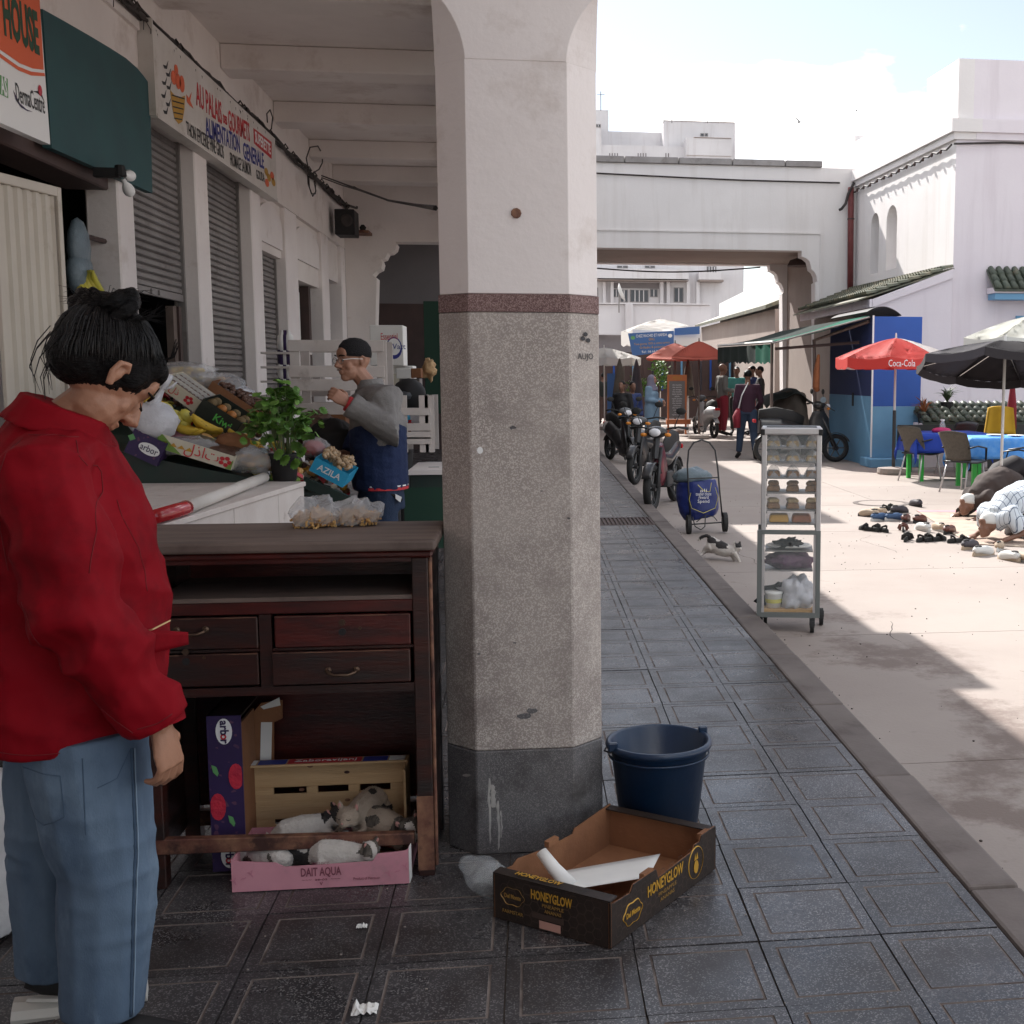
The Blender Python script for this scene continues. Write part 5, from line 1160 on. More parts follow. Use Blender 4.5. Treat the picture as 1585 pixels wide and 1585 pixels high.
# wooden crate on its side
Yk = YD+.26
cr_ = thing('wooden_crate', 'pale wooden fruit crate lying on its side under the dresser behind the kittens', 'crate', (at(506,1200,Y=Yk).x, Yk, 0))
cx0, cx1 = at(378,1200,Y=Yk).x, at(634,1200,Y=Yk).x; ct = at(500,1178,Y=Yk).z; cbz = .012
bd = [(ct, .245/.32)]
rows = [(0,.30),(.38,.68),(.745,1.0)]
hh = ct-cbz
for a,b in rows: part('board', MB().b2((cx0+.012,Yk+.004,ct-b*hh),(cx1-.008,Yk+.012,ct-a*hh)), M['crate_wood'], cr_, world=True, bevel=.0015)
for f in (0.06,.40,.655,.93):
    x = cx0+(cx1-cx0)*f; part('batten', MB().b2((x-.022,Yk-.001,cbz),(x+.022,Yk+.0035,ct-.002)) if f in () else MB().b2((x-.018,Yk+.0125,cbz),(x+.018,Yk+.018,ct-.002)), M['crate_wood'], cr_, world=True)
for f in (.385,.70): pass
for (z0_,z1_) in ((.38,.30),(.745,.68)):
    for (xa_,xb_) in [(q0_*(cx1-cx0),q1_*(cx1-cx0)) for q0_,q1_ in ((0.02,.17),(.37,.435),(.625,.685),(.88,.985))]:
        part('spacer_block', MB().b2((cx0+xa_,Yk+.0045,ct-z0_*hh),(cx0+xb_,Yk+.0115,ct-z1_*hh)), M['crate_wood'], cr_, world=True)
for (u,v) in [(537,1195),(467,1222),(538,1238),(392,1244),(480,1186)]:
    q_ = at(u,v,Y=Yk+.003); flat(ngon(0,0,.009,.005,9),frame(q_,(1,0,0),(0,0,1)),M['wood_worn'],cr_,'wood_knot',up=.0004,th=.0003)
part('side_board', MB().b2((cx0,Yk-.045,ct),(cx1,Yk+.012,ct+.007)), M['crate_wood'], cr_, world=True, bevel=.001); part('side_board', MB().b2((cx0+.01,Yk-.20,.003),(cx1-.005,Yk+.003,.011)), M['crate_wood'], cr_, world=True)
part('end_board', MB().b2((cx0,Yk-.04,.012),(cx0+.011,Yk+.012,ct-.001)), M['crate_wood'], cr_, world=True); part('end_board', MB().b2((cx1-.007,Yk-.12,.012),(cx1,Yk+.012,ct-.001)), M['crate_wood'], cr_, world=True)
FT = frame(((cx0+cx1)/2,Yk-.092,ct+.0035),(1,0,0),(0,0,1)); FTt = frame(((cx0+cx1)/2,Yk-.018,ct+.007),(1,0,0),(0,1,0))
for (a,b,m_) in [(-.245,-.21,'ink_white'),(-.205,-.12,'ink_blue'),(-.115,.11,'ink_red'),(.115,.19,'ink_blue'),(.195,.245,'ink_white')]: flat([(a,-.022),(b,-.022),(b,.022),(a,.022)],FTt,M[m_],cr_,'label_band',up=.0008)
lettering('Zaboravljanj',FTt,.032,M['ink_white'],cr_,0,0,width=.19,up=.0025); 
# pink box
Yp1 = YD-.055; Yp = Yp1
px0, px1 = at(358,1350,Y=Yp).x, at(633,1350,Y=Yp).x; pz = at(500,1326,Y=Yp).z
pk = thing('pink_box', 'pink cardboard tray with dark lettering holding the sleeping kittens', 'box', ((px0+px1)/2,Yp+.12,0))
def cutprof(): 
    w = px1-px0; return [(px0,0.003),(px1,0.003),(px1,pz+.012),(px1-.010,pz+.006),(px1-.09,pz),(px1-.105,pz-.022),(px0+.15,pz-.026),(px0+.125,pz-.012),(px0+.02,pz-.003),(px0,pz+.006)]
part('front_panel', MB().prism([(x,Yp,z) for x,z in cutprof()],(0,.004,0)), M['pink'], pk, world=True)
for x in (px0,px1-.004): part('side_panel', MB().b2((x,Yp+.004,.003),(x+.004,Yp+.26,pz)), M['pink'], pk, world=True)
part('back_panel', MB().b2((px0+.004,Yp+.256,.003),(px1-.004,Yp+.26,pz)), M['pink'], pk, world=True); part('tray_floor', MB().b2((px0+.004,Yp+.004,.003),(px1-.004,Yp+.256,.008)), M['card'], pk, world=True)
part('corner_flap', MB().prism([(px1+.0005,Yp-.001,.004),(px1+.0005,Yp-.001,pz+.014),(px1+.004,Yp+.02,pz+.02),(px1+.004,Yp+.03,.01)],(.002,0,0)), M['paper'], pk, world=True)
FP = frame(((px0+px1)/2,Yp,pz*.45),(1,0,0),(0,0,1))
mk('print_brown',(.22,.06,.09),.6)
lettering('DAIT AQUA',FP,.036,M['print_brown'],pk,0,.008,width=.115,bold=.0006); lettering('FINEST DATES',FP,.011,M['print_brown'],pk,0,.034,width=.05); lettering('~~~  ae-oa  ~~~',FP,.012,M['print_brown'],pk,0,-.014,width=.11); lettering('Product of Morocco',FP,.012,M['print_brown'],pk,.13,-.018,width=.075); lettering('v',FP,.02,M['print_brown'],pk,0,-.026)
for x in (-.22,.22): lettering('Y ~ Y',FP,.03,mk('pink_print%d'%(x>0),(.58,.22,.30),.6),pk,x,.0,rot=.4)
# ---- kittens
mk('fur_white',(.62,.58,.54),.85,(.52,.47,.43),14,.9,90,bd=.006,sheen=.3); mk('fur_black',(.02,.018,.018),.8,(.035,.03,.03),20,.8,90,bd=.006); mk('fur_tabby',(.17,.145,.12),.85,(.045,.036,.03),26,.8,90,stretch=(1,4,1),bd=.006); mk('fur_cream',(.42,.34,.27),.85,(.34,.27,.21),16,.8,90,bd=.006); mk('nose_pink',(.5,.25,.22),.5)
def fur_coat(me, parent, L, n):
    r_ = random.Random(n+len(me.polygons)); vs = []; fs = []; mi = []; polys = me.polygons; N_ = len(polys)
    for k in range(n):
        p_ = polys[r_.randrange(N_)]; c = p_.center; nn = p_.normal; tg = Vector((r_.uniform(-.4,.4), -1.2, -.5)); tg -= nn*tg.dot(nn)
        d = (nn*.75+tg*.8).normalized()*L*r_.uniform(.6,1.3); w = d.cross(nn).normalized()*L*.09; i = len(vs)
        vs += [c+w-nn*.0008, c-w-nn*.0008, c+d]; fs.append((i,i+1,i+2)); mi.append(p_.material_index)
    fm = bpy.data.meshes.new('fur'); fm.from_pydata([tuple(v) for v in vs],[],fs)
    for m_ in me.materials: fm.materials.append(m_)
    for p_,q_ in zip(fm.polygons,mi): p_.material_index = q_
    fm.update(); o = bpy.data.objects.new('fur', fm); COL.objects.link(o); o.parent = parent; o['kind'] = 'stuff'; return o
def kitten(label, loc, rz, cols, patch, pose='side', s=1.0, head_rot=(0,0,0), tail=True, curl=.0, pitch=0, sp=1.0):
    """kitten lying down, facing local +Y; cols = materials, patch(p) -> material index"""
    t = thing('kitten', label, 'kitten', loc, rz, 'kittens resting under the dresser', rot=(pitch,0,rz)); mb = MB()
    mb.tube([(-.01,-.085,.038),(0,-.05,.046),(0,0,.046),(0,.045,.043),(0,.075,.045)],[.026,.045,.043,.037,.028],12)
    Mh_ = Matrix.Translation((0,.103,.054)) @ Euler(head_rot).to_matrix().to_4x4()
    mb.ell((0,0,0),(.034,.031,.030),Mh_,n=14); mb.ell((0,.024,-.010),(.017,.015,.013),Mh_,n=10); mb.ell((.018,.010,-.010),(.014,.014,.012),Mh_,n=8); mb.ell((-.018,.010,-.010),(.014,.014,.012),Mh_,n=8)
    for q in (-1,1):
        mb.tube([(q*.020,-.004,.018),(q*.027,-.005,.034),(q*.030,-.005,.046)],[.013,.009,.002],7,M=Mh_,sq=.5)
        mb.tube([(q*.022*sp,.05,.035),(q*.034*sp,.085,.012),(q*.030*sp,.122,.008)],[.014,.010,.009],7)
        mb.tube([(q*.030,-.055,.030),(q*.050*(.4+.6*sp),-.02,.014),(q*.045*(.4+.6*sp),.03,.008)],[.024,.012,.009],7)
    if tail: mb.tube([(0,-.10,.022),(.03,-.15,.010),(.07,-.16,.008),(.10,-.13,.008)],[.012,.009,.008,.005],7)
    mb.v = [(x*s,y*s,z*s) for x,y,z in mb.v]
    me = fuse(mb,.0045,2,.5,lambda p: .0012*noise.noise(p*140),'body'); o = link('body', me, None, t)
    for c in cols: me.materials.append(M[c])
    Mi = (Matrix.Scale(s,4) @ Mh_).inverted()
    for p in me.polygons: p.material_index = min(len(cols)-1, patch(p.center/s, Mi @ p.center))
    fur_coat(me, t, .0065*s, 2600)
    T_ = Matrix.Scale(s,4) @ Mh_
    part('nose', MB().ell((0,.038,-.006),(.0035,.003,.003),T_,n=8), M['nose_pink'], t, smooth=True)
    for q in (-1,1):
        part('closed_eye', MB().tube([T_@V3(q*.008,.0285,.004),T_@V3(q*.014,.0285,.001),T_@V3(q*.021,.0245,.003)],[.0008,.0014,.0008],5), M['fur_black'], t)
        part('ear_inside', MB().ell((q*.026,.0015,.030),(.006,.002,.010),T_,n=8), M['nose_pink'], t, smooth=True)
    wk = MB()
    for q in (-1,1):
        for a in (-.2,.1,.4): wk.tube([T_@V3(q*.012,.034,-.010),T_@V3(q*.045,.034,-.010+a*.03)],[.0004,.0002],3)
    part('whiskers', wk, M['fur_white'], t)
    return t
nz_ = lambda p,f=22: noise.noise(Vector(p)*f)
def hd(q): return q.length < .05
def kx_(u,Y): return at(u,1290,Y=Y).x
kitten('white kitten with black ears stretched out at the left of the wooden crate', (kx_(475,YD+.15),YD+.15,.060), rad(-80), ['fur_white','fur_black'], lambda p,q: 1 if (hd(q) and (q.z>.014 or (q.y>.0 and abs(q.x)>.014 and q.z>-.008)) ) else 0, s=1.05, head_rot=(rad(28),0,rad(-20)), pitch=rad(12))
kitten('grey tabby kitten with cream body dozing at the right end of the wooden crate', (kx_(592,YD+.15),YD+.15,.060), rad(-128), ['fur_cream','fur_tabby','fur_white'], lambda p,q: (2 if (hd(q) and abs(q.x)<.011 and q.y>.01) else 1) if hd(q) else (1 if nz_(p)>.12 or p.y<-.07 else 0), s=1.15, head_rot=(rad(-15),rad(20),rad(-40)))
kitten('pale kitten lying higher behind the grey tabby against the crate boards', (kx_(568,YD+.215),YD+.215,.095), rad(160), ['fur_cream','fur_black'], lambda p,q: 1 if nz_(p)>.3 or p.y<-.08 else 0, s=1.1)
kitten('white kitten with brown eye patches resting its head on the pink tray edge', (kx_(522,YD-.015),YD-.012,.050), rad(-97), ['fur_white','fur_tabby'], lambda p,q: 1 if (hd(q) and ((abs(q.x)>.010 and q.z>-.006 and q.y>-.012) )) else 0, s=.90, head_rot=(rad(-20),0,rad(-35)), sp=.4, tail=False)
kitten('black and white kitten curled in the middle of the pink tray', (kx_(458,YD),YD+.045,.040), rad(80), ['fur_black','fur_white'], lambda p,q: 1 if (p.y>.03 or nz_(p,14)>.25) else 0, s=.95, head_rot=(rad(-30),0,rad(60)), sp=.4, tail=False)
kitten('white kitten asleep at the left end of the pink tray', (kx_(412,YD),YD+.035,.030), rad(70), ['fur_white','fur_tabby'], lambda p,q: 1 if nz_(p,16)>.35 else 0, s=.85, head_rot=(rad(-30),0,rad(20)), sp=.4, tail=False)
rg = thing('white_cloth', 'crumpled white cloth the kittens lie on inside the wooden crate', 'cloth', (at(470,1290,Y=YD+.13).x,YD+.13,.02))
part('cloth', MB().sheet(lambda s,t: ((s-.35)*.36,(t-.5)*.16, .040+.020*noise.noise(Vector((s*5,t*4,3)))+.03*max(0,.12-s)/.12*(1)), 24, 12, thick=.002), M['paper'], rg, smooth=True)

# ================================================================== HONEYGLOW CARTON
Aq, Bq, Cq = V3(.27,0,0), V3(-.04,.23,0), V3(.62,.48,0)
e1_ = (Bq-Aq).normalized(); e2_ = V3(-e1_.y,e1_.x,0); e2_ = e2_ if e2_.dot(Cq-Aq)>0 else -e2_
L1, L2, H_ = .386, .594, .128; th = .006
hg = thing('pineapple_carton', 'open black HONEYGLOW pineapple carton lying on the tiles in front of the column', 'carton', Aq)
def cpn(name, p0, ex, w, h, m, n_in, z0=.003, notch=None, inner='card'):
    pts = notch or [(0,z0),(w,z0),(w,h),(0,h)]
    P_ = [p0+ex*x+V3(0,0,z) for x,z in pts]
    o = part(name, MB().prism(P_, n_in*(th*.5)), M[m], hg, world=True); part('lining', MB().prism([p+n_in*(th*.5+.0003) for p in P_], n_in*(th*.5)), M[inner], o, world=True); return o
n1 = -e2_; n2 = -e1_
# front-left face (A->B) ; inward is +e2
cpn('short_side', Aq, e1_, L1, H_, 'card_dark', e2_)
cpn('long_side', Aq, e2_, L2, H_, 'card_dark', e1_, notch=[(0,.003),(L2,.003),(L2,H_+.01),(L2-.09,H_+.01),(L2-.10,H_-.006),(L2-.13,H_-.004),(L2-.14,H_-.020),(L2*.42,H_-.026),(L2*.40,H_+.004),(L2*.2,H_+.006),(L2*.17,H_-.012),(.02,H_-.008),(0,H_)])
cpn('long_side', Bq+e2_*0, e2_, L2, H_, 'card_dark', -e1_, notch=[(0,.003),(L2,.003),(L2,H_+.012),(L2*.66,H_-.002),(L2*.64,H_-.016),(L2*.40,H_-.012),(L2*.18,H_+.006),(L2*.14,H_-.006),(0,H_)])
cpn('short_side', Aq+e2_*L2, e1_, L1, H_, 'card_dark', -e2_)
part('carton_floor', MB().prism([Aq+e1_*th+e2_*th,Aq+e1_*(L1-th)+e2_*th,Aq+e1_*(L1-th)+e2_*(L2-th),Aq+e1_*th+e2_*(L2-th)],(0,0,.006)), M['card'], hg, world=True)
for q,(y0_,w_) in enumerate([(0,.034),(L2-.03,.03)]):
    part('rim_flap', MB().prism([Aq+e2_*y0_+V3(0,0,H_+.001),Aq+e1_*L1+e2_*y0_+V3(0,0,H_+.001),Aq+e1_*(L1-.0)+e2_*(y0_+w_)+V3(0,0,H_+.004),Aq+e2_*(y0_+w_)+V3(0,0,H_+.004)],(0,0,.004)), M['card_dark'], hg, world=True)
for (o_,d_) in [(Aq+e2_*(L2*.30),e1_),(Aq+e2_*(L2*.86),e1_),(Bq+e2_*(L2*.40),-e1_)]:
    part('corner_tab', MB().prism([o_+d_*.004+V3(0,0,H_-.006),o_+d_*.02+V3(0,0,H_-.006),o_+d_*.02+V3(0,0,H_+.010),o_+d_*.004+V3(0,0,H_+.012)], e2_*.05), M['card'], hg, world=True)
FA = frame(Aq+e1_*L1/2+V3(0,0,H_/2), -e1_, (0,0,1)); FB = frame(Aq+e2_*L2/2+V3(0,0,H_/2), e2_, (0,0,1))
mk('gold_dim',(.30,.17,.04),.5); mk('hex',(.060,.038,.030),.5)
def outline(pts, F, m_, par, w=.0018):
    n = len(pts); part('printed_outline', MB().tube([F@V3(x,y,.0008) for x,y in pts+[pts[0]]], w, 4, sq=.35), m_, par, world=True)
def shield(F, par, cx_, cy, s, m_):
    p = [(cx_+s*(.038+.0025*math.cos(6*a))*math.cos(a), cy+s*(.025+.0025*math.cos(6*a))*math.sin(a)) for a in [2*PI*k/32 for k in range(32)]]
    outline(p,F,m_,par,.0016*s); lettering('Del Monte',F,.017*s,m_,par,cx_,cy,width=.056*s,bold=.0006)
shield(FA,hg,-.125,.012,1.0,M['gold_dim']); lettering('HONEYGLOW',FA,.036,M['gold'],hg,.005,.034,width=.135,bold=.0008); lettering('PINEAPPLE',FA,.014,M['gold_dim'],hg,.01,.010,width=.07); lettering('ANANAS',FA,.014,M['gold_dim'],hg,.01,-.005,width=.055)
lettering('FARMSTAR',FA,.014,M['gold_dim'],hg,-.125,-.033,width=.07); flat([(-.06,-.030),(.045,-.030),(.045,-.014),(-.06,-.014)],FA,M['hex'],hg); mk('label_pink',(.50,.27,.22),.7)
flat([(-.035,-.056),(.035,-.056),(.035,-.034),(-.035,-.034)],FA,M['label_pink'],hg,'paper_label')
FRm = frame(Aq+e1_*L1/2+e2_*.017+V3(0,0,H_+.0085), -e1_, e2_); lettering('HONEYGLOW',FRm,.028,M['gold'],hg,-.05,0,width=.15,bold=.0006)
shield(FB,hg,-.185,-.005,1.25,M['gold']); lettering('HONEYGLOW',FB,.045,M['gold'],hg,-.01,.020,width=.20,bold=.001); lettering('PINEAPPLE',FB,.016,M['gold_dim'],hg,.0,-.010,width=.10); lettering('ANANAS',FB,.016,M['gold_dim'],hg,.0,-.028,width=.08)
outline(ngon(.17,.005,.045,.048,24),FB,M['gold'],hg); flat(ngon(.17,-.008,.014,.020,12),FB,M['gold'],hg,'pineapple_print'); flat([(.158,.014),(.164,.034),(.170,.016),(.176,.036),(.182,.014)],FB,M['gold'],hg,'leaf_print')
r_ = random.Random(3)
for F_,w_ in ((FA,.19),(FB,.29)):
    mb = MB(); hs = .017
    for i in range(-16,17):
        for j in range(-4,5):
            cx_ = i*hs*1.5; cy = j*hs*1.732+(hs*.866 if i%2 else 0)
            if abs(cx_)>w_-hs or abs(cy)>.060-hs*.9: continue
            a = ngon(cx_,cy,hs*.98,hs*.98,6); b = ngon(cx_,cy,hs*.90,hs*.90,6)
            for q in range(6): mb.add([(a[q][0],a[q][1],.0003),(a[(q+1)%6][0],a[(q+1)%6][1],.0003),(b[(q+1)%6][0],b[(q+1)%6][1],.0003),(b[q][0],b[q][1],.0003)],[(0,1,2,3)],F_)
    part('honeycomb_print', mb, M['hex'], hg, world=True)
# papers in it
pp = thing('paper_sheet', 'white paper sheet with grey marks lying across the black pineapple carton', 'paper', Aq+e1_*.15+e2_*.3+V3(0,0,.01))
def shf(s,t):
    # flat part inside the carton, folding up at the left
    p = Aq + e2_*(.08+.20*t+ .16*s) + e1_*(.045+.26*s)
    return p + V3(0,0,.075+.020*math.sin(s*4)+.012*math.cos(t*3))
part('sheet', MB().sheet(lambda s,t: at(862+150*s-8*t+10*(1-t)*s, 1350-28*s+(32+4*s)*t, Y=.20+.20*(1-t)+.06*s), 10, 5, thick=.001), M['paper'], pp, world=True, smooth=True)
for (u,v) in [(905,1365),(925,1368),(945,1360)]:
    p = at(u,v,Y=.27)
rl = thing('rolled_paper', 'rolled white paper leaning on the left rim of the black pineapple carton', 'paper', at(845,1340,Y=.30))
part('roll', MB().tube([at(838,1318,Y=.335),at(858,1345,Y=.30),at(884,1372,Y=.27)],[.018,.022,.026],14,sq=.8), M['paper'], rl, world=True, smooth=True)
# plastic cup against the column
pc = thing('plastic_bottle', 'crushed clear plastic bottle lying against the column foot', 'bottle', (-.06,.42,.0))
a = at(722,1336,z=.035); b = at(765,1365,z=.05)
part('bottle_body', MB().tube([a.lerp(b,t) for t in (0,.12,.22,.4,.6,.8,1.0)],[.026,.030,.022,.045,.055,.052,.050],16), M['film_clear'], pc, world=True, smooth=True)
# bucket
bc_ = (0.485,0.80,0)
bk = thing('bucket', 'dark blue plastic bucket with a wide rim standing beside the column', 'bucket', bc_)
part('bucket_body', MB().lathe([(.112,.012),(.118,0.0),(.124,.004),(.158,.290),(.160,.292),(.172,.296),(.176,.306),(.172,.316),(.164,.318),(.156,.312),(.120,.018),(.001,.014)],40), M['bucket'], bk, smooth=True)
part('rim_lip', MB().lathe([(.161,.268),(.166,.268),(.168,.276),(.162,.276)],40,closed=True), M['bucket'], bk, smooth=True)
for a in (rad(25),rad(205)):
    c = V3(.172*math.cos(a),.172*math.sin(a),.318); part('handle_lug', MB().box(c,(.03,.018,.03)), M['bucket'], bk, bevel=.004)
part('handle', MB().tube([(.180*math.cos(rad(25)+q*PI/8),.180*math.sin(rad(25)+q*PI/8),.300-.035*math.sin(q*PI/8)) for q in range(9)],.0028,6), M['cable'], bk)
# floor litter
for (u,v,nm,lb) in [(565,1564,'crumpled_tissue','small crumpled white tissue on the dark tiles at the bottom'),(560,1435,'paper_scrap','tiny pale scrap on the dark tiles below the pink tray'),(668,1320,'foil_scrap','bright bit of foil beside the dresser leg')]:
    p = at(u,v,z=.001); t = thing(nm, lb, 'litter', p)
    sz = .03 if nm=='crumpled_tissue' else .014
    part('scrap', MB().sheet(lambda s,q: ((s-.5)*sz*2,(q-.5)*sz*1.6,.002+abs(noise.noise(Vector((s*4,q*4,u))))*sz*.9), 8, 6, thick=.0008), M['paper'], t)
# ================================================================== WHITE COUNTER AND PRODUCE
ZC = .95
c0 = at(472,745,z=ZC); c1 = at(240,815,z=ZC); dv_ = (c0-c1).normalized(); nv_ = V3(-dv_.y,dv_.x,0)
wc = thing('market_counter', 'white painted wooden market counter with chipped edge behind the dresser', 'counter', ((c0.x+c1.x)/2-.5,(c0.y+c1.y)/2,0))
def cq(s,l,z): return c1 + dv_*s + nv_*l + V3(0,0,z-ZC)
Lc = (c0-c1).length
def cbox(a,b,z0,z1,l0,l1): return MB().prism([cq(a,l0,z0),cq(b,l0,z0),cq(b,l1,z0),cq(a,l1,z0)],(0,0,z1-z0))
part('counter_top', cbox(-.4,Lc,ZC-.025,ZC,-.005,1.25), M['white_wood'], wc, world=True, bevel=.004)
for k in range(7): part('plank', cbox(.2,Lc-.35,ZC+.0005,ZC+.006,.14+k*.125,.14+k*.125+.121), M['white_wood'], wc, world=True)
k = 0; a = -.4
while a < Lc-.1:
    b = min(a+.62,Lc-.004); part('front_board', cbox(a,b-.006,.02,ZC-.026,.004,.02), M['white_wood'], wc, world=True, bevel=.002); a += .62
part('end_board', MB().prism([cq(Lc-.02,.021,.02),cq(Lc,.021,.02),cq(Lc,1.2,.02),cq(Lc-.02,1.2,.02)],(0,0,ZC-.046)), M['white_wood'], wc, world=True)
# white roll with red end cap
rt = thing('poster_tube', 'white roll with a shiny red end lying along the white counter', 'roll', at(330,770,z=ZC))
p0, p1, p2 = at(236,801,z=ZC+.03), at(288,786,z=ZC+.03), at(409,739,z=ZC+.03)
part('tube', MB().tube([p1,p2],.026,16), M['sign_white'], rt, world=True, smooth=True); mk('gloss_red',(.45,.015,.02),.2,coat=.5)
part('red_end', MB().tube([p0,p1.lerp(p0,.08),p1],[.027,.029,.030],16), M['gloss_red'], rt, world=True, smooth=True); part('print_mark', MB().tube([p0.lerp(p1,.55)+V3(.012,-.024,.006),p0.lerp(p1,.75)+V3(.014,-.025,.004)],.006,6), M['ink_white'], rt, world=True)
# sloping display stand
mk('stand_green',(.012,.035,.028),.5,(.02,.03,.026),6)
st_ = thing('display_stand', 'dark green sloping produce display stand behind the white counter', 'stand', at(400,745,Y=3.4))
YS0, YS1 = 3.42, 4.75
def edge(pts, Y, off=0): return [at(u,v+off,Y=Y) for u,v in pts]
n0 = [(40,655),(170,692),(400,742),(415,752)]; 
part('side_board', MB().prism(edge([(40,662),(170,697),(398,742),(415,752),(415,768),(40,768)],YS0),(0,.03,0)), M['stand_green'], st_, world=True)
part('deck', MB().prism(edge([(40,600),(240,600),(545,772),(560,790),(560,800),(40,800)],YS1),(0,.03,0)), M['stand_green'], st_, world=True)
A_,B_,C_,D_ = at(60,668,Y=YS0),at(410,745,Y=YS0),at(548,775,Y=YS1-.1),at(238,575,Y=YS1-.1)
def SP(s,t,h=0):  # s along slope 0 (high, left) ..1 (low, right); t depth
    p = A_.lerp(B_,s).lerp(D_.lerp(C_,s),t); return p+V3(0,0,h)
part('slope', MB().sheet(lambda s,t: SP(s,t,-.01), 6, 6, thick=.02), M['stand_green'], st_, world=True)
part('kerb_rail', MB().prism([at(470,738,Y=3.9),at(548,772,Y=3.9),at(548,790,Y=3.9),at(470,755,Y=3.9)],(0,.04,0)), M['stand_green'], st_, world=True)
def tray(name, label, p00, ex, ey, w, d, h, mats_, cat='tray', group=None):
    """open shallow box; p00 near left corner, ex right (along near side), ey into depth"""
    ex = Vector(ex).normalized(); ey = Vector(ey); ey = (ey-ex*ey.dot(ex)).normalized(); ez = ex.cross(ey); ez = ez if ez.z>0 else -ez
    t = thing(name, label, cat, p00, group=group); Q = lambda a,b,c: p00+ex*a+ey*b+ez*c
    f,s_,i_ = mats_
    part('front_panel', MB().prism([Q(0,0,0),Q(w,0,0),Q(w,0,h),Q(0,0,h)], ey*.004), M[f], t, world=True)
    part('back_panel', MB().prism([Q(0,d,0),Q(w,d,0),Q(w,d,h),Q(0,d,h)], -ey*.004), M[s_], t, world=True)
    part('side_panel', MB().prism([Q(0,.004,0),Q(0,d-.004,0),Q(0,d-.004,h),Q(0,.004,h)], ex*.004), M[s_], t, world=True); part('side_panel', MB().prism([Q(w,.004,0),Q(w,d-.004,0),Q(w,d-.004,h),Q(w,.004,h)], -ex*.004), M[s_], t, world=True)
    part('tray_floor', MB().prism([Q(.004,.004,.002),Q(w-.004,.004,.002),Q(w-.004,d-.004,.002),Q(.004,d-.004,.002)], ez*.004), M[i_], t, world=True)
    return t, Q, frame(Q(w/2,0,h/2), ex, ez)
mk('cream_card',(.62,.58,.48),.7,(.56,.52,.42),5); mk('kiwi_black',(.015,.02,.015),.5); mk('sweets',(.30,.17,.06),.5,(.55,.42,.30),60); mk('cyan',(.03,.36,.62),.5); mk('date_brown',(.14,.07,.045),.45,(.08,.04,.03),30,.4,60); mk('lemon',(.68,.58,.08),.45,(.55,.5,.1),9,.2,80); mk('straw',(.55,.02,.035),.3,(.40,.01,.02),30,.3,80); mk('orange_fruit',(.40,.15,.03),.5,bump=.2,bsc=90); mk('kiwi_fruit',(.16,.11,.05),.8)
def slope_ex(v0,v1,Y): a = at(*v0,Y=Y); b = at(*v1,Y=Y); return a,(b-a)
# near row ------------------------------------------------
Yn = 3.40
a,d = slope_ex((192,699),(242,722),Yn-.02)
pb_, Q, F = tray('purple_crate', 'dark purple raspberry carton at the left end of the near produce row', a-V3(0,0,.0), d, (0.15,1,0), d.length, .12, .13, ('purple','purple','card'))
flat(ngon(.02,.0,.055,.030,18),F,M['ink_white'],pb_,'logo_oval'); lettering('arbor',F,.05,M['purple'],pb_,.02,0,up=.004,width=.09); flat([(-.10,.02),(-.08,.04),(-.06,.02),(-.08,.0)],F,M['green_leaf'],pb_,'leaf_print')
a,d = slope_ex((240,692),(357,728),Yn)
db, Q, F = tray('date_box', 'long cream and green date box with Arabic lettering at the front of the display', a, d, (0.15,1,0), d.length, .33, .075, ('cream_card','cream_card','cream_card'))
wq = d.length
flat([(-wq/2,-.036),(-.06,-.036),(-.12,.0),(-wq/2+.02,.037),(-wq/2,.037)],F,M['green_print'],db,'green_print'); flat([(wq/2-.03,-.036),(wq/2,-.036),(wq/2,.02)],F,M['green_print'],db,'green_print')
lettering('لذات',F,.075,M['ink_red'],db,.035,.004,up=.003)
for q in range(5):
    an = q*2*PI/5; flat(ngon(.155+.022*math.cos(an),-.002+.018*math.sin(an),.013,.011,8),F,M['straw'],db,'flower_print')
for q in range(4): flat([(-.17+q*.04,-.01),(-.15+q*.04,.012),(-.13+q*.04,-.006)],F,M['gold'],db,'ornament_print')
def onslope(u,v,Y,h=0): return at(u,v,Y=Y)+V3(0,0,h)
def lump(name,label,u,v,Y,r,m,cat,fold=.02,seed=0,parts_=None,sub='body'):
    p = at(u,v,Y=Y); t = thing(name,label,cat,p); mb = MB()
    def f(s,q):
        a = 2*PI*s; e = (q-.5)*PI; n = V3(math.cos(a)*math.cos(e),math.sin(a)*math.cos(e),math.sin(e)); k_ = 1+fold*12*noise.noise(n*2.2+V3(seed,0,0))+fold*5*noise.noise(n*6+V3(0,seed,0)); return V3(n.x*r[0]*k_,n.y*r[1]*k_,n.z*r[2]*k_)
    part(sub, mb.sheet(f,26,14), M[m], t, smooth=True); return t
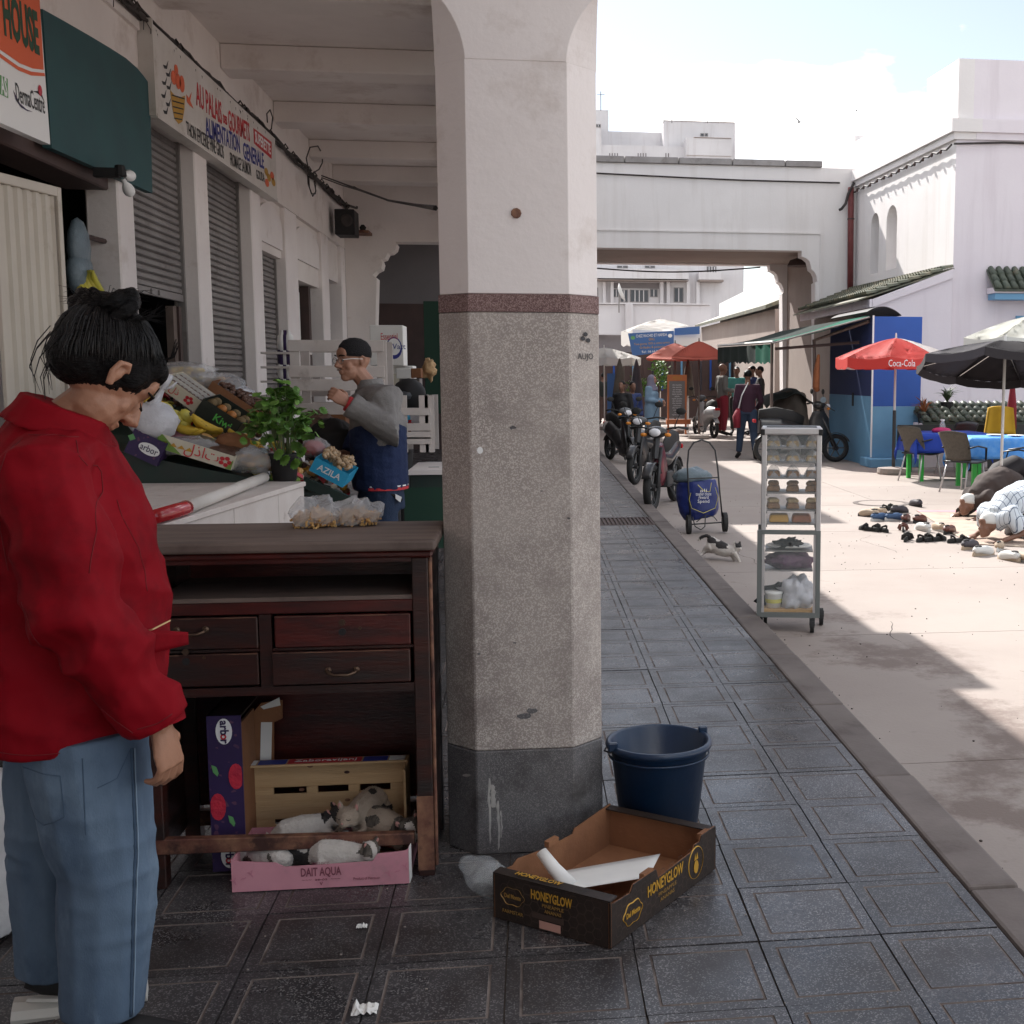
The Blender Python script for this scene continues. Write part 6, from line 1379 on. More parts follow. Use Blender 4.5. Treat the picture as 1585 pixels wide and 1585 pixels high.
# white knotted bag
wb = lump('knotted_bag','white knotted plastic bag standing on the bananas row of the display',237,652,Yn+.05,(.12,.10,.10),'film_white','bag',.012,3)
part('knot', MB().tube([(-.0,0,.08),(.03,0,.12),(.055,0,.165),(.075,-.01,.20),(.10,0,.235)],[.06,.030,.018,.034,.020],12,sq=.6), M['film_white'], wb, smooth=True); part('knot_ear', MB().tube([(.055,0,.16),(.10,0,.175),(.125,0,.20)],[.012,.022,.008],8,sq=.4), M['film_white'], wb, smooth=True)
def bananas(label,u,v,Y,n,tilt,m='banana',L=.17,grp='banana bunches on the display',yaw=0):
    p = at(u,v,Y=Y); t = thing('banana_bunch',label,'bananas',p,group=None)
    for k in range(n):
        Mx = Matrix.Rotation(yaw,4,'Z') @ Matrix.Rotation(tilt,4,'Y') @ Matrix.Translation(((k%2)*.01,(k-n/2)*.034,.006*abs(k-n/2)))
        o = part('banana', banana(MB(),Mx,L,.021), M[m], t, smooth=True); part('stem_tip', MB().cyl(Mx@V3(-.082*L/.17,0,.022),Mx@V3(-.096*L/.17,0,.034),.006,.004,6), M['brown_band'], o)
    return t
bananas('banana bunch half hidden behind the woman\'s face beside the white knotted bag',222,618,Yn+.35,6,rad(35))
bananas('large speckled banana bunch in the middle of the display',315,662,Yn+.22,6,rad(30),yaw=.25); bananas('small ripe banana bunch right of the lemons',296,668,Yn+.15,3,rad(10),yaw=-.5); bananas('banana bunch with yellow tips beside the bagged goods',372,683,Yn+.25,4,rad(30),yaw=.2)
r_ = random.Random(8)
for k,(u,v) in enumerate([(258,634),(268,643),(262,652),(278,650),(284,658),(272,662),(288,645)]):
    t = thing('lemon','yellow lemon '+['lowest left of the heap beside the knotted bag','second in the top row of the lemon heap','beneath the top row at the left of the lemon heap','topmost lemon in the middle of the heap','rightmost lower lemon of the heap','lowest lemon in the middle of the heap','highest lemon at the right of the heap'][k],'lemon',at(u,v,Y=Yn+.2),group='lemons on the display'); E_=Euler((r_.uniform(0,3),r_.uniform(0,1),r_.uniform(0,3)))
    part('fruit', MB().ell((0,0,0),(.045,.033,.033),R=E_,n=12).ell((0.0,0,0),(.054,.012,.012),R=E_,n=8), M['lemon'], t, smooth=True)
# packed bags near row
for k,(u,v,r,m,lb) in enumerate([(285,690,(.17,.07,.05),'film','long clear pack of dark dates lying above the cream date box'),(335,700,(.13,.07,.045),'date_brown','brown tray of dates in film at the centre of the front row'),(388,712,(.14,.09,.07),'film','clear bag of nuts at the lower right of the display'),(360,684,(.09,.06,.05),'card','brown paper packet among the packed dates'),(372,700,(.10,.06,.05),'film_white','pale green and white plastic packet beside the clear nut bag'),(275,675,(.09,.05,.04),'pink','pink wrapped packet above the long clear pack')]):
    t = lump(['date_pack','date_tray','nut_bag','paper_packet','plastic_packet','pink_packet'][k],lb,u,v,Yn+.08+.02*k,r,m,'packet',.018,k*3+1)
    if m in('film',):
        mb = MB(); 
        for q in range(34):
            a_ = r_.uniform(0,2*PI); z_ = r_.uniform(-.5,.4); mb.ell((math.cos(a_)*r[0]*.75*r_.random(),math.sin(a_)*r[1]*.6*r_.random(),z_*r[2]),(.016,.011,.010),n=6)
        o = part('contents', mb, M['date_brown' if k==0 else 'chips'], t, smooth=True); o['kind']='stuff'
# second tier
Y2 = 3.95
a,d = slope_ex((243,598),(300,638),Y2)
t2_,Q,F = tray('date_box','white box with red flower print on the upper tier behind the lemons',a,d,(0.15,1,0),d.length,.3,.075,('cream_card','cream_card','date_brown'))
for q in range(5): an=q*2*PI/5; flat(ngon(.06+.018*math.cos(an),.0+.016*math.sin(an),.011,.010,8),F,M['straw'],t2_,'flower_print')
lettering('لذ',F,.05,M['ink_red'],t2_,-.03,.0,up=.003)
for k in range(3):
    for q in range(9):
        p = Q(.02+q*d.length/9.3,.04+k*.09,.06); part('date', MB().ell(p,(.017,.034,.014),n=8), M['date_brown'], t2_, world=True, smooth=True)
    part('paper_divider', MB().prism([Q(.01,.075+k*.09,.02),Q(d.length-.01,.075+k*.09,.02),Q(d.length-.01,.075+k*.09,.082),Q(.01,.075+k*.09,.082)],(0,.003,0)), M['paper'], t2_, world=True)
a,d = slope_ex((300,640),(360,678),Y2-.05)
kt,Q,F = tray('kiwi_box','black kiwi box with green lettering in the middle tier',a,d,(0.15,1,0),d.length,.3,.10,('kiwi_black','kiwi_black','kiwi_black'))
mk('kiwi_green',(.12,.55,.10),.5); lettering('Kiwi',F,.06,M['kiwi_green'],kt,.03,-.005,up=.003,bold=.001)
for k in range(10): part('kiwi', MB().ell(Q(.04+.03*(k%5)*2,.06+.08*(k//5),.09),(.03,.026,.026),n=10), M['kiwi_fruit'] if k!=1 and k!=2 else M['orange_fruit'], kt, world=True, smooth=True)
a,d = slope_ex((318,606),(392,655),Y2+.35)
bt,Q,F = tray('date_crate','brown carton of loose dates with strawberries heaped at its upper end',a,d,(0.15,1,0),d.length,.36,.075,('card','card','date_brown'))
mb = MB()
for k in range(150): mb.ell(Q(r_.uniform(.03,d.length-.03),r_.uniform(.03,.33),r_.uniform(.06,.085)),(.020,.014,.012),n=6)
o = part('dates', mb, M['date_brown'], bt, world=True, smooth=True); o['kind']='stuff'
sb_ = thing('strawberries','heap of bright red strawberries in film near the potted herb','strawberries',at(380,640,Y=Y2+.5))
for k in range(34):
    p = at(380+r_.gauss(0,9),641+r_.gauss(0,6),Y=Y2+.45+r_.uniform(-.1,.1)); part('strawberry', MB().lathe([(.001,-.026),(.012,-.016),(.020,.0),(.019,.010),(.008,.017),(.001,.018)],9,Matrix.Translation(p) @ Euler((r_.uniform(0,6),r_.uniform(0,6),0)).to_matrix().to_4x4()), M['straw'], sb_, world=True, smooth=True)
# third tier: clear bags
for k,(u,v,r,m,lb) in enumerate([(285,580,(.20,.12,.07),'film','big clear bag of yellow dried fruit on the top tier'),(330,596,(.17,.12,.08),'film','crinkled clear bag of pale dried fruit on the top tier'),(362,612,(.13,.10,.06),'film_white','white crinkled packet on the top tier left of the strawberries'),(262,588,(.14,.10,.06),'card','brown sack edge at the upper left of the display'),(345,626,(.05,.04,.04),'ink_blue','dark blue packet beside the strawberries')]):
    t = lump(['fruit_bag','fruit_bag','packet','brown_sack','blue_packet'][k],lb,u,v,4.55,r,m,'bag',.03,k*5+2)
    if m=='film':
        mb = MB()
        for q in range(40): mb.ell((r_.uniform(-.6,.6)*r[0],r_.uniform(-.5,.5)*r[1],r_.uniform(-.5,.5)*r[2]),(.022,.018,.014),n=6)
        o = part('contents', mb, M['banana' if k==0 else 'chips'], t, smooth=True); o['kind']='stuff'
# blue box right
a,d = slope_ex((478,728),(530,755),3.95)
cb_,Q,F = tray('blue_box','bright blue sweets box leaning on the dark display edge behind the man',a,d,(0.15,1,0),d.length,.3,.085,('cyan','cyan','cream_card'))
lettering('AZILA',F,.05,M['ink_white'],cb_,0,0,up=.003,bold=.001)
mb = MB(); 
for k in range(60): mb.ell(Q(r_.uniform(.02,d.length-.02),r_.uniform(.02,.28),r_.uniform(.08,.13)),(.022,.016,.012),R=Euler((r_.random()*3,r_.random()*3,0)),n=6)
o = part('wrapped_sweets', mb, M['sweets'], cb_, world=True, smooth=True); o['kind']='stuff'
lump('apple_bag','clear bag of red apples behind the potted herb',488,692,4.2,(.08,.07,.06),'film','bag',.02,9); lump('red_apples','red apples in the bag behind the herb pot',486,694,4.22,(.06,.05,.045),'straw','apples',.02,4)
# potted herb
ph = at(441,744,z=ZC); pt = thing('potted_herb','bushy green herb in a black plastic pot on the corner of the white counter','plant',(ph.x,ph.y,ZC))
part('pot', MB().lathe([(.055,0),(.060,.004),(.074,.13),(.078,.135),(.078,.145),(.070,.145),(.066,.12),(.001,.12)],24), M['black'], pt, smooth=True)
mk('herb',(.10,.22,.035),.5,(.05,.13,.02),14,.2,60,vary=.0); mk('herb_light',(.16,.32,.05),.5,(.11,.25,.04),14,.2,60); mk('stem',(.12,.16,.06),.6)
def leafmesh(sz):
    mb = MB(); n = 11; vs=[(0,0,.004)]
    for k in range(n*2):
        a_ = 2*PI*k/(n*2); r = sz*(1.0 if k%2 else .82)*(1-.25*max(0,math.cos(a_+PI))**6); vs.append((r*math.cos(a_)+sz*.7, r*math.sin(a_), .10*sz*math.cos(3*a_)-.003))
    mb.add(vs,[(0,i,i+1) for i in range(1,n*2)]+[(0,n*2,1)]); return mb.mesh('leaf',True)
lms = [leafmesh(.026),leafmesh(.034),leafmesh(.020)]; lms2 = [m_.copy() for m_ in lms]
for m_ in lms: m_.materials.append(M['herb'])
for m_ in lms2: m_.materials.append(M['herb_light'])
r_ = random.Random(21); stems = MB()
for k in range(30):
    a_ = r_.uniform(0,2*PI); q = r_.uniform(.0,1); R0 = .25*q**.7; h = .37-.20*q*r_.random(); tip = V3(math.cos(a_)*R0*.85-.01,math.sin(a_)*R0*.85,.14+h*(1-.5*q)); b0 = V3(math.cos(a_)*.03,math.sin(a_)*.03,.12); m0 = b0.lerp(tip,.5)+V3(0,0,.07)
    stems.tube([b0,m0,tip],[.004,.003,.0015],5)
    for j in range(9):
        t_ = r_.uniform(.4,1.05); p = (b0.lerp(m0,t_*2) if t_<.5 else m0.lerp(tip,(t_-.5)*2)) + V3(r_.gauss(0,.026),r_.gauss(0,.026),r_.gauss(0,.022))
        o = bpy.data.objects.new('leaf', r_.choice(lms2 if r_.random()<.35 else lms)); COL.objects.link(o); o.parent = pt; o.location = p; o.rotation_euler = (r_.gauss(0,.5),r_.gauss(.25,.5),r_.uniform(0,6.3)); s_ = r_.uniform(.7,1.3); o.scale = (s_,s_,s_)
for (x,y,z) in [(.0,-.075,.12),(.05,-.07,.10),(-.03,-.08,.15),(.08,-.05,.16)]:
    o = link('leaf', lms2[1], None, pt); o.location = (x,y,z); o.rotation_euler = (1.1,.2,-.6)
part('stems', stems, M['stem'], pt)

# ================================================================== STALL KEEPER
mk('fleece_grey',(.235,.225,.22),.9,(.19,.18,.178),8,.3,60,sheen=.2); mk('fleece_navy',(.010,.022,.070),.9,(.008,.017,.055),8,.3,60); mk('denim_dark',(.018,.038,.085),.85,(.014,.028,.065),6,.3,90); mk('knit_black',(.010,.009,.011),.9,bump=.6,bsc=160); mk('stubble',(.20,.12,.09),.7)
M['fleece_two'] = mat('fleece_two',(.235,.225,.22),.9,(.19,.18,.178),8,.3,60)
def two_tone(m):
    nt=m.node_tree; N=nt.nodes; L=nt.links; b=N['Principled BSDF']; src=b.inputs['Base Color'].links[0].from_socket
    t=N.new('ShaderNodeTexCoord'); sp=N.new('ShaderNodeSeparateXYZ'); L.new(t.outputs['Object'],sp.inputs[0])
    a=N.new('ShaderNodeMath'); a.operation='ABSOLUTE'; L.new(sp.outputs[0],a.inputs[0])
    e=N.new('ShaderNodeMath'); e.operation='MULTIPLY_ADD'; L.new(a.outputs[0],e.inputs[0]); e.inputs[1].default_value=-.25; L.new(sp.outputs[2],e.inputs[2])
    f=N.new('ShaderNodeMath'); f.operation='LESS_THAN'; L.new(e.outputs[0],f.inputs[0]); f.inputs[1].default_value=1.165
    k2=N.new('ShaderNodeMath'); k2.operation='LESS_THAN'; L.new(sp.outputs[2],k2.inputs[0]); k2.inputs[1].default_value=1.085
    g=N.new('ShaderNodeMath'); g.operation='GREATER_THAN'; L.new(sp.outputs[0],g.inputs[0]); g.inputs[1].default_value=-.215
    h=N.new('ShaderNodeMath'); h.operation='MULTIPLY'; L.new(f.outputs[0],h.inputs[0]); L.new(g.outputs[0],h.inputs[1])
    x=N.new('ShaderNodeMixRGB'); k3=N.new('ShaderNodeMath'); k3.operation='MAXIMUM'; L.new(h.outputs[0],k3.inputs[0]); L.new(k2.outputs[0],k3.inputs[1]); L.new(k3.outputs[0],x.inputs[0]); L.new(src,x.inputs[1]); x.inputs[2].default_value=(.010,.022,.075,1); L.new(x.outputs[0],b.inputs['Base Color'])
two_tone(M['fleece_two'])
Mx0 = at(588,583,D=7.5)
J = std_joints(1.76); ms = 7.5/FPX
def ml(u,v,lat): return V3(lat,(588-u)*ms,CAM.z-(v-583)*ms)
J['pelvis']=ml(585,765,0); J['waist']=ml(583,715,0); J['chest']=ml(583,655,0); J['neck']=ml(573,600,0); J['head']=ml(550,562,0)
J['shL']=ml(592,618,-.185); J['elL']=ml(598,664,-.27); J['wrL']=ml(534,622,-.22); J['hdL']=V3(.05,1,.75); J['pnL']=V3(.9,.2,-.2)
J['shR']=ml(580,616,.185); J['elR']=ml(570,668,.24); J['wrR']=ml(548,705,.16); J['hdR']=V3(-.1,1,-.4); J['pnR']=V3(-1,0,0)
mt,Mh2 = figure('man in grey and navy fleece with black skull cap and glasses raising his hand', (Mx0.x,Mx0.y,0), rad(104), J, dict(skin='skin',top='fleece_two',legs='denim_dark',cap='knit_black'), voxel=.009, head_rot=(rad(-4),0,rad(24)), hairstyle='cap', loose=.02,
    torso_r=[(.165,.125),(.165,.13),(.185,.13),(.115,.085)], sleeve_r=(.075,.080,.072,.050), top_fold=folds(.006,9,20,4), leg_fold=folds(.006,9,14), matfn=None, hem=ml(585,752,0), curl=.9)
def hp2(x,y,z): return Mh2@V3(x,y,z)
part('cuff_stripe', MB().tube([J['wrL']+V3(-.004,-.055,-.035),J['wrL']+V3(-.002,-.035,-.022)],.052,14), M['ink_red'], mt, smooth=True)
part('cuff_stripe', MB().tube([J['wrL']+V3(-.002,-.033,-.021),J['wrL']+V3(0,-.022,-.014)],.050,14), M['ink_white'], mt, smooth=True)
part('cuff_band', MB().tube([J['wrL']+V3(0,-.020,-.013),J['wrL']+V3(0,0.004,0)],.047,14), M['ink_red'], mt, smooth=True)
part('waist_stripe', MB().tube([ml(585,748,0),ml(585,752,0)],[(.205,.166)]*2,24,up=(0,1,0)), M['ink_red'], mt); part('waist_stripe', MB().tube([ml(585,745,0),ml(585,747,0)],[(.204,.165)]*2,24,up=(0,1,0)), M['ink_white'], mt)
part('stand_collar', MB().tube([J['neck']+V3(0,-.01,-.05),J['neck']+V3(0,.0,.05)],[(.098,.088),(.078,.074)],18,up=(0,1,0),caps=False), M['fleece_grey'], mt, smooth=True)
for q in (-1,1):
    part('lens_rim', MB().tube([hp2(q*.034+.024*math.cos(a_),.100,.012+.017*math.sin(a_)) for a_ in [2*PI*k/14 for k in range(15)]],.0016,5), M['slat_metal'], mt)
    part('temple_arm', MB().tube([hp2(q*.058,.098,.018),hp2(q*.078,.05,.020),hp2(q*.082,-.02,.014)],.0022,5), M['ink_white'], mt)
    part('eyebrow', MB().tube([hp2(q*.014,.098,.038),hp2(q*.034,.095,.043),hp2(q*.054,.078,.038)],[.003,.0045,.002],6), M['hair'], mt)
    part('eye', MB().ell((q*.033,.086,.012),(.010,.006,.006),Mh2,n=8), M['black'], mt, smooth=True)
part('glasses_bridge', MB().tube([hp2(-.010,.102,.014),hp2(.010,.102,.014)],.0016,5), M['slat_metal'], mt)
part('moustache', MB().ell((0,.098,-.041),(.024,.008,.005),Mh2,n=8), M['stubble'], mt, smooth=True)
part('belt_pouch', MB().tube([ml(592,756,-.16),ml(610,768,-.165)],[.03,.022],8,sq=.5), M['knit_black'], mt); part('white_tag', MB().prism([ml(600,757,-.19),ml(609,762,-.19),ml(607,770,-.19),ml(600,764,-.19)],(-.004,0,0)), M['ink_white'], mt)
# ================================================================== STALL BEHIND THE MAN
def slat_rack(name, label, u0,v0,u1,v1,Y,rows_,posts,th_=.05,m='white_wood',dep=.4):
    a = at(u0,v0,Y=Y); b = at(u1,v1,Y=Y); t = thing(name,label,'rack',((a.x+b.x)/2,Y,b.z))
    for vv in rows_:
        z_ = at(u0,vv,Y=Y).z; part('slat', MB().b2((a.x,Y-.012,z_-th_/2),(b.x,Y,z_+th_/2)), M[m], t, world=True, bevel=.002); part('slat', MB().b2((a.x,Y+dep,z_-th_/2),(b.x,Y+dep+.012,z_+th_/2)), M[m], t, world=True)
    for uu in posts:
        x_ = at(uu,v0,Y=Y).x
        for yy in (Y,Y+dep-.03): part('post', MB().b2((x_-.03,yy+.001,b.z),(x_+.03,yy+.03,a.z)), M[m], t, world=True)
    return t
slat_rack('slatted_rack','tall white slatted wooden rack behind the man in the skull cap',446,527,597,640,5.2,[535,575,596,633],[455,590],.075)
slat_rack('slatted_rack','small white slatted crate rack to the right behind the man',618,612,668,700,5.3,[637,661,674,682],[622,655,664],.05)
slat_rack('slatted_shelf','inner white shelf seen through the tall slatted rack',472,566,530,612,6.0,[570,609],[475],.04)
sc = thing('shelf_goods','row of white and purple bottles on the shop shelf between the pilasters','bottles',at(440,560,Y=8.2))
for k in range(4):
    for j in range(3):
        p = at(437+j*5,530+k*22,Y=8.4); part('bottle', MB().lathe([(.04,-.08),(.045,.0),(.04,.06),(.018,.08),(.018,.11)],10,Matrix.Translation(p)), M['purple' if (k+j)%2 else 'paper'], sc, world=True, smooth=True)
    p = at(442,545+k*22,Y=8.4); part('shelf', MB().b2((p.x-.2,8.3,p.z-.02),(p.x+.2,8.6,p.z)), M['white_wood'], sc, world=True)
# boxes with prints (soap cartons)
def poster_box(name,label,u0,v0,u1,v1,Y,m,dep=.3,cat='carton'):
    a = at(u0,v0,Y=Y); b = at(u1,v1,Y=Y); t = thing(name,label,cat,((a.x+b.x)/2,Y,b.z)); part('carton_body', MB().b2((a.x,Y,b.z),(b.x,Y+dep,a.z)), M[m], t, world=True, bevel=.004); return t, frame(((a.x+b.x)/2,Y,(a.z+b.z)/2),(1,0,0),(0,0,1)), b.x-a.x, a.z-b.z
t,F,w_,h_ = poster_box('white_carton','tall white carton printed Essential with a blue oval behind the man',572,503,625,566,6.6,'paper')
lettering('Essential',F,.075,M['ink_red'],t,.02,h_/2-.09,width=w_*.5); flat(ngon(w_*.22,-.02,w_*.24,.085,20),F,M['ink_blue'],t,'oval_print'); flat(ngon(w_*.22,-.01,w_*.20,.065,20),F,M['ink_white'],t,'oval_print',up=.004); lettering('OWatt',F,.06,M['ink_blue'],t,w_*.22,-.01,up=.006)
t,F,w_,h_ = poster_box('white_carton','plain white carton lower down beside the green sheet',585,566,640,610,6.9,'paper'); flat([(-.1,-.05),(.1,-.05),(.1,.05),(-.1,.05)],F,M['cream_card'],t)
t,F,w_,h_ = poster_box('green_sheet','dark green sheet hanging at the far end of the arcade',655,466,690,640,10.5,mk('green_sheet',(.012,.05,.03),.7) and 'green_sheet',.05,cat='sheet')
t,F,w_,h_ = poster_box('green_cabinet','dark green cabinet behind the man at the right',634,735,690,830,4.9,'stand_green',.7,cat='cabinet'); part('cabinet_top', MB().b2((at(632,735,Y=4.88).x,4.87,at(632,735,Y=4.88).z),(at(692,735,Y=4.88).x,5.62,at(632,735,Y=4.88).z+.03)), M['plaster'], t, world=True); flat([(-.15,-.28),(.2,-.28),(.2,.12),(-.15,.12)],F,M['green_sheet'],t,'door_panel')
cl_ = thing('calculator','white calculator lying on the green cabinet','calculator',at(672,724,Y=5.1)); q_ = at(672,729,Y=5.1); part('case', MB().box(q_,(.10,.14,.02),R=Euler((.25,0,.1))), M['paper'], cl_, world=True, bevel=.004); part('keys', MB().box(q_+V3(0,-.01,.014),(.07,.08,.004),R=Euler((.25,0,.1))), M['black'], cl_, world=True)
pr = thing('paper_slip','white paper slips on the green cabinet top','papers',at(650,733,Y=5.05)); q_=at(650,733,Y=5.05); part('paper', MB().box(q_,(.14,.1,.004)), M['paper'], pr, world=True)
# seated helper
J = std_joints(1.65); J['_k']=1.0
ph2 = at(612,583,D=10.2)
for n_ in list(J):
    if n_[0] != '_' and n_[:2] not in('hd','pn'): J[n_] = J[n_]+V3(0,0,.04)
figure('seated helper in black with a striped olive knit cap behind the stall', (ph2.x,ph2.y,0), rad(70), J, dict(skin='skin',top='knit_black',legs='black',cap='olive') if M.update(olive=mat('olive',(.22,.20,.03),.9,(.07,.07,.02),25,.5,90,stretch=(1,1,4))) is None else None, voxel=.018, hairstyle='cap', head_rot=(rad(-15),0,0))
hb = thing('black_helmet','round black motorbike helmet on the white crate rack','helmet',at(633,625,Y=5.6)); q_=at(633,612,Y=5.6); part('shell', MB().ell(q_,(.12,.13,.12),n=16), M['black'], hb, world=True, smooth=True); part('visor', MB().ell(q_+V3(-.02,-.06,0),(.09,.08,.05),n=12), M['dark_glass'], hb, world=True, smooth=True)
# clutter behind: kraft boxes, fan
for (u0,v0,u1,v1,Y,m,nm,lb) in [(480,640,535,662,5.5,'card','kraft_box','brown kraft box on the lower shelf behind the herb'),(636,570,652,585,6.0,'card','kraft_box','small brown box beside the seated helper'),(613,570,636,586,6.0,'paper','paper_roll','white paper roll pack beside the seated helper'),(618,586,650,620,6.2,'slat_metal','glass_case','grey glass case beside the seated helper'),(480,800,526,830,4.9,'paper','white_crate','low white crate on the floor behind the counter'),(540,790,545,830,5.2,'paper','white_post','white post under the display')]:
    poster_box(nm,lb,u0,v0,u1,v1,Y,m,.25,cat='box')
for k,(u,v,m) in enumerate([(626,650,'cyan'),(635,655,'gloss_red'),(644,650,'film_white'),(628,668,'card'),(645,668,'film_white')]):
    lump('shelf_packet',['cyan packet','red packet','upper white packet','brown packet','lower white packet'][k]+' inside the small white slatted crate rack',u,v,5.45,(.07,.06,.05),m,'packet',.02,k)
lump('twig_bundle','pale bundle of sticks beside the white cartons',664,572,6.2,(.05,.05,.07),'crate_wood','bundle',.05,2)
lump('onion_net','net of brown onions behind the herb',492,668,4.9,(.13,.1,.12),'date_brown','onions',.03,2); lump('black_sack','black sack slumped behind the display',515,692,4.75,(.16,.12,.17),'black','sack',.02,5)

# dense slope of small wrapped goods nobody could count
pg = thing('packed_goods','dense heap of small wrapped sweets, nuts and dried fruit packets covering the display slope','packets',SP(.5,.5,.02))
r_ = random.Random(77); mats_g = ['film_white','date_brown','gold','chips','cream_card','straw','lemon','green_print','card','bag_blue','pink','crate_wood']
bins = [MB() for _ in mats_g]
for k in range(620):
    s_ = r_.uniform(.02,1.0); t_ = r_.uniform(.12,1.0)
    if t_ < .25 and s_ < .75: continue
    p = SP(s_,t_,r_.uniform(.03,.10)); b_ = bins[min(len(bins)-1,int(r_.random()*len(bins)*(.6+.4*t_)))]; E_ = Euler((r_.uniform(-.6,.6),r_.uniform(-.1,.9),r_.uniform(0,3.1)))
    if r_.random() < .5: b_.box(p,(r_.uniform(.04,.09),r_.uniform(.03,.06),r_.uniform(.015,.035)),R=E_,top=(.8,.7))
    else: b_.ell(p,(r_.uniform(.018,.045),r_.uniform(.015,.03),r_.uniform(.012,.024)),R=E_,n=8)
for m_,b_ in zip(mats_g,bins):
    o = part('packets', b_, M[m_], pg, world=True); o['kind'] = 'stuff'
# ================================================================== STREET OBJECTS
mk('alu',(.62,.60,.60),.35,(.55,.53,.53),6,metal=.5); mk('iron',(.05,.05,.052),.5,metal=.4); mk('frame_grey',(.17,.185,.18),.5,metal=.2); mk('glass',(.75,.82,.82),.08,alpha=.07,spec=.6); mk('rubber',(.018,.018,.018),.75,bump=.3,bsc=80); mk('pastry',(.27,.13,.045),.7,(.17,.08,.03),20,.4,50); mk('cake',(.50,.38,.20),.7,(.34,.22,.10),18,.3,50)
# ---- display trolley
zG = gz
L0 = at(1183,975,Y=at(1183,967,z=zG).y); cy_ = at(1230,978,z=zG).y
sx0, sx1 = at(1180,978,Y=cy_).x, at(1273,978,Y=cy_).x; H1 = at(1230,662,Y=cy_).z; zm = at(1230,824,Y=cy_).z; zb_ = at(1230,948,Y=cy_).z
dt = thing('display_trolley', 'tall narrow glass fronted pastry trolley on castors standing beside the kerb', 'trolley', ((sx0+sx1)/2,cy_+.15,zG))
dpn = .30
def dq(name,a,b,m,**k): return part(name, MB().b2(a,b), M[m], dt, world=True, **k)
tx0,tx1 = sx0+.02,sx1+.005
for x in (tx0,tx1-.032):
    for y in (cy_,cy_+dpn-.03): dq('upright',(x,y,zm),(x+.032,y+.03,H1-.045),'alu',bevel=.004)
dq('top_frame',(tx0-.004,cy_-.004,H1-.045),(tx1+.004,cy_+dpn+.004,H1),'alu',bevel=.008); dq('top_tray',(tx0+.03,cy_+.03,H1+.0005),(tx1-.03,cy_+dpn-.03,H1+.004),'iron')
for x in (tx0-.006,tx1-.020): dq('corner_cap',(x,cy_-.007,H1-.045),(x+.026,cy_+.02,H1-.010),'black',bevel=.003)
sh_v = [693,716,740,763,790,811]
for v in sh_v:
    z_ = at(1230,v,Y=cy_).z; dq('shelf',(tx0+.033,cy_+.02,z_-.008),(tx1-.033,cy_+dpn-.02,z_),'slat_metal')
    for x in (tx0+.028,tx1-.038): dq('shelf_clip',(x,cy_+.012,z_-.022),(x+.01,cy_+.03,z_-.009),'iron')
for x in (sx0-.002,sx1-.022):
    for y in (cy_-.012,cy_+dpn-.02): dq('lower_upright',(x,y,zb_-.03),(x+.028,y+.028,zm+.012),'frame_grey')
    dq('lower_post',(x+.030 if x<tx0 else x-.016,cy_-.004,zb_),(x+.046 if x<tx0 else x-.001,cy_+.02,zm),'alu')
for z_ in (zm,zb_-.03): dq('cross_rail',(sx0+.0262,cy_-.014,z_-.012 if z_==zm else z_),(sx1-.0222,cy_+.012,z_+.014 if z_==zm else z_+.03),'frame_grey'); 
dq('base_board',(sx0+.03,cy_+.013,zb_),(sx1-.024,cy_+dpn-.022,zb_+.018),'crate_wood')
for v in (853,883): z_=at(1230,v,Y=cy_).z; dq('shelf',(sx0+.047,cy_+.02,z_-.008),(sx1-.04,cy_+dpn-.02,z_),'slat_metal')
dq('glass_pane',(tx0+.033,cy_+.008,zm+.015),(tx1-.033,cy_+.011,H1-.046),'glass'); dq('glass_pane',(sx0+.048,cy_+.006,zb_+.019),(sx1-.041,cy_+.009,zm-.014),'glass')
for (x,y,big) in [(sx0+.02,cy_+.02,0),(sx1-.04,cy_-.0,0),(sx0+.05,cy_+dpn-.04,1),(sx1+.025,cy_+dpn-.06,1)]:
    r = .045 if not big else .055
    part('castor', MB().cyl((x-.012,y,zG+r),(x+.012,y,zG+r),r,n=18).cyl((x-.015,y,zG+r),(x+.015,y,zG+r),r*.35,n=10), M['rubber'], dt, world=True, smooth=False); part('castor_fork', MB().b2((x-.017,y-.012,zG+r),(x-.0125,y+.012,zb_-.03)).b2((x+.0125,y-.012,zG+r),(x+.017,y+.012,zb_-.03)), M['iron'], dt, world=True)
r_ = random.Random(4); rows_lab = ['top shelf','second shelf','third shelf','fourth shelf','fifth shelf']
for i,v in enumerate(sh_v[:5]):
    z_ = at(1230,v,Y=cy_).z; n = 3
    for k in range(n):
        x = tx0+.075+k*(tx1-tx0-.13)/2; t = thing('pastry_pack', 'film wrapped %s cake pack, %s of three on the %s of the trolley'%(['pale','brown'][i>1],['left','middle','right'][k],rows_lab[i]), 'pastry', (x,cy_+.11,z_))
        part('cake', MB().box((0,0,.022),(.085,.12,.038),R=Euler((0,0,r_.uniform(-.1,.1))),top=(.8,.85)), M['pastry' if i>1 else 'cake'], t, bevel=.01,seg=2)
        if i<3: part('film_wrap', MB().sheet(lambda s,q: V3(math.cos(2*PI*s)*(.052*(1-q)**.5+.004)+.006*noise.noise(V3(s*8,q*5,k)),math.sin(2*PI*s)*(.065*(1-q)**.5+.004),.001+q*.075),16,7), M['film'], t, smooth=True)
        else: part('upper_cake', MB().box((0,0,.055),(.075,.10,.026),R=Euler((0,0,r_.uniform(-.2,.2))),top=(.8,.8)), M['pastry' if i<4 else 'cake'], t, bevel=.008)
z_ = at(1230,811,Y=cy_).z
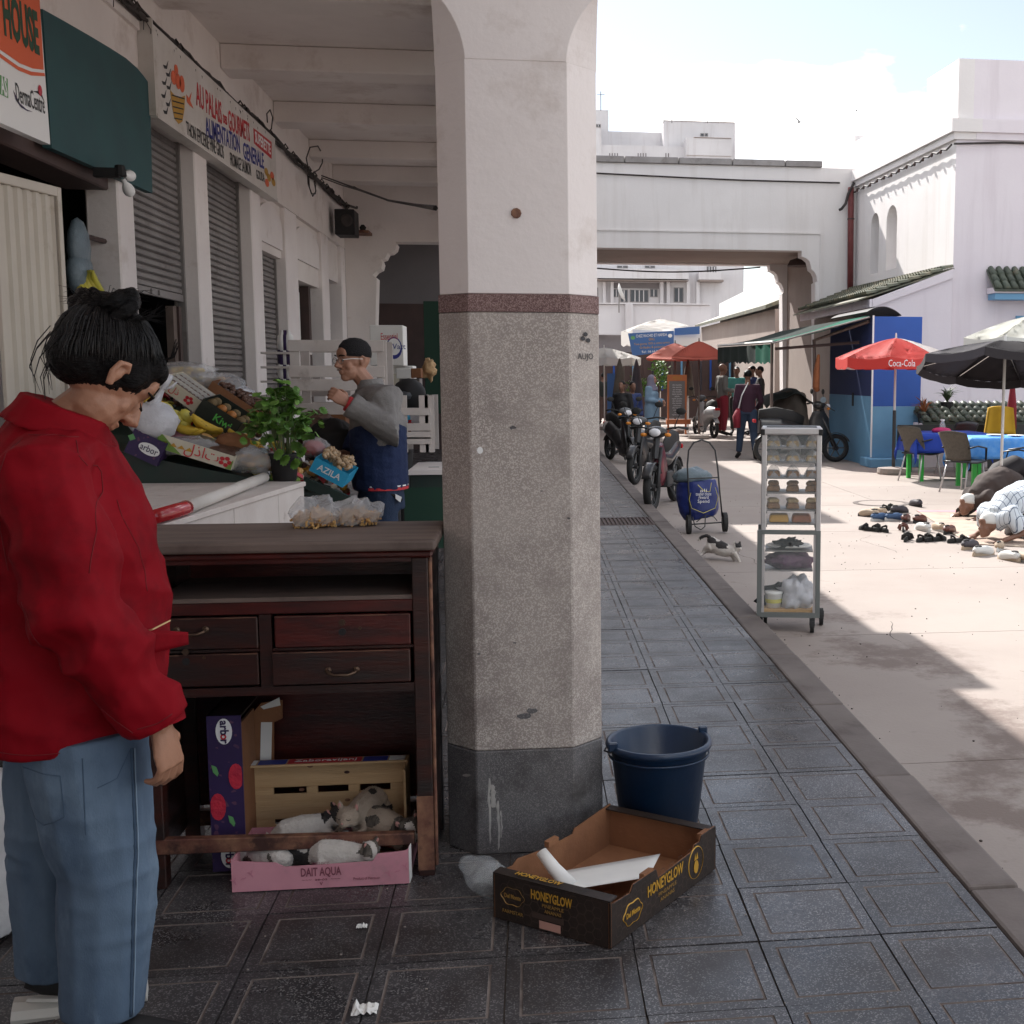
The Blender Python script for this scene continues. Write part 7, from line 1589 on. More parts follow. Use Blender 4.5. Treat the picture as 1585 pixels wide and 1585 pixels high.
for k,(x,m) in enumerate([(.3,'gold'),(.68,'rust')]): t = thing('bread_pack','%s bread pack on the lowest shelf of the upper trolley case'%['yellow brown','reddish brown'][k],'bread',(tx0+(tx1-tx0)*x,cy_+.1,z_)); part('loaf', MB().box((0,0,.028),(.13,.13,.05),top=(.85,.85)), M[m], t, bevel=.014, seg=2)
z_ = at(1230,853,Y=cy_).z
def soft(name,label,p,r,m,cat,seed,fold=.02): t = lump(name,label,0,0,1,r,m,cat,fold,seed); t.location = p; return t
soft('folded_cloth','black folded cloth on a white cloth in the lower trolley',((sx0+sx1)/2+.0,cy_+.08,z_+.04),(.085,.07,.03),'black','cloth',1,.05); soft('white_towel','white folded towel under the black cloth in the trolley',((sx0+sx1)/2,cy_+.12,z_+.022),(.145,.09,.02),'paper','cloth',2,.005)
z_ = at(1230,883,Y=cy_).z; soft('purple_cloth','purple patterned cloth bundle on the lower trolley shelf',((sx0+sx1)/2,cy_+.10,z_+.05),(.150,.085,.056),'purple_cloth','cloth',3,.04) if M.update(purple_cloth=mat('purple_cloth',(.11,.05,.10),.9,(.16,.09,.13),20,.4,40)) is None else None
soft('plastic_bag','grey white plastic bag stuffed in the bottom of the trolley',((sx0+sx1)/2+.06,cy_+.10,zb_+.10),(.10,.08,.11),'film_white','bag',4,.055); t = thing('food_tub','white tub with yellow label at the bottom left of the trolley','tub',((sx0+sx1)/2-.09,cy_+.08,zb_+.02)); part('tub_body', MB().lathe([(.045,0),(.055,.085),(.058,.088),(.058,.10),(.001,.102)],20), M['paper'], t, smooth=True); part('label', MB().lathe([(.0515,.03),(.0535,.055)],20), M['strap_yellow'] if 'strap_yellow' in M else mk('strap_yellow',(.55,.50,.10),.6), t)
soft('dark_bag','dark bag behind the tub at the bottom of the trolley',((sx0+sx1)/2-.03,cy_+.16,zb_+.07),(.13,.07,.08),'black','bag',6,.05)
# the trolley stands turned a little clockwise, everything in it with it
piv = V3((sx0+sx1)/2,cy_+.15,zG); Rt = Matrix.Translation(piv) @ Matrix.Rotation(rad(-12),4,'Z') @ Matrix.Translation(-piv)
for o_ in list(COL.objects):
    if o_ is dt or (o_.parent is None and o_.get('category') in ('pastry','bread') ) or (o_.parent is None and o_.name.split('.')[0] in ('folded_cloth','white_towel','purple_cloth','food_tub','dark_bag','plastic_bag') and (o_.location-piv).xy.length < .4):
        o_.location = Rt @ o_.location; o_.rotation_euler.z += rad(-12)
# ---- shopping trolley
M['bag_royal'] = mat('bag_royal',(.015,.03,.17),.45,(.012,.022,.13),5,.35,14,bd=.02); mk('strap_yellow',(.55,.50,.10),.6)
tp0 = at(1066,826,z=gz); w0_ = at(1122,822,z=gz)
ct_ = thing('shopping_cart', 'black wire two wheeled shopping cart with a tall looped handle', 'cart', (tp0.x,tp0.y,gz))
Yc_ = tp0.y; PX = lambda u,v,dy=0: at(u,v,Y=Yc_+dy)
part('handle_frame', MB().tube([PX(1069,800),PX(1066,760),PX(1064,720),PX(1066,697),PX(1074,685),PX(1086,681),PX(1098,685),PX(1107,697),PX(1111,725),PX(1114,760),PX(1118,800)],.009,7), M['iron'], ct_, world=True, smooth=True)
part('cross_bar', MB().tube([PX(1066,741),PX(1112,739)],.007,6), M['iron'], ct_, world=True); part('axle', MB().tube([PX(1066,812),PX(1122,808)],.008,6), M['iron'], ct_, world=True)
part('stand_loop', MB().tube([PX(1072,800,-.03),PX(1076,815,-.06),PX(1085,820,-.08),PX(1091,815,-.06),PX(1092,797,-.03)],.006,6), M['iron'], ct_, world=True); part('lower_bar', MB().tube([PX(1078,808),PX(1092,797),PX(1105,800),PX(1110,806)],.005,5), M['iron'], ct_, world=True)
for (u,v) in [(1066,812),(1122,808)]:
    c = PX(u,v); part('wheel', MB().tube([c+V3(-.022,0,0),c+V3(-.02,0,0),c+V3(.02,0,0),c+V3(.022,0,0)],[.085,.10,.10,.085],22), M['rubber'], ct_, world=True); part('hub', MB().cyl(c+V3(-.03,0,0),c+V3(.03,0,0),.03,n=10), M['iron'], ct_, world=True)
bb_ = thing('carrier_bag','royal blue shopping bag with white print and yellow handles strapped on the cart','bag',PX(1080,790,.12))
Yb_ = Yc_+.04
bpts = [PX(1080,800,.10),PX(1079,785,.10),PX(1078,765,.11),PX(1076,748,.12)]
fpart('bag_body', MB().tube([PX(1084,801,.14),PX(1082,790,.14),PX(1080,765,.15),PX(1078,744,.16)],[(.17,.13),(.21,.155),(.22,.16),(.20,.15)],20,up=(0,1,0)), M['bag_royal'], bb_, .012, 4, folds(.010,8,8,2), world=True)
soft('parcel','pale grey wrapped parcel sticking out of the blue shopping bag',PX(1072,738,.17),(.19,.14,.10),'bag_blue','parcel',8,.015); M['bag_blue'].node_tree.nodes['Principled BSDF']
Fb = frame(PX(1089,773,-.03),(1,0,0),(0,0,1))
for s_,y_,w_ in [('ali',.09,.07),('tougher choice',.055,.16),('reward',.02,.10),('Spend',-.02,.12)]: lettering(s_,Fb,.05,M['ink_white'],bb_,.0,y_,width=w_)
part('yellow_handle', MB().tube([Fb@V3(-.13,.07,.004),Fb@V3(-.15,0,.004),Fb@V3(-.12,-.09,.004),Fb@V3(0,-.14,.004),Fb@V3(.12,-.09,.004),Fb@V3(.15,.02,.004),Fb@V3(.12,.12,.004)],.008,5,sq=.4), M['strap_yellow'], bb_, world=True); part('yellow_handle', MB().tube([Fb@V3(-.06,.15,.004),Fb@V3(0,.09,.03),Fb@V3(.06,.08,.03),Fb@V3(.08,.17,.0)],.008,5,sq=.4), M['strap_yellow'], bb_, world=True)
# ---- walking cat
kc = at(1120,868,z=gz)
cat_ = thing('cat','white cat with black back patches and black tail walking across the street edge','cat',(kc.x,kc.y,gz)); cs = (kc.y-CAM.y)/FPX
def cl3(u,v,dy=0): p = at(u,v,Y=kc.y+dy); return V3(p.x-kc.x, dy, p.z-gz)
mb = MB()
mb.tube([cl3(1100,833,.12),cl3(1103,842,.10),cl3(1113,848,.06),cl3(1124,852,.03),cl3(1132,853,0),cl3(1138,850,-.02)],[.035,.062,.066,.060,.048,.036],12)
hc = cl3(1141,847,-.02); mb.ell(hc,(.040,.042,.036),n=12); mb.ell(hc+V3(.020,-.030,-.010),(.018,.018,.014),n=10)
for q in (-1,1): mb.tube([hc+V3(q*.020,0,.022),hc+V3(q*.025,0,.048),hc+V3(q*.028,0,.060)],[.014,.008,.002],7)
mb.tube([cl3(1133,856,0),cl3(1137,866,-.01),cl3(1139,874,-.02),cl3(1141,878,-.05)],[.028,.018,.014,.013],8); mb.tube([cl3(1136,855,-.06),cl3(1142,864,-.07),cl3(1146,872,-.08),cl3(1149,876,-.11)],[.026,.017,.013,.012],8)
mb.tube([cl3(1103,842,.10),cl3(1098,848,.06),cl3(1091,850,.10),cl3(1086,858,.10),cl3(1084,861,.06)],[.050,.032,.020,.014,.013],8); mb.tube([cl3(1108,846,.14),cl3(1101,852,.14),cl3(1093,853,.18),cl3(1088,857,.18),cl3(1085,858,.16)],[.045,.030,.018,.013,.012],8)
mb.tube([cl3(1102,834,.12),cl3(1094,829,.14),cl3(1086,831,.15),cl3(1080,837,.15)],[.020,.017,.015,.010],8)
me = fuse(mb,.007,2,.5,None,'body'); o = link('body',me,None,cat_); me.materials.append(M['fur_white']); me.materials.append(M['fur_black'])
tl = cl3(1097,833,0).x
for p in me.polygons:
    c = p.center; up_ = c.z > (cl3(1100,842,0).z if c.x < cl3(1112,0,0).x else cl3(1120,849,0).z)
    p.material_index = 1 if (c.x<cl3(1096,800,0).x and c.z>cl3(0,841,0).z) or (up_ and c.x<cl3(1132,0,0).x and noise.noise(c*16)>-.12) or (c.x>hc.x-.02 and c.z>hc.z+.004) else 0
fur_coat(me, cat_, .012, 2500)
# ---- motorbikes
mk('moto_black',(.018,.018,.02),.32,(.03,.028,.028),6,coat=.3); mk('moto_red',(.18,.012,.03),.35,(.04,.01,.015),9); mk('moto_grey',(.10,.105,.11),.4); mk('chrome',(.55,.55,.55),.2,metal=1); mk('lamp_glass',(.75,.75,.78),.08); mk('amber',(.70,.25,.03),.3); mk('seat',(.015,.014,.014),.7); mk('silver_paint',(.42,.42,.43),.35,metal=.3)
def motorbike(label, loc, rz, body='moto_black', accent='moto_red', scooter=False, s=1.0, windscreen=False, steer=0.0, lean=0.0, name='motorbike', group='motorbikes parked along the kerb', text=None):
    t = thing(name, label, 'motorbike' if not scooter else 'scooter', loc, group=group, rot=(0,lean,rz)); wb_ = .60*s; R = (.28 if not scooter else .235)*s
    front = V3(0,wb_,R); rear = V3(0,-wb_,R)
    for nm,c in (('front_wheel',front),('rear_wheel',rear)):
        w = part('wheel', MB().lathe([(R-.075*s,-.02),(R-.055*s,-.038),(R-.02*s,-.045),(R,-.02),(R,.02),(R-.02*s,.045),(R-.055*s,.038),(R-.075*s,.02)],26,Matrix.Translation(c)@Matrix.Rotation(PI/2,4,'Y'),closed=True), M['rubber'], t, smooth=True)
        rm = MB().lathe([(R-.075*s,-.025),(R-.06*s,-.025),(R-.06*s,.025),(R-.075*s,.025)],26,Matrix.Translation(c)@Matrix.Rotation(PI/2,4,'Y'),closed=True)
        for k in range(6): a_ = k*PI/3; rm.tube([c,c+V3(0,math.cos(a_),math.sin(a_))*(R-.06*s)],.011*s,5)
        part('rim', rm, M['moto_grey'], w); part('hub', MB().cyl(c-V3(.05,0,0),c+V3(.05,0,0),.045*s,n=12), M['iron'], w)
        part('mudguard', MB().sheet(lambda a,b,c=c: V3((b-.5)*.12*s, c.y+math.cos(rad(25)+a*rad(125 if c.y>0 else 120))*(R+.025*s)*(1), c.z+math.sin(rad(25)+a*rad(125))*(R+.025*s)+ -.01*abs(b-.5)),12,4,thick=.006), M[body], t, smooth=True)
    hd_ = V3(0,wb_*.62,.86*s); 
    for q in (-1,1): part('fork', MB().tube([front+V3(q*.07*s,0,0),hd_+V3(q*.05*s,-.03,-.12*s)],.022*s,8), M['iron' if not scooter else body], t, smooth=True)
    part('steering_head', MB().tube([hd_+V3(0,.05*s,-.25*s),hd_+V3(0,-.03*s,.05*s)],.04*s,8), M['iron'], t)
    if scooter:
        fpart('body_shell', MB().tube([(0,-wb_*1.25,.62*s),(0,-wb_*.7,.60*s),(0,-wb_*.1,.48*s),(0,.02,.30*s)],[(.10*s,.13*s),(.17*s,.17*s),(.15*s,.17*s),(.06*s,.14*s)],14,up=(0,0,1)).tube([(0,0,.27*s),(0,wb_*.35,.24*s),(0,wb_*.55,.32*s)],[(.05*s,.16*s)]*3,10,up=(0,0,1)), M[body], t, .018, 3)
        fpart('front_shield', MB().tube([(0,wb_*.50,.28*s),(0,wb_*.52,.50*s),(0,wb_*.50,.72*s),(0,wb_*.48,.86*s)],[(.05*s,.13*s),(.06*s,.19*s),(.06*s,.18*s),(.07*s,.10*s)],14,up=(0,1,0)), M[body], t, .016, 3)
        fpart('handlebar_cover', MB().ell((0,wb_*.50,.95*s),(.13*s,.11*s,.075*s),n=14), M[accent], t, .014, 2)
    else:
        fpart('leg_shields', MB().tube([(0,wb_*.45,.78*s),(0,wb_*.38,.6*s),(0,wb_*.22,.42*s),(0,wb_*.05,.34*s)],[(.06*s,.10*s),(.07*s,.20*s),(.07*s,.22*s),(.05*s,.12*s)],12,up=(0,1,0)), M[accent], t, .016, 3)
        fpart('body_shell', MB().tube([(0,-wb_*1.3,.72*s),(0,-wb_*.8,.68*s),(0,-wb_*.2,.58*s),(0,wb_*.3,.62*s)],[(.05*s,.07*s),(.09*s,.12*s),(.09*s,.10*s),(.06*s,.06*s)],12,up=(0,0,1)), M[body], t, .018, 3)
        part('engine', MB().box((0,.0,.34*s),(.20*s,.26*s,.20*s)), M['iron'], t, bevel=.02); part('exhaust', MB().tube([(.12*s,.05,.28*s),(.14*s,-.3*s,.25*s),(.15*s,-.8*s,.33*s)],[.022,.04,.045],10), M['chrome'], t, smooth=True)
        fpart('handlebar_cover', MB().ell((0,wb_*.60,.93*s),(.14*s,.10*s,.075*s),n=14), M[body], t, .014, 2)
    part('headlight', MB().ell((0,wb_*.62+.085*s,.93*s),(.075*s,.035*s,.05*s),n=12), M['lamp_glass'], t, smooth=True)
    for q in (-1,1):
        part('indicator', MB().ell((q*.15*s,wb_*.62+.04*s,.90*s),(.045*s,.03*s,.025*s),n=8), M['amber'], t, smooth=True)
        part('handlebar', MB().tube([(q*.08*s,wb_*.5,.96*s),(q*.25*s,wb_*.45,.99*s),(q*.36*s,wb_*.36,.97*s)],[.012,.012,.019],7), M['rubber'], t, smooth=True)
        part('mirror_stem', MB().tube([(q*.2*s,wb_*.45,.99*s),(q*.24*s,wb_*.48,1.08*s),(q*.27*s,wb_*.44,1.16*s)],.006,5), M['iron'], t); part('mirror', MB().ell((q*.28*s,wb_*.44,1.18*s),(.065*s,.015*s,.045*s),n=12), M['rubber'], t, smooth=True)
        part('footrest', MB().tube([(q*.10*s,-.05,.26*s),(q*.27*s,-.08,.25*s)],.014,6), M['rubber'], t)
    part('seat', MB().tube([(0,-wb_*1.25,.80*s),(0,-wb_*.8,.79*s),(0,-wb_*.3,.74*s),(0,wb_*.05,.70*s)],[(.03*s,.09*s),(.05*s,.14*s),(.05*s,.13*s),(.03*s,.07*s)],12,up=(0,0,1)), M['seat'], t, smooth=True)
    part('tail_light', MB().box((0,-wb_*1.38,.70*s),(.12*s,.04*s,.06*s)), M['gloss_red'], t, bevel=.01); part('kickstand', MB().tube([(-.06,-.1,.22*s),(-.16,-.16,.01)],.012,5), M['iron'], t)
    if windscreen: part('windscreen', MB().sheet(lambda a,b: V3((a-.5)*.34*s,wb_*.66-.08*b+.05*math.cos((a-.5)*3),.98*s+.42*s*b),8,5), M['glass'], t, smooth=True)
    return t
m1 = at(1022,790,z=gz)
motorbike('black and red motorbike parked nearest, its front wheel facing the viewer beside the cart', (m1.x+.10,m1.y+.52,gz), rad(160), 'moto_black','moto_red', s=1.0)
motorbike('second black motorbike with bright headlight parked behind the nearest one', (at(1000,720,D=18.2).x,yD(18.2),gz), rad(158), 'moto_black','moto_black')
motorbike('dark scooter with white chevron stripe parked furthest up the kerb', (at(960,700,D=22.5).x,yD(22.5),gz), rad(195), 'moto_black','moto_grey', scooter=True)
motorbike('silver grey scooter parked under the arch beside the orange menu board', (at(1092,665,D=31.5).x,yD(31.5),gz), rad(12), 'silver_paint','moto_grey', scooter=True, s=1.08, group=None, name='scooter')
sc_ = motorbike('dark blue scooter with long seat parked in front of the blue kiosk wall', (5.13,yD(21.9),gz), rad(-84), 'moto_black','moto_black', scooter=True, s=1.12, group=None, name='scooter')
mm = at(1274,619,D=21.3); rm_ = thing('round_mirror','round chrome mirror raised on a stem above the kiosk scooter','mirror',mm); part('mirror_glass', MB().cyl(mm-V3(0,.02,0),mm+V3(0,.0,0),.055,n=18), M['bag_blue'], rm_, world=True); part('mirror_stem', MB().tube([mm-V3(0,0,.05),at(1285,632,D=21.5),at(1292,636,D=21.6)],.008,5), M['iron'], rm_, world=True)
# covered cart / tarp heap
mk('tarp',(.13,.105,.085),.85,(.09,.075,.06),3,.4,12); mk('tarp_dark',(.015,.02,.018),.7)
th_ = thing('covered_cart','market cart covered with a brown and dark green tarpaulin left of the kiosk','cart',(at(1222,690,D=25).x,yD(25),gz))
fpart('tarpaulin', MB().tube([(0,0,.12),(0,0,.5),(0,0,1.0),(.05,0,1.28)],[(.42,.62),(.42,.62),(.36,.52),(.24,.40)],16,up=(0,1,0)), M['tarp'], th_, .03, 4, folds(.05,3,2.2,5))
part('dark_cover', MB().sheet(lambda a,b: V3((a-.5)*1.25,(b-.5)*.9-.1,1.34-.35*abs(a-.45)**1.6*3-.25*max(0,.4-b)+.04*math.sin(a*14)),14,8,thick=.02), M['tarp_dark'], th_, smooth=True)
for x in (-.45,.45): part('wheel', MB().cyl((x,-.4,.16),(x,-.46,.16),.16,n=16), M['rubber'], th_)
# ---- parasols
mk('coke_red',(.62,.045,.035),.65,(.56,.04,.03),3); mk('coke_white',(.72,.68,.66),.7); mk('parasol_black',(.018,.014,.017),.75); mk('parasol_grey',(.055,.05,.06),.7); mk('parasol_cream',(.66,.66,.60),.75); mk('parasol_faded',(.62,.16,.11),.75,(.56,.14,.10),3); mk('parasol_white',(.74,.72,.69),.8)
def parasol(name,label,apex,base_z,r,drop,n,mats_,valance=.12,pole_mat='coke_white',tilt=0,flat_side=False,pole=True,baseblock=True,rz=0,square=False,tx=0):
    t = thing(name,label,'parasol',(apex.x,apex.y,base_z)); h = apex.z-base_z
    T_ = Matrix.Translation((0,0,h)) @ Matrix.Rotation(tx,4,'X') @ Matrix.Rotation(tilt,4,'Y') @ Matrix.Rotation(rz,4,'Z')
    for k in range(n):
        a0,a1 = 2*PI*k/n,2*PI*(k+1)/n
        def pf(s,q,a0=a0,a1=a1):
            a = a0+(a1-a0)*s; rr = r*q; edge_ = math.cos(PI/n)/math.cos(a-(a0+a1)/2) if True else 1; rr *= edge_
            return V3(rr*math.cos(a),rr*math.sin(a),-drop*(q**1.35)-(.04*r)*math.sin(PI*s)*q)
        part('panel', MB().sheet(pf,5,7,M=T_,thick=.004), M[mats_[k%len(mats_)]], t, smooth=True)
        if valance:
            def vf(s,q,pf=pf): p = pf(s,1); return p+V3(0,0,-valance*q*(1+.1*math.sin(s*PI*3)))
            part('valance', MB().sheet(vf,6,1,M=T_,thick=.004), M[mats_[k%len(mats_)]], t)
        part('rib', MB().tube([T_@V3(0,0,-.05),T_@V3(r*.98*math.cos(a0),r*.98*math.sin(a0),-drop-.015)],.007,4), M['chrome'], t)
    part('finial', MB().cyl(T_@V3(0,0,-.02),T_@V3(0,0,.08),.02,.012,8), M[pole_mat], t)
    if pole: part('pole', MB().tube([(0,0,.05),(0,0,h*.5),T_@V3(0,0,0)],.020,8), M[pole_mat], t, smooth=True)
    if baseblock: part('base', MB().lathe([(.26,0),(.27,.03),(.26,.10),(.05,.12)],20), M['concrete'], t)
    return t
ua = at(1387,523,D=19.1)
cu = parasol('red_parasol','red and white Coca-Cola parasol open beside the blue kiosk',ua,gz,.98,.32,8,['coke_red','coke_red','coke_white','coke_red'],.16,rz=rad(22.5))
part('lower_pole', MB().cyl((0,0,.1),(0,0,1.05),.03,n=8), M['iron'], cu)
Fc = frame((ua.x-.20,ua.y-.945,ua.z-.405),(1,-.10,0),(0,0,1)); lettering('Coca-Cola',Fc,.15,M['ink_white'],cu,.0,-.02,width=.42,up=.03)
ub = at(1556,528,D=14.6); parasol('black_parasol','large black and grey parasol tilted over the cafe tables',ub,gz,1.12,.30,8,['parasol_grey','parasol_black','parasol_grey','parasol_black'],.10,pole_mat='paper',rz=.2,tilt=rad(5),tx=rad(-9))
uc = at(1600,488,D=18.5); parasol('cream_parasol','cream parasol with fringed edge at the far right edge behind the black one',uc,gz,1.15,.36,8,['parasol_cream'],.12)
ud = at(1022,494,D=40); parasol('white_parasol','big white parasol far down the street above the blue banner',ud,gz,1.6,.38,4,['parasol_white'],.45,rz=rad(50))
ue = at(935,538,D=36); parasol('white_parasol','smaller white parasol at the far left of the street beside the column',ue,gz,1.1,.3,8,['parasol_white'],.2)
uf = at(1082,528,D=30.5); parasol('faded_red_parasol','faded red square parasol under the bridge in front of the cafe',uf,gz,.98,.40,4,['parasol_faded'],.04,rz=rad(38),pole_mat='wood_top')
ug = at(1045,531,D=33.5); parasol('faded_red_parasol','second faded red parasol half behind the square one on its left',ug,gz,1.0,.42,4,['parasol_faded'],.04,rz=rad(30),pole_mat='wood_top')
for k,(u,D_,m) in enumerate([(959,33,'tarp'),(985,34,'parasol_grey'),(1065,34,'tarp')]):
    p = at(u,555,D=D_); t = thing('closed_parasol',['folded beige parasol at the left of the cafe row','folded grey parasol beside the seated woman in blue','folded brown parasol behind the menu board'][k],'parasol',(p.x,p.y,gz))
    part('folded_canopy', MB().lathe([(.20,1.05),(.17,1.3),(.10,1.8),(.03,2.05),(.001,2.1)],10), M[m], t, smooth=True); part('pole', MB().cyl((0,0,0),(0,0,1.1),.03,n=6), M['paper'], t)
# banner
Yb = yD(38.5); a = at(972,516,Y=Yb); b = at(1043,512,Y=Yb); c = at(1043,543,Y=Yb); d = at(979,551,Y=Yb)
bn_ = thing('banner','blue restaurant banner with white and yellow French lettering under the white parasol','banner',(a.x,Yb,d.z)); mk('banner_blue',(.05,.13,.33),.6)
part('cloth', MB().prism([a,b,c,d],(0,.02,0)), M['banner_blue'], bn_, world=True); part('cloth_side', MB().prism([at(1044,508,Y=Yb+.3),at(1083,505,Y=Yb+.3),at(1083,517,Y=Yb+.3),at(1044,519,Y=Yb+.3)],(0,.02,0)), M['banner_blue'], bn_, world=True)
Fn = frame(at(1009,530,Y=Yb),(b-a),(0,0,1))
for s_,y_,h_,w_,m_ in [('CHEZ RACHID ET HAFIDA',.22,.13,1.0,'ink_white'),('GRILL',.10,.11,.2,'gold'),('Tous genres 100% a votre service',-.03,.1,1.15,'gold'),('Grillades & poissons',-.15,.1,.8,'gold'),('Tel : 06 64 00 10',-.29,.1,.7,'ink_white')]: lettering(s_,Fn,h_,M[m_],bn_,0,y_,width=w_,up=.004)
flat(ngon(-.6,.18,.07,.06,12),Fn,M['green_leaf'],bn_,'logo_print'); flat(ngon(.6,.18,.07,.06,12),Fn,M['ink_white'],bn_,'logo_print')
# menu board
Ym = yD(32.5); a = at(1033,580,Y=Ym); b = at(1063,648,Y=Ym); mb_ = thing('menu_board','tall orange framed menu board standing under the bridge','board',((a.x+b.x)/2,Ym,gz)); mk('board_orange',(.55,.17,.06),.6); mk('board_grey',(.20,.19,.19),.7)
part('frame', MB().b2((a.x,Ym,gz+.02),(a.x+.05,Ym+.05,a.z)).b2((b.x-.05,Ym,gz+.02),(b.x,Ym+.05,a.z)), M['board_orange'], mb_, world=True); part('header', MB().b2((a.x+.05,Ym-.002,a.z-.17),(b.x-.05,Ym+.05,a.z)), M['coke_red'] if False else M['board_orange'], mb_, world=True); part('panel', MB().b2((a.x+.05,Ym+.01,b.z+.02),(b.x-.05,Ym+.04,a.z-.172)), M['board_grey'], mb_, world=True)
part('shelf', MB().b2((a.x-.03,Ym-.1,b.z-.15),(b.x+.1,Ym+.1,b.z-.02)), M['board_orange'], mb_, world=True)
Fm = frame(((a.x+b.x)/2,Ym,(a.z+b.z)/2),(1,0,0),(0,0,1)); lettering('MENU',Fm,.12,M['gold'],mb_,0,.5,width=.25,up=.004)
for k in range(14): lettering(random.choice(['tajine poulet','salade','poisson','couscous','jus orange','the menthe','omelette']),Fm,.055,M['ink_white'],mb_,0,.32-k*.062,up=-.008)
bs = thing('blue_board','blue display board at the far left of the cafe row','board',at(947,620,D=34)); p = at(947,578,D=34); part('panel', MB().b2((p.x-.13,p.y,gz+.05),(p.x+.18,p.y+.04,p.z)), M['banner_blue'], bs, world=True); part('legs', MB().b2((p.x-.13,p.y+.041,gz),(p.x-.09,p.y+.08,gz+.4)), M['iron'], bs, world=True)
# dark cafe interior and plants behind the parasols
ci = thing('cafe','shaded cafe with hanging curtains beyond the arch','cafe',at(1040,600,D=44)); Yf = yD(46)
a = at(925,545,Y=Yf); b = at(1180,640,Y=Yf)
part('dark_wall', MB().b2((a.x,Yf,gz),(b.x,Yf+.3,a.z)), M['brown_band'], ci, world=True)
for k in range(16):
    u = 935+k*15; p = at(u,555,Y=Yf-.3); part('curtain', MB().tube([(p.x,p.y,p.z),(p.x,p.y,p.z-1.2)],[(.10,.04)]*2,6), M[['parasol_grey','blue','tarp','light_blue','brown_band'][k%5]], ci, world=True)
for k,(u,v,r) in enumerate([(1020,568,.28),(1022,590,.3),(985,598,.3),(1000,602,.28)]):
    t = thing('bush','leafy green plant %s among the cafe parasols'%['hanging highest','behind the seated woman in blue','low at the left','low beside the woman'][k],'plant',at(u,v,D=35)); mb = MB(); rr2 = random.Random(k)
    for q in range(160):
        n_ = V3(rr2.gauss(0,1),rr2.gauss(0,1),rr2.gauss(0,1)).normalized()*r*rr2.random()**.4; a_ = rr2.uniform(0,6); mb.add([n_,n_+V3(math.cos(a_)*.09,math.sin(a_)*.09,.02),n_+V3(math.cos(a_+.7)*.08,math.sin(a_+.7)*.05,.07)],[(0,1,2)])
    o = part('foliage', mb, M['herb_light'], t); o['kind']='stuff'
    part('stem', MB().cyl((0,0,-r),(0,0,r*.5),.02,n=5), M['stem'], t)
# ---- people in the street
mk('tee_grey',(.16,.16,.15),.9); mk('cloth_red',(.22,.015,.03),.85); mk('turq',(.08,.30,.27),.9); mk('maroon',(.045,.015,.03),.9); mk('jeans_far',(.03,.05,.09),.9); mk('djellaba',(.22,.32,.42),.9,(.17,.26,.36),5); mk('hood_lilac',(.20,.18,.24),.9); mk('white_cloth',(.62,.62,.60),.85); mk('brown_jacket',(.055,.038,.034),.85,(.04,.028,.025),5)
def walker(label,u,D_,h,rz,C,**k):
    p = at(u,650,D=D_); J = std_joints(h)
    for n_,q in k.pop('J',{}).items(): J[n_] = J[n_]+V3(*q)
    return figure(label,(p.x,yD(D_),gz),rz,J,C,voxel=k.pop('voxel',.026),hands=k.pop('hands',True),**k)
w1,_ = walker('man in dark maroon top and blue jeans walking away down the street',1157,22.9,1.72,rad(-8),dict(skin='skin_d',top='maroon',legs='jeans_far',shoe='black'),J=dict(knL=(-.03,.12,0),anL=(-.06,.14,.0),ftL=(-.06,.12,0),anR=(.04,-.22,.06),ftR=(.03,-.26,.0),knR=(.02,-.02,0),elR=(.03,.06,0),wrR=(-.05,.20,.10)),voxel=.018)
rb_ = thing('red_bag','red shoulder bag carried at the walking man\'s left hip','bag',at(1144,645,D=22.8)); part('bag_body', MB().tube([at(1143,632,D=22.8),at(1140,645,D=22.8),at(1141,662,D=22.8)],[.06,.13,.11],10,sq=.6), M['cloth_red'], rb_, world=True, smooth=True); part('strap', MB().tube([at(1143,632,D=22.8),at(1148,612,D=22.7),at(1158,592,D=22.75)],.012,5), M['ink_white'], rb_, world=True)
walker('bald man in grey shirt and long red apron standing in the sun under the bridge',1118,32,1.92,rad(-75),dict(skin='skin_d',top='tee_grey',legs='cloth_red',hair='skin_d'),J=dict(wrR=(0,.22,.22),wrL=(0,.24,.24)),build=1.1)
walker('man in turquoise shirt standing between the apron man and the two others',1140,33,1.86,rad(170),dict(skin='skin_d',top='turq',legs='tarp_dark'),J=dict(wrR=(-.1,.2,.2),wrL=(.1,.2,.2)))
walker('man in dark blue jacket facing the group under the bridge',1164,32.6,1.88,rad(100),dict(skin='skin_d',top='dark_blue',legs='cloth_red'),J=dict(wrR=(0,.2,.2)))
walker('man in black jacket rightmost of the standing group',1176,31.5,1.86,rad(80),dict(skin='skin_d',top='black',legs='tarp_dark'),J=dict(wrR=(0,.2,.22),wrL=(0,.2,.22)))
walker('seated woman in light blue robe with lilac headscarf behind the motorbikes',1009,27.5,1.62,rad(-120),dict(skin='skin',top='djellaba',legs='djellaba',cap='hood_lilac'),skirt=True,hairstyle='hood',J=dict(wrR=(-.1,.22,.2),wrL=(.1,.22,.2)),shoes=False,topm='robe',build=1.25)
walker('boy with dark hair leaning on the furthest scooter, left of the other boy',963,24.5,1.50,rad(150),dict(skin='skin_d',top='black',legs='jeans_far'))
walker('boy in dark clothes standing right of the boy leaning on the scooter',979,25,1.48,rad(200),dict(skin='skin_d',top='dark_blue',legs='tarp_dark'))
# distant stall people
walker('distant person in dark clothes at the far left of the street',934,40,1.7,0,dict(skin='skin_d',top='tarp_dark',legs='brown_band'),voxel=.035,hands=False)
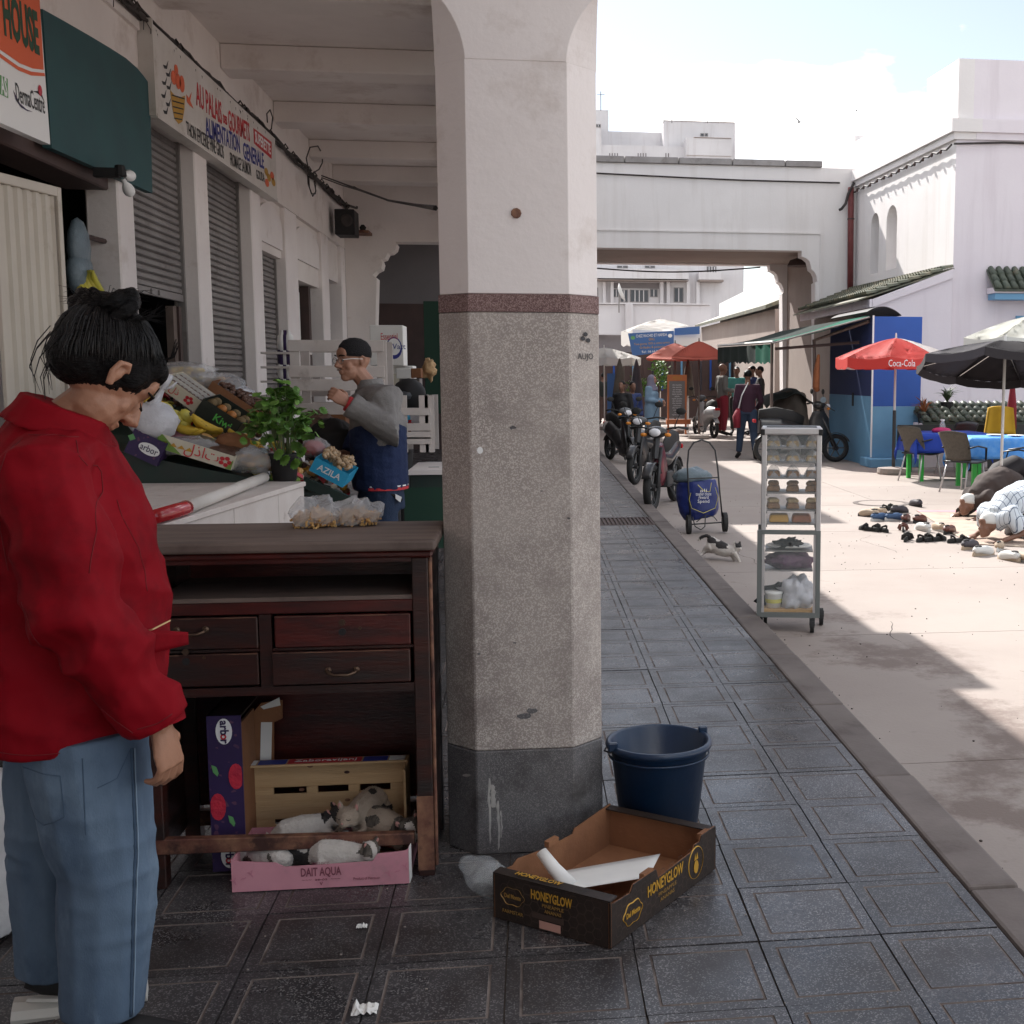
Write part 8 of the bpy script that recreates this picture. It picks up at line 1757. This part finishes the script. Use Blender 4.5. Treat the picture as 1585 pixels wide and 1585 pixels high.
# praying men
def bowed():
    J = dict(_k=1.0,pelvis=V3(0,-.10,.40),waist=V3(0,.06,.45),chest=V3(0,.26,.36),neck=V3(0,.42,.26),head=V3(0,.53,.155))
    for q,sd in ((-1,'L'),(1,'R')):
        J['sh'+sd]=V3(q*.17,.38,.27); J['el'+sd]=V3(q*.26,.30,.10); J['wr'+sd]=V3(q*.20,.50,.04); J['hd'+sd]=V3(0,1,-.1); J['pn'+sd]=V3(0,.0,-1)
        J['hip'+sd]=V3(q*.09,-.12,.36); J['kn'+sd]=V3(q*.11,.12,.08); J['an'+sd]=V3(q*.10,-.30,.07); J['ft'+sd]=V3(q*.10,-.40,.03)
    return J
mk('check_shirt',(.50,.56,.62),.85,(.46,.52,.58),8)
def add_check(m):
    nt = m.node_tree; N=nt.nodes; L=nt.links; b=N['Principled BSDF']; t=N.new('ShaderNodeTexCoord'); x=N.new('ShaderNodeMixRGB'); x.inputs[1].default_value=(.58,.63,.68,1); x.inputs[2].default_value=(.06,.09,.15,1)
    outs=[]
    for ax in (0,1):
        w=N.new('ShaderNodeTexWave'); w.wave_type='BANDS'; w.bands_direction='XY'[ax]; w.inputs['Scale'].default_value=6.5; L.new(t.outputs['Object'],w.inputs[0]); r=N.new('ShaderNodeMath'); r.operation='GREATER_THAN'; r.inputs[1].default_value=.975; L.new(w.outputs['Fac'],r.inputs[0]); outs.append(r.outputs[0])
    mxx=N.new('ShaderNodeMath'); mxx.operation='MAXIMUM'; L.new(outs[0],mxx.inputs[0]); L.new(outs[1],mxx.inputs[1]); L.new(mxx.outputs[0],x.inputs[0]); L.new(x.outputs[0],b.inputs['Base Color'])
add_check(M['check_shirt'])
p = at(1562,838,z=gz); figure('kneeling man in pale blue checked shirt bowing in prayer at the right edge',(p.x+.26,p.y+.18,gz),rad(112),bowed(),dict(skin='skin_d',top='check_shirt',legs='brown_jacket',cap='white_cloth'),voxel=.014,hairstyle='cap',sleeves='short',shoes=False,loose=.03,top_fold=folds(.01,6,8,2),group=None)
p = at(1528,806,z=gz); figure('kneeling man in dark brown jacket and white cap bowing in prayer behind the checked shirt',(p.x+.34,p.y+.3,gz),rad(105),bowed(),dict(skin='skin_d',top='brown_jacket',legs='tarp_dark',cap='white_cloth'),voxel=.015,hairstyle='cap',shoes=False,loose=.035,top_fold=folds(.012,6,8,6))
p = at(1600,790,z=gz); figure('kneeling man in dark grey at the far right edge behind the others',(p.x+.3,p.y+1.2,gz),rad(100),bowed(),dict(skin='skin_d',top='parasol_black',legs='black',cap='knit_black'),voxel=.02,hairstyle='cap',shoes=False,loose=.03)
rgm = thing('prayer_mat','pale patterned prayer mats spread on the street in front of the kneeling men','mat',at(1500,800,z=gz)); mk('mat_cloth',(.46,.38,.30),.9,(.36,.26,.22),6,coord='World')
q0,q1,q2,q3 = [at(u,v,z=gz+.004) for u,v in [(1418,790),(1590,790),(1640,850),(1500,842)]]; part('mat', MB().prism([q0,q1,q2,q3],(0,0,.006)), M['mat_cloth'], rgm, world=True); part('red_border', MB().prism([q0.lerp(q3,.02)+V3(0,0,.0065),q1.lerp(q2,.02)+V3(0,0,.0065),q1.lerp(q2,.07)+V3(0,0,.0065),q0.lerp(q3,.07)+V3(0,0,.0065)],(0,0,.001)), M['pink'], rgm, world=True)
# shoes
mk('leather',(.10,.03,.02),.4); mk('denim_shoe',(.05,.10,.20),.8); mk('beige',(.42,.33,.24),.7)
def shoe(kind,label,u,v,rz,m,g='shoes left beside the prayer mats',m2=None):
    p = at(u,v,z=gz); t = thing(kind,label,'shoe',p,rz,g); mm_ = M[m]
    part('sole', MB().tube([(0,-.13,.012),(0,-.08,.014),(0,.02,.012),(0,.09,.013),(0,.135,.016)],[(.010,.028),(.012,.036),(.011,.032),(.012,.046),(.008,.022)],12,up=(0,0,1)), M[m2 or 'rubber'], t, smooth=True)
    if kind in('sandal','flip_flop'):
        part('strap', MB().tube([(-.044,.05,.015),(-.03,.045,.055),(0,.04,.068),(.03,.045,.055),(.044,.05,.015)],[.020]*5,8,sq=.3,up=(0,1,0)), mm_, t, smooth=True); part('strap', MB().tube([(-.036,-.06,.015),(-.03,-.07,.06),(0,-.085,.07),(.03,-.07,.06),(.036,-.06,.015)],[.014]*5,8,sq=.3,up=(0,1,0)), mm_, t, smooth=True)
    else:
        fpart('upper', MB().tube([(0,-.115,.045),(0,-.09,.06),(0,-.03,.055),(0,.03,.05),(0,.09,.035),(0,.125,.025)],[(.025,.020),(.040,.034),(.036,.034),(.032,.042),(.022,.040),(.010,.022)],12,up=(0,0,1)), mm_, t, .008, 2); part('opening', MB().ell((0,-.065,.088),(.024,.042,.012),n=10), M['black'], t, smooth=True)
    return t
SL = [('shoe','beige shoe at the far left of the shoe row',1345,800,.9,'beige',None),('shoe','beige shoe second from the left of the shoe row',1358,797,.8,'beige',None),('shoe','blue canvas shoe with pale laces',1362,806,-1.2,'denim_shoe','white_cloth'),('shoe','navy canvas shoe with white sole',1385,806,-1.3,'denim_shoe','white_cloth'),
('sandal','black sandal lying nearest the viewer at the left',1345,822,.6,'black',None),('sandal','second black sandal beside the leftmost black one',1362,823,.4,'black',None),('shoe','brown leather shoe with open top',1403,808,-.6,'leather',None),('shoe','brown leather shoe pointing right behind the sandals',1424,809,-.9,'leather',None),
('sandal','brown sandal in the middle of the row',1398,822,-.3,'leather',None),('shoe','white trainer half hidden among the sandals',1428,822,.3,'white_cloth','white_cloth'),('sandal','black strapped sandal in front of the brown one',1404,837,-.5,'black',None),('sandal','black sandal right of the strapped one',1432,838,-1.0,'black',None),
('sandal','black sandal with grey insole, third in the front row',1448,838,-1.2,'black',None),('sandal','wide black slide sandal at the end of the front row',1484,840,-1.3,'black',None),('shoe','maroon shoe behind the wide black sandal',1470,826,-.8,'leather',None),('shoe','pink grey shoe behind the front sandals',1452,822,.2,'beige','white_cloth'),
('shoe','grey slipper nearest the kneeling men',1502,850,-1.0,'parasol_grey','beige'),('shoe','white slipper with beige sole pointing right',1522,860,-1.15,'white_cloth','beige'),('shoe','cream shoe in front of the checked shirt',1548,852,-.6,'beige','white_cloth'),('shoe','white strapped shoe at the lower right',1562,868,.4,'white_cloth','beige'),('shoe','cream shoe at the right edge of the photo',1583,870,.3,'beige','white_cloth'),
('shoe','grey shoe behind the canvas shoes',1392,794,-1.2,'parasol_grey',None),('sandal','dark sandal standing on its side behind the canvas shoes',1375,790,-1.0,'tarp_dark',None),('shoe','small grey shoe alone at the top of the row',1417,784,.3,'parasol_grey',None)]
for s_ in SL: shoe(s_[0],s_[1],s_[2],s_[3],s_[4],s_[5],m2=s_[6])
# manhole
p = at(1364,779,z=gz); mh = thing('manhole_cover','round worn manhole cover in the sunlit street behind the shoes','manhole',p); part('ring', MB().lathe([(.30,.001),(.36,.001),(.36,.006),(.30,.006)],32,closed=True), M['kerb'], mh); part('lid', MB().lathe([(.29,.001),(.29,.005),(.001,.005)],32), M['concrete'], mh)
# ---- cafe set
mk('cloth_blue',(.012,.05,.36),.8,(.01,.04,.30),4); mk('cloth_azure',(.05,.26,.72),.75,(.12,.34,.74),14); mk('wicker',(.12,.105,.085),.7,(.09,.078,.062),30,.5,80); mk('plastic_green',(.03,.42,.05),.4); mk('chair_black',(.014,.013,.014),.4)
def chair(label,u,v,D_,rz,back='wicker'):
    p = at(u,v,D=D_); t = thing('cafe_chair',label,'chair',(p.x,yD(D_),gz),rz,'cafe chairs around the blue tables')
    part('backrest', MB().sheet(lambda a,b: V3((a-.5)*(.42+.06*b), -.20-.06*b-.10*b*b+.05*(2*a-1)**2*1, .44+.42*b-.03*(2*a-1)**2*b),10,8,thick=.012), M[back], t, smooth=True)
    part('seat', MB().sheet(lambda a,b: V3((a-.5)*.44,-.20+.42*b,.44-.02*math.sin(PI*b)+.01*b),6,6,thick=.02), M['chair_black'], t, smooth=True)
    for q in (-1,1):
        part('armrest', MB().tube([(q*.22,-.22,.62),(q*.25,-.05,.65),(q*.25,.14,.62),(q*.22,.18,.45)],[.018,.020,.020,.016],8,sq=.6), M['chair_black'], t, smooth=True)
        part('leg', MB().tube([(q*.17,.16,.43),(q*.22,.22,0)],.012,8), M['alu'], t, smooth=True); part('leg', MB().tube([(q*.17,-.16,.43),(q*.22,-.27,0)],.012,8), M['alu'], t, smooth=True)
    return t
chair('brown backed cafe chair at the left end of the blue tables',1425,745,17.8,rad(-62)); chair('brown backed cafe chair second from the left, nearer the viewer',1492,768,16.0,rad(-58)); chair('black cafe chair at the right edge under the black parasol',1572,760,15.2,rad(60),'chair_black')
chair('dark cafe chair on the far side of the left blue table',1478,700,19.0,rad(120),'chair_black')
def table(label,u,D_,w,d,m,z=.74,rz=0):
    p = at(u,650,D=D_); t = thing('cafe_table',label,'table',(p.x,yD(D_),gz),rz,None); zt = z
    part('tabletop', MB().b2((-w/2,-d/2,zt-.03),(w/2,d/2,zt)), M['plastic_green'], t, bevel=.01)
    for x in (-1,1):
        for y in (-1,1): part('leg', MB().b2((x*(w/2-.09)-.03,y*(d/2-.09)-.03,0),(x*(w/2-.09)+.03,y*(d/2-.09)+.03,zt-.031)), M['plastic_green'], t)
    c = thing('tablecloth',label.replace('plastic cafe table','tablecloth hanging in folds over the table').replace('with','and'),'tablecloth',(p.x,yD(D_),gz),rz)
    def tf(a,b):
        x=(a-.5)*(w+.60); y=(b-.5)*(d+.60); dx_=max(0,abs(x)-w/2); dy_=max(0,abs(y)-d/2); dd=max(dx_,dy_); sx_=math.copysign(min(abs(x),w/2)+.02+.05*min(1,dd*4)*(1+.5*math.sin(y*14)),x) if dx_>0 else x; sy_=math.copysign(min(abs(y),d/2)+.02+.05*min(1,dd*4)*(1+.5*math.sin(x*14)),y) if dy_>0 else y
        return V3(sx_,sy_,zt+.006-dd-(.0 if min(dx_,dy_)==0 else min(dx_,dy_)*.6))
    part('cloth', MB().sheet(tf,36,30,thick=.004), M[m], c, smooth=True); return t,p
table('green plastic cafe table with a dark blue cloth on the left',1462,18.0,1.1,.8,'cloth_blue')
t_,p_ = table('green plastic cafe table with a bright azure cloth on the right',1545,16.6,1.1,.8,'cloth_azure')
q_ = at(1457,672,D=17.8); t = thing('magenta_cloth','crumpled magenta cloth on the dark blue table','cloth',(q_.x,q_.y,.645)); part('cloth', MB().ell((0,0,.03),(.16,.12,.05),n=12), mk('magenta',(.45,.02,.12),.7), t, smooth=True); 
t = thing('glass_jar','small glass jar on the dark blue table','jar',(q_.x+.05,q_.y+.1,.645)); part('jar_body', MB().lathe([(.04,0),(.05,.1),(.03,.15),(.03,.17)],12), M['film_clear'], t, smooth=True); part('lid', MB().cyl((0,0,.17),(0,0,.2),.032,n=10), M['paper'], t)
for k,(u,D_,m) in enumerate([(1540,16.6,'white_cloth'),(1572,16.4,'white_cloth')]):
    q_ = at(u,688,D=D_); t = thing('plate','white plate on the azure table, %s one'%['left','right'][k],'plate',(q_.x,q_.y,.652)); part('dish', MB().lathe([(.06,0),(.13,.015),(.125,.02),(.05,.006),(.001,.006)],20), M[m], t, smooth=True)
# mustard cloth over a chair, magenta folded parasol, benches
yk_ = at(1548,650,D=19.4); mk('mustard',(.55,.33,.02),.85,(.48,.28,.02),4)
t = thing('mustard_cloth','mustard yellow cloth draped over a chair back behind the tables','cloth',(yk_.x,yk_.y,.5)); part('cloth', MB().sheet(lambda a,b: V3((a-.5)*(.42+.12*(1-b)),-.06+.12*math.sin(PI*b)*0+.03*math.sin(a*9),.02+.46*b+(.03*math.sin(a*PI))),14,8,thick=.05), M['mustard'], t, smooth=True); part('chair_back', MB().b2((-.18,.03,-.55),(.18,.06,.42)), M['chair_black'], t)
p = at(1566,640,D=19.8); t = thing('closed_parasol','thin folded magenta parasol leaning behind the mustard cloth','parasol',(p.x,p.y,gz)); part('folded_canopy', MB().lathe([(.09,.7),(.08,1.1),(.03,1.55),(.001,1.65)],10), M['cloth_red'], t, smooth=True); part('pole', MB().cyl((0,0,0),(0,0,.75),.02,n=6), M['iron'], t)
t = thing('bench','dark bench row behind the cafe tables','bench',(at(1500,690,D=19.6).x,yD(19.6),gz)); part('seat', MB().b2((-1.2,-.2,.42),(1.6,.2,.46)), M['chair_black'], t); part('backrest', MB().b2((-1.2,.2,.5),(1.6,.23,.78)), M['chair_black'], t)
for x in (-1.1,0,1.4): part('leg', MB().b2((x,-.15,0),(x+.05,.15,.42)), M['chair_black'], t)
zg = thing('patterned_panel','black and white zigzag panel on the bench at the far right','panel',at(1570,682,D=18)); q0 = at(1550,676,D=18); q1 = at(1600,690,D=18); part('board', MB().b2((q0.x,yD(18),q1.z),(q1.x,yD(18)+.03,q0.z)), M['black'], zg, world=True)
Fz = frame(q0.lerp(q1,.5),(1,0,0),(0,0,1)); lettering('AYAYAYA',frame((q0.lerp(q1,.5).x,yD(18),q0.lerp(q1,.5).z),(1,0,0),(0,0,1)),.14,M['ink_white'],zg,0,0,width=.44)
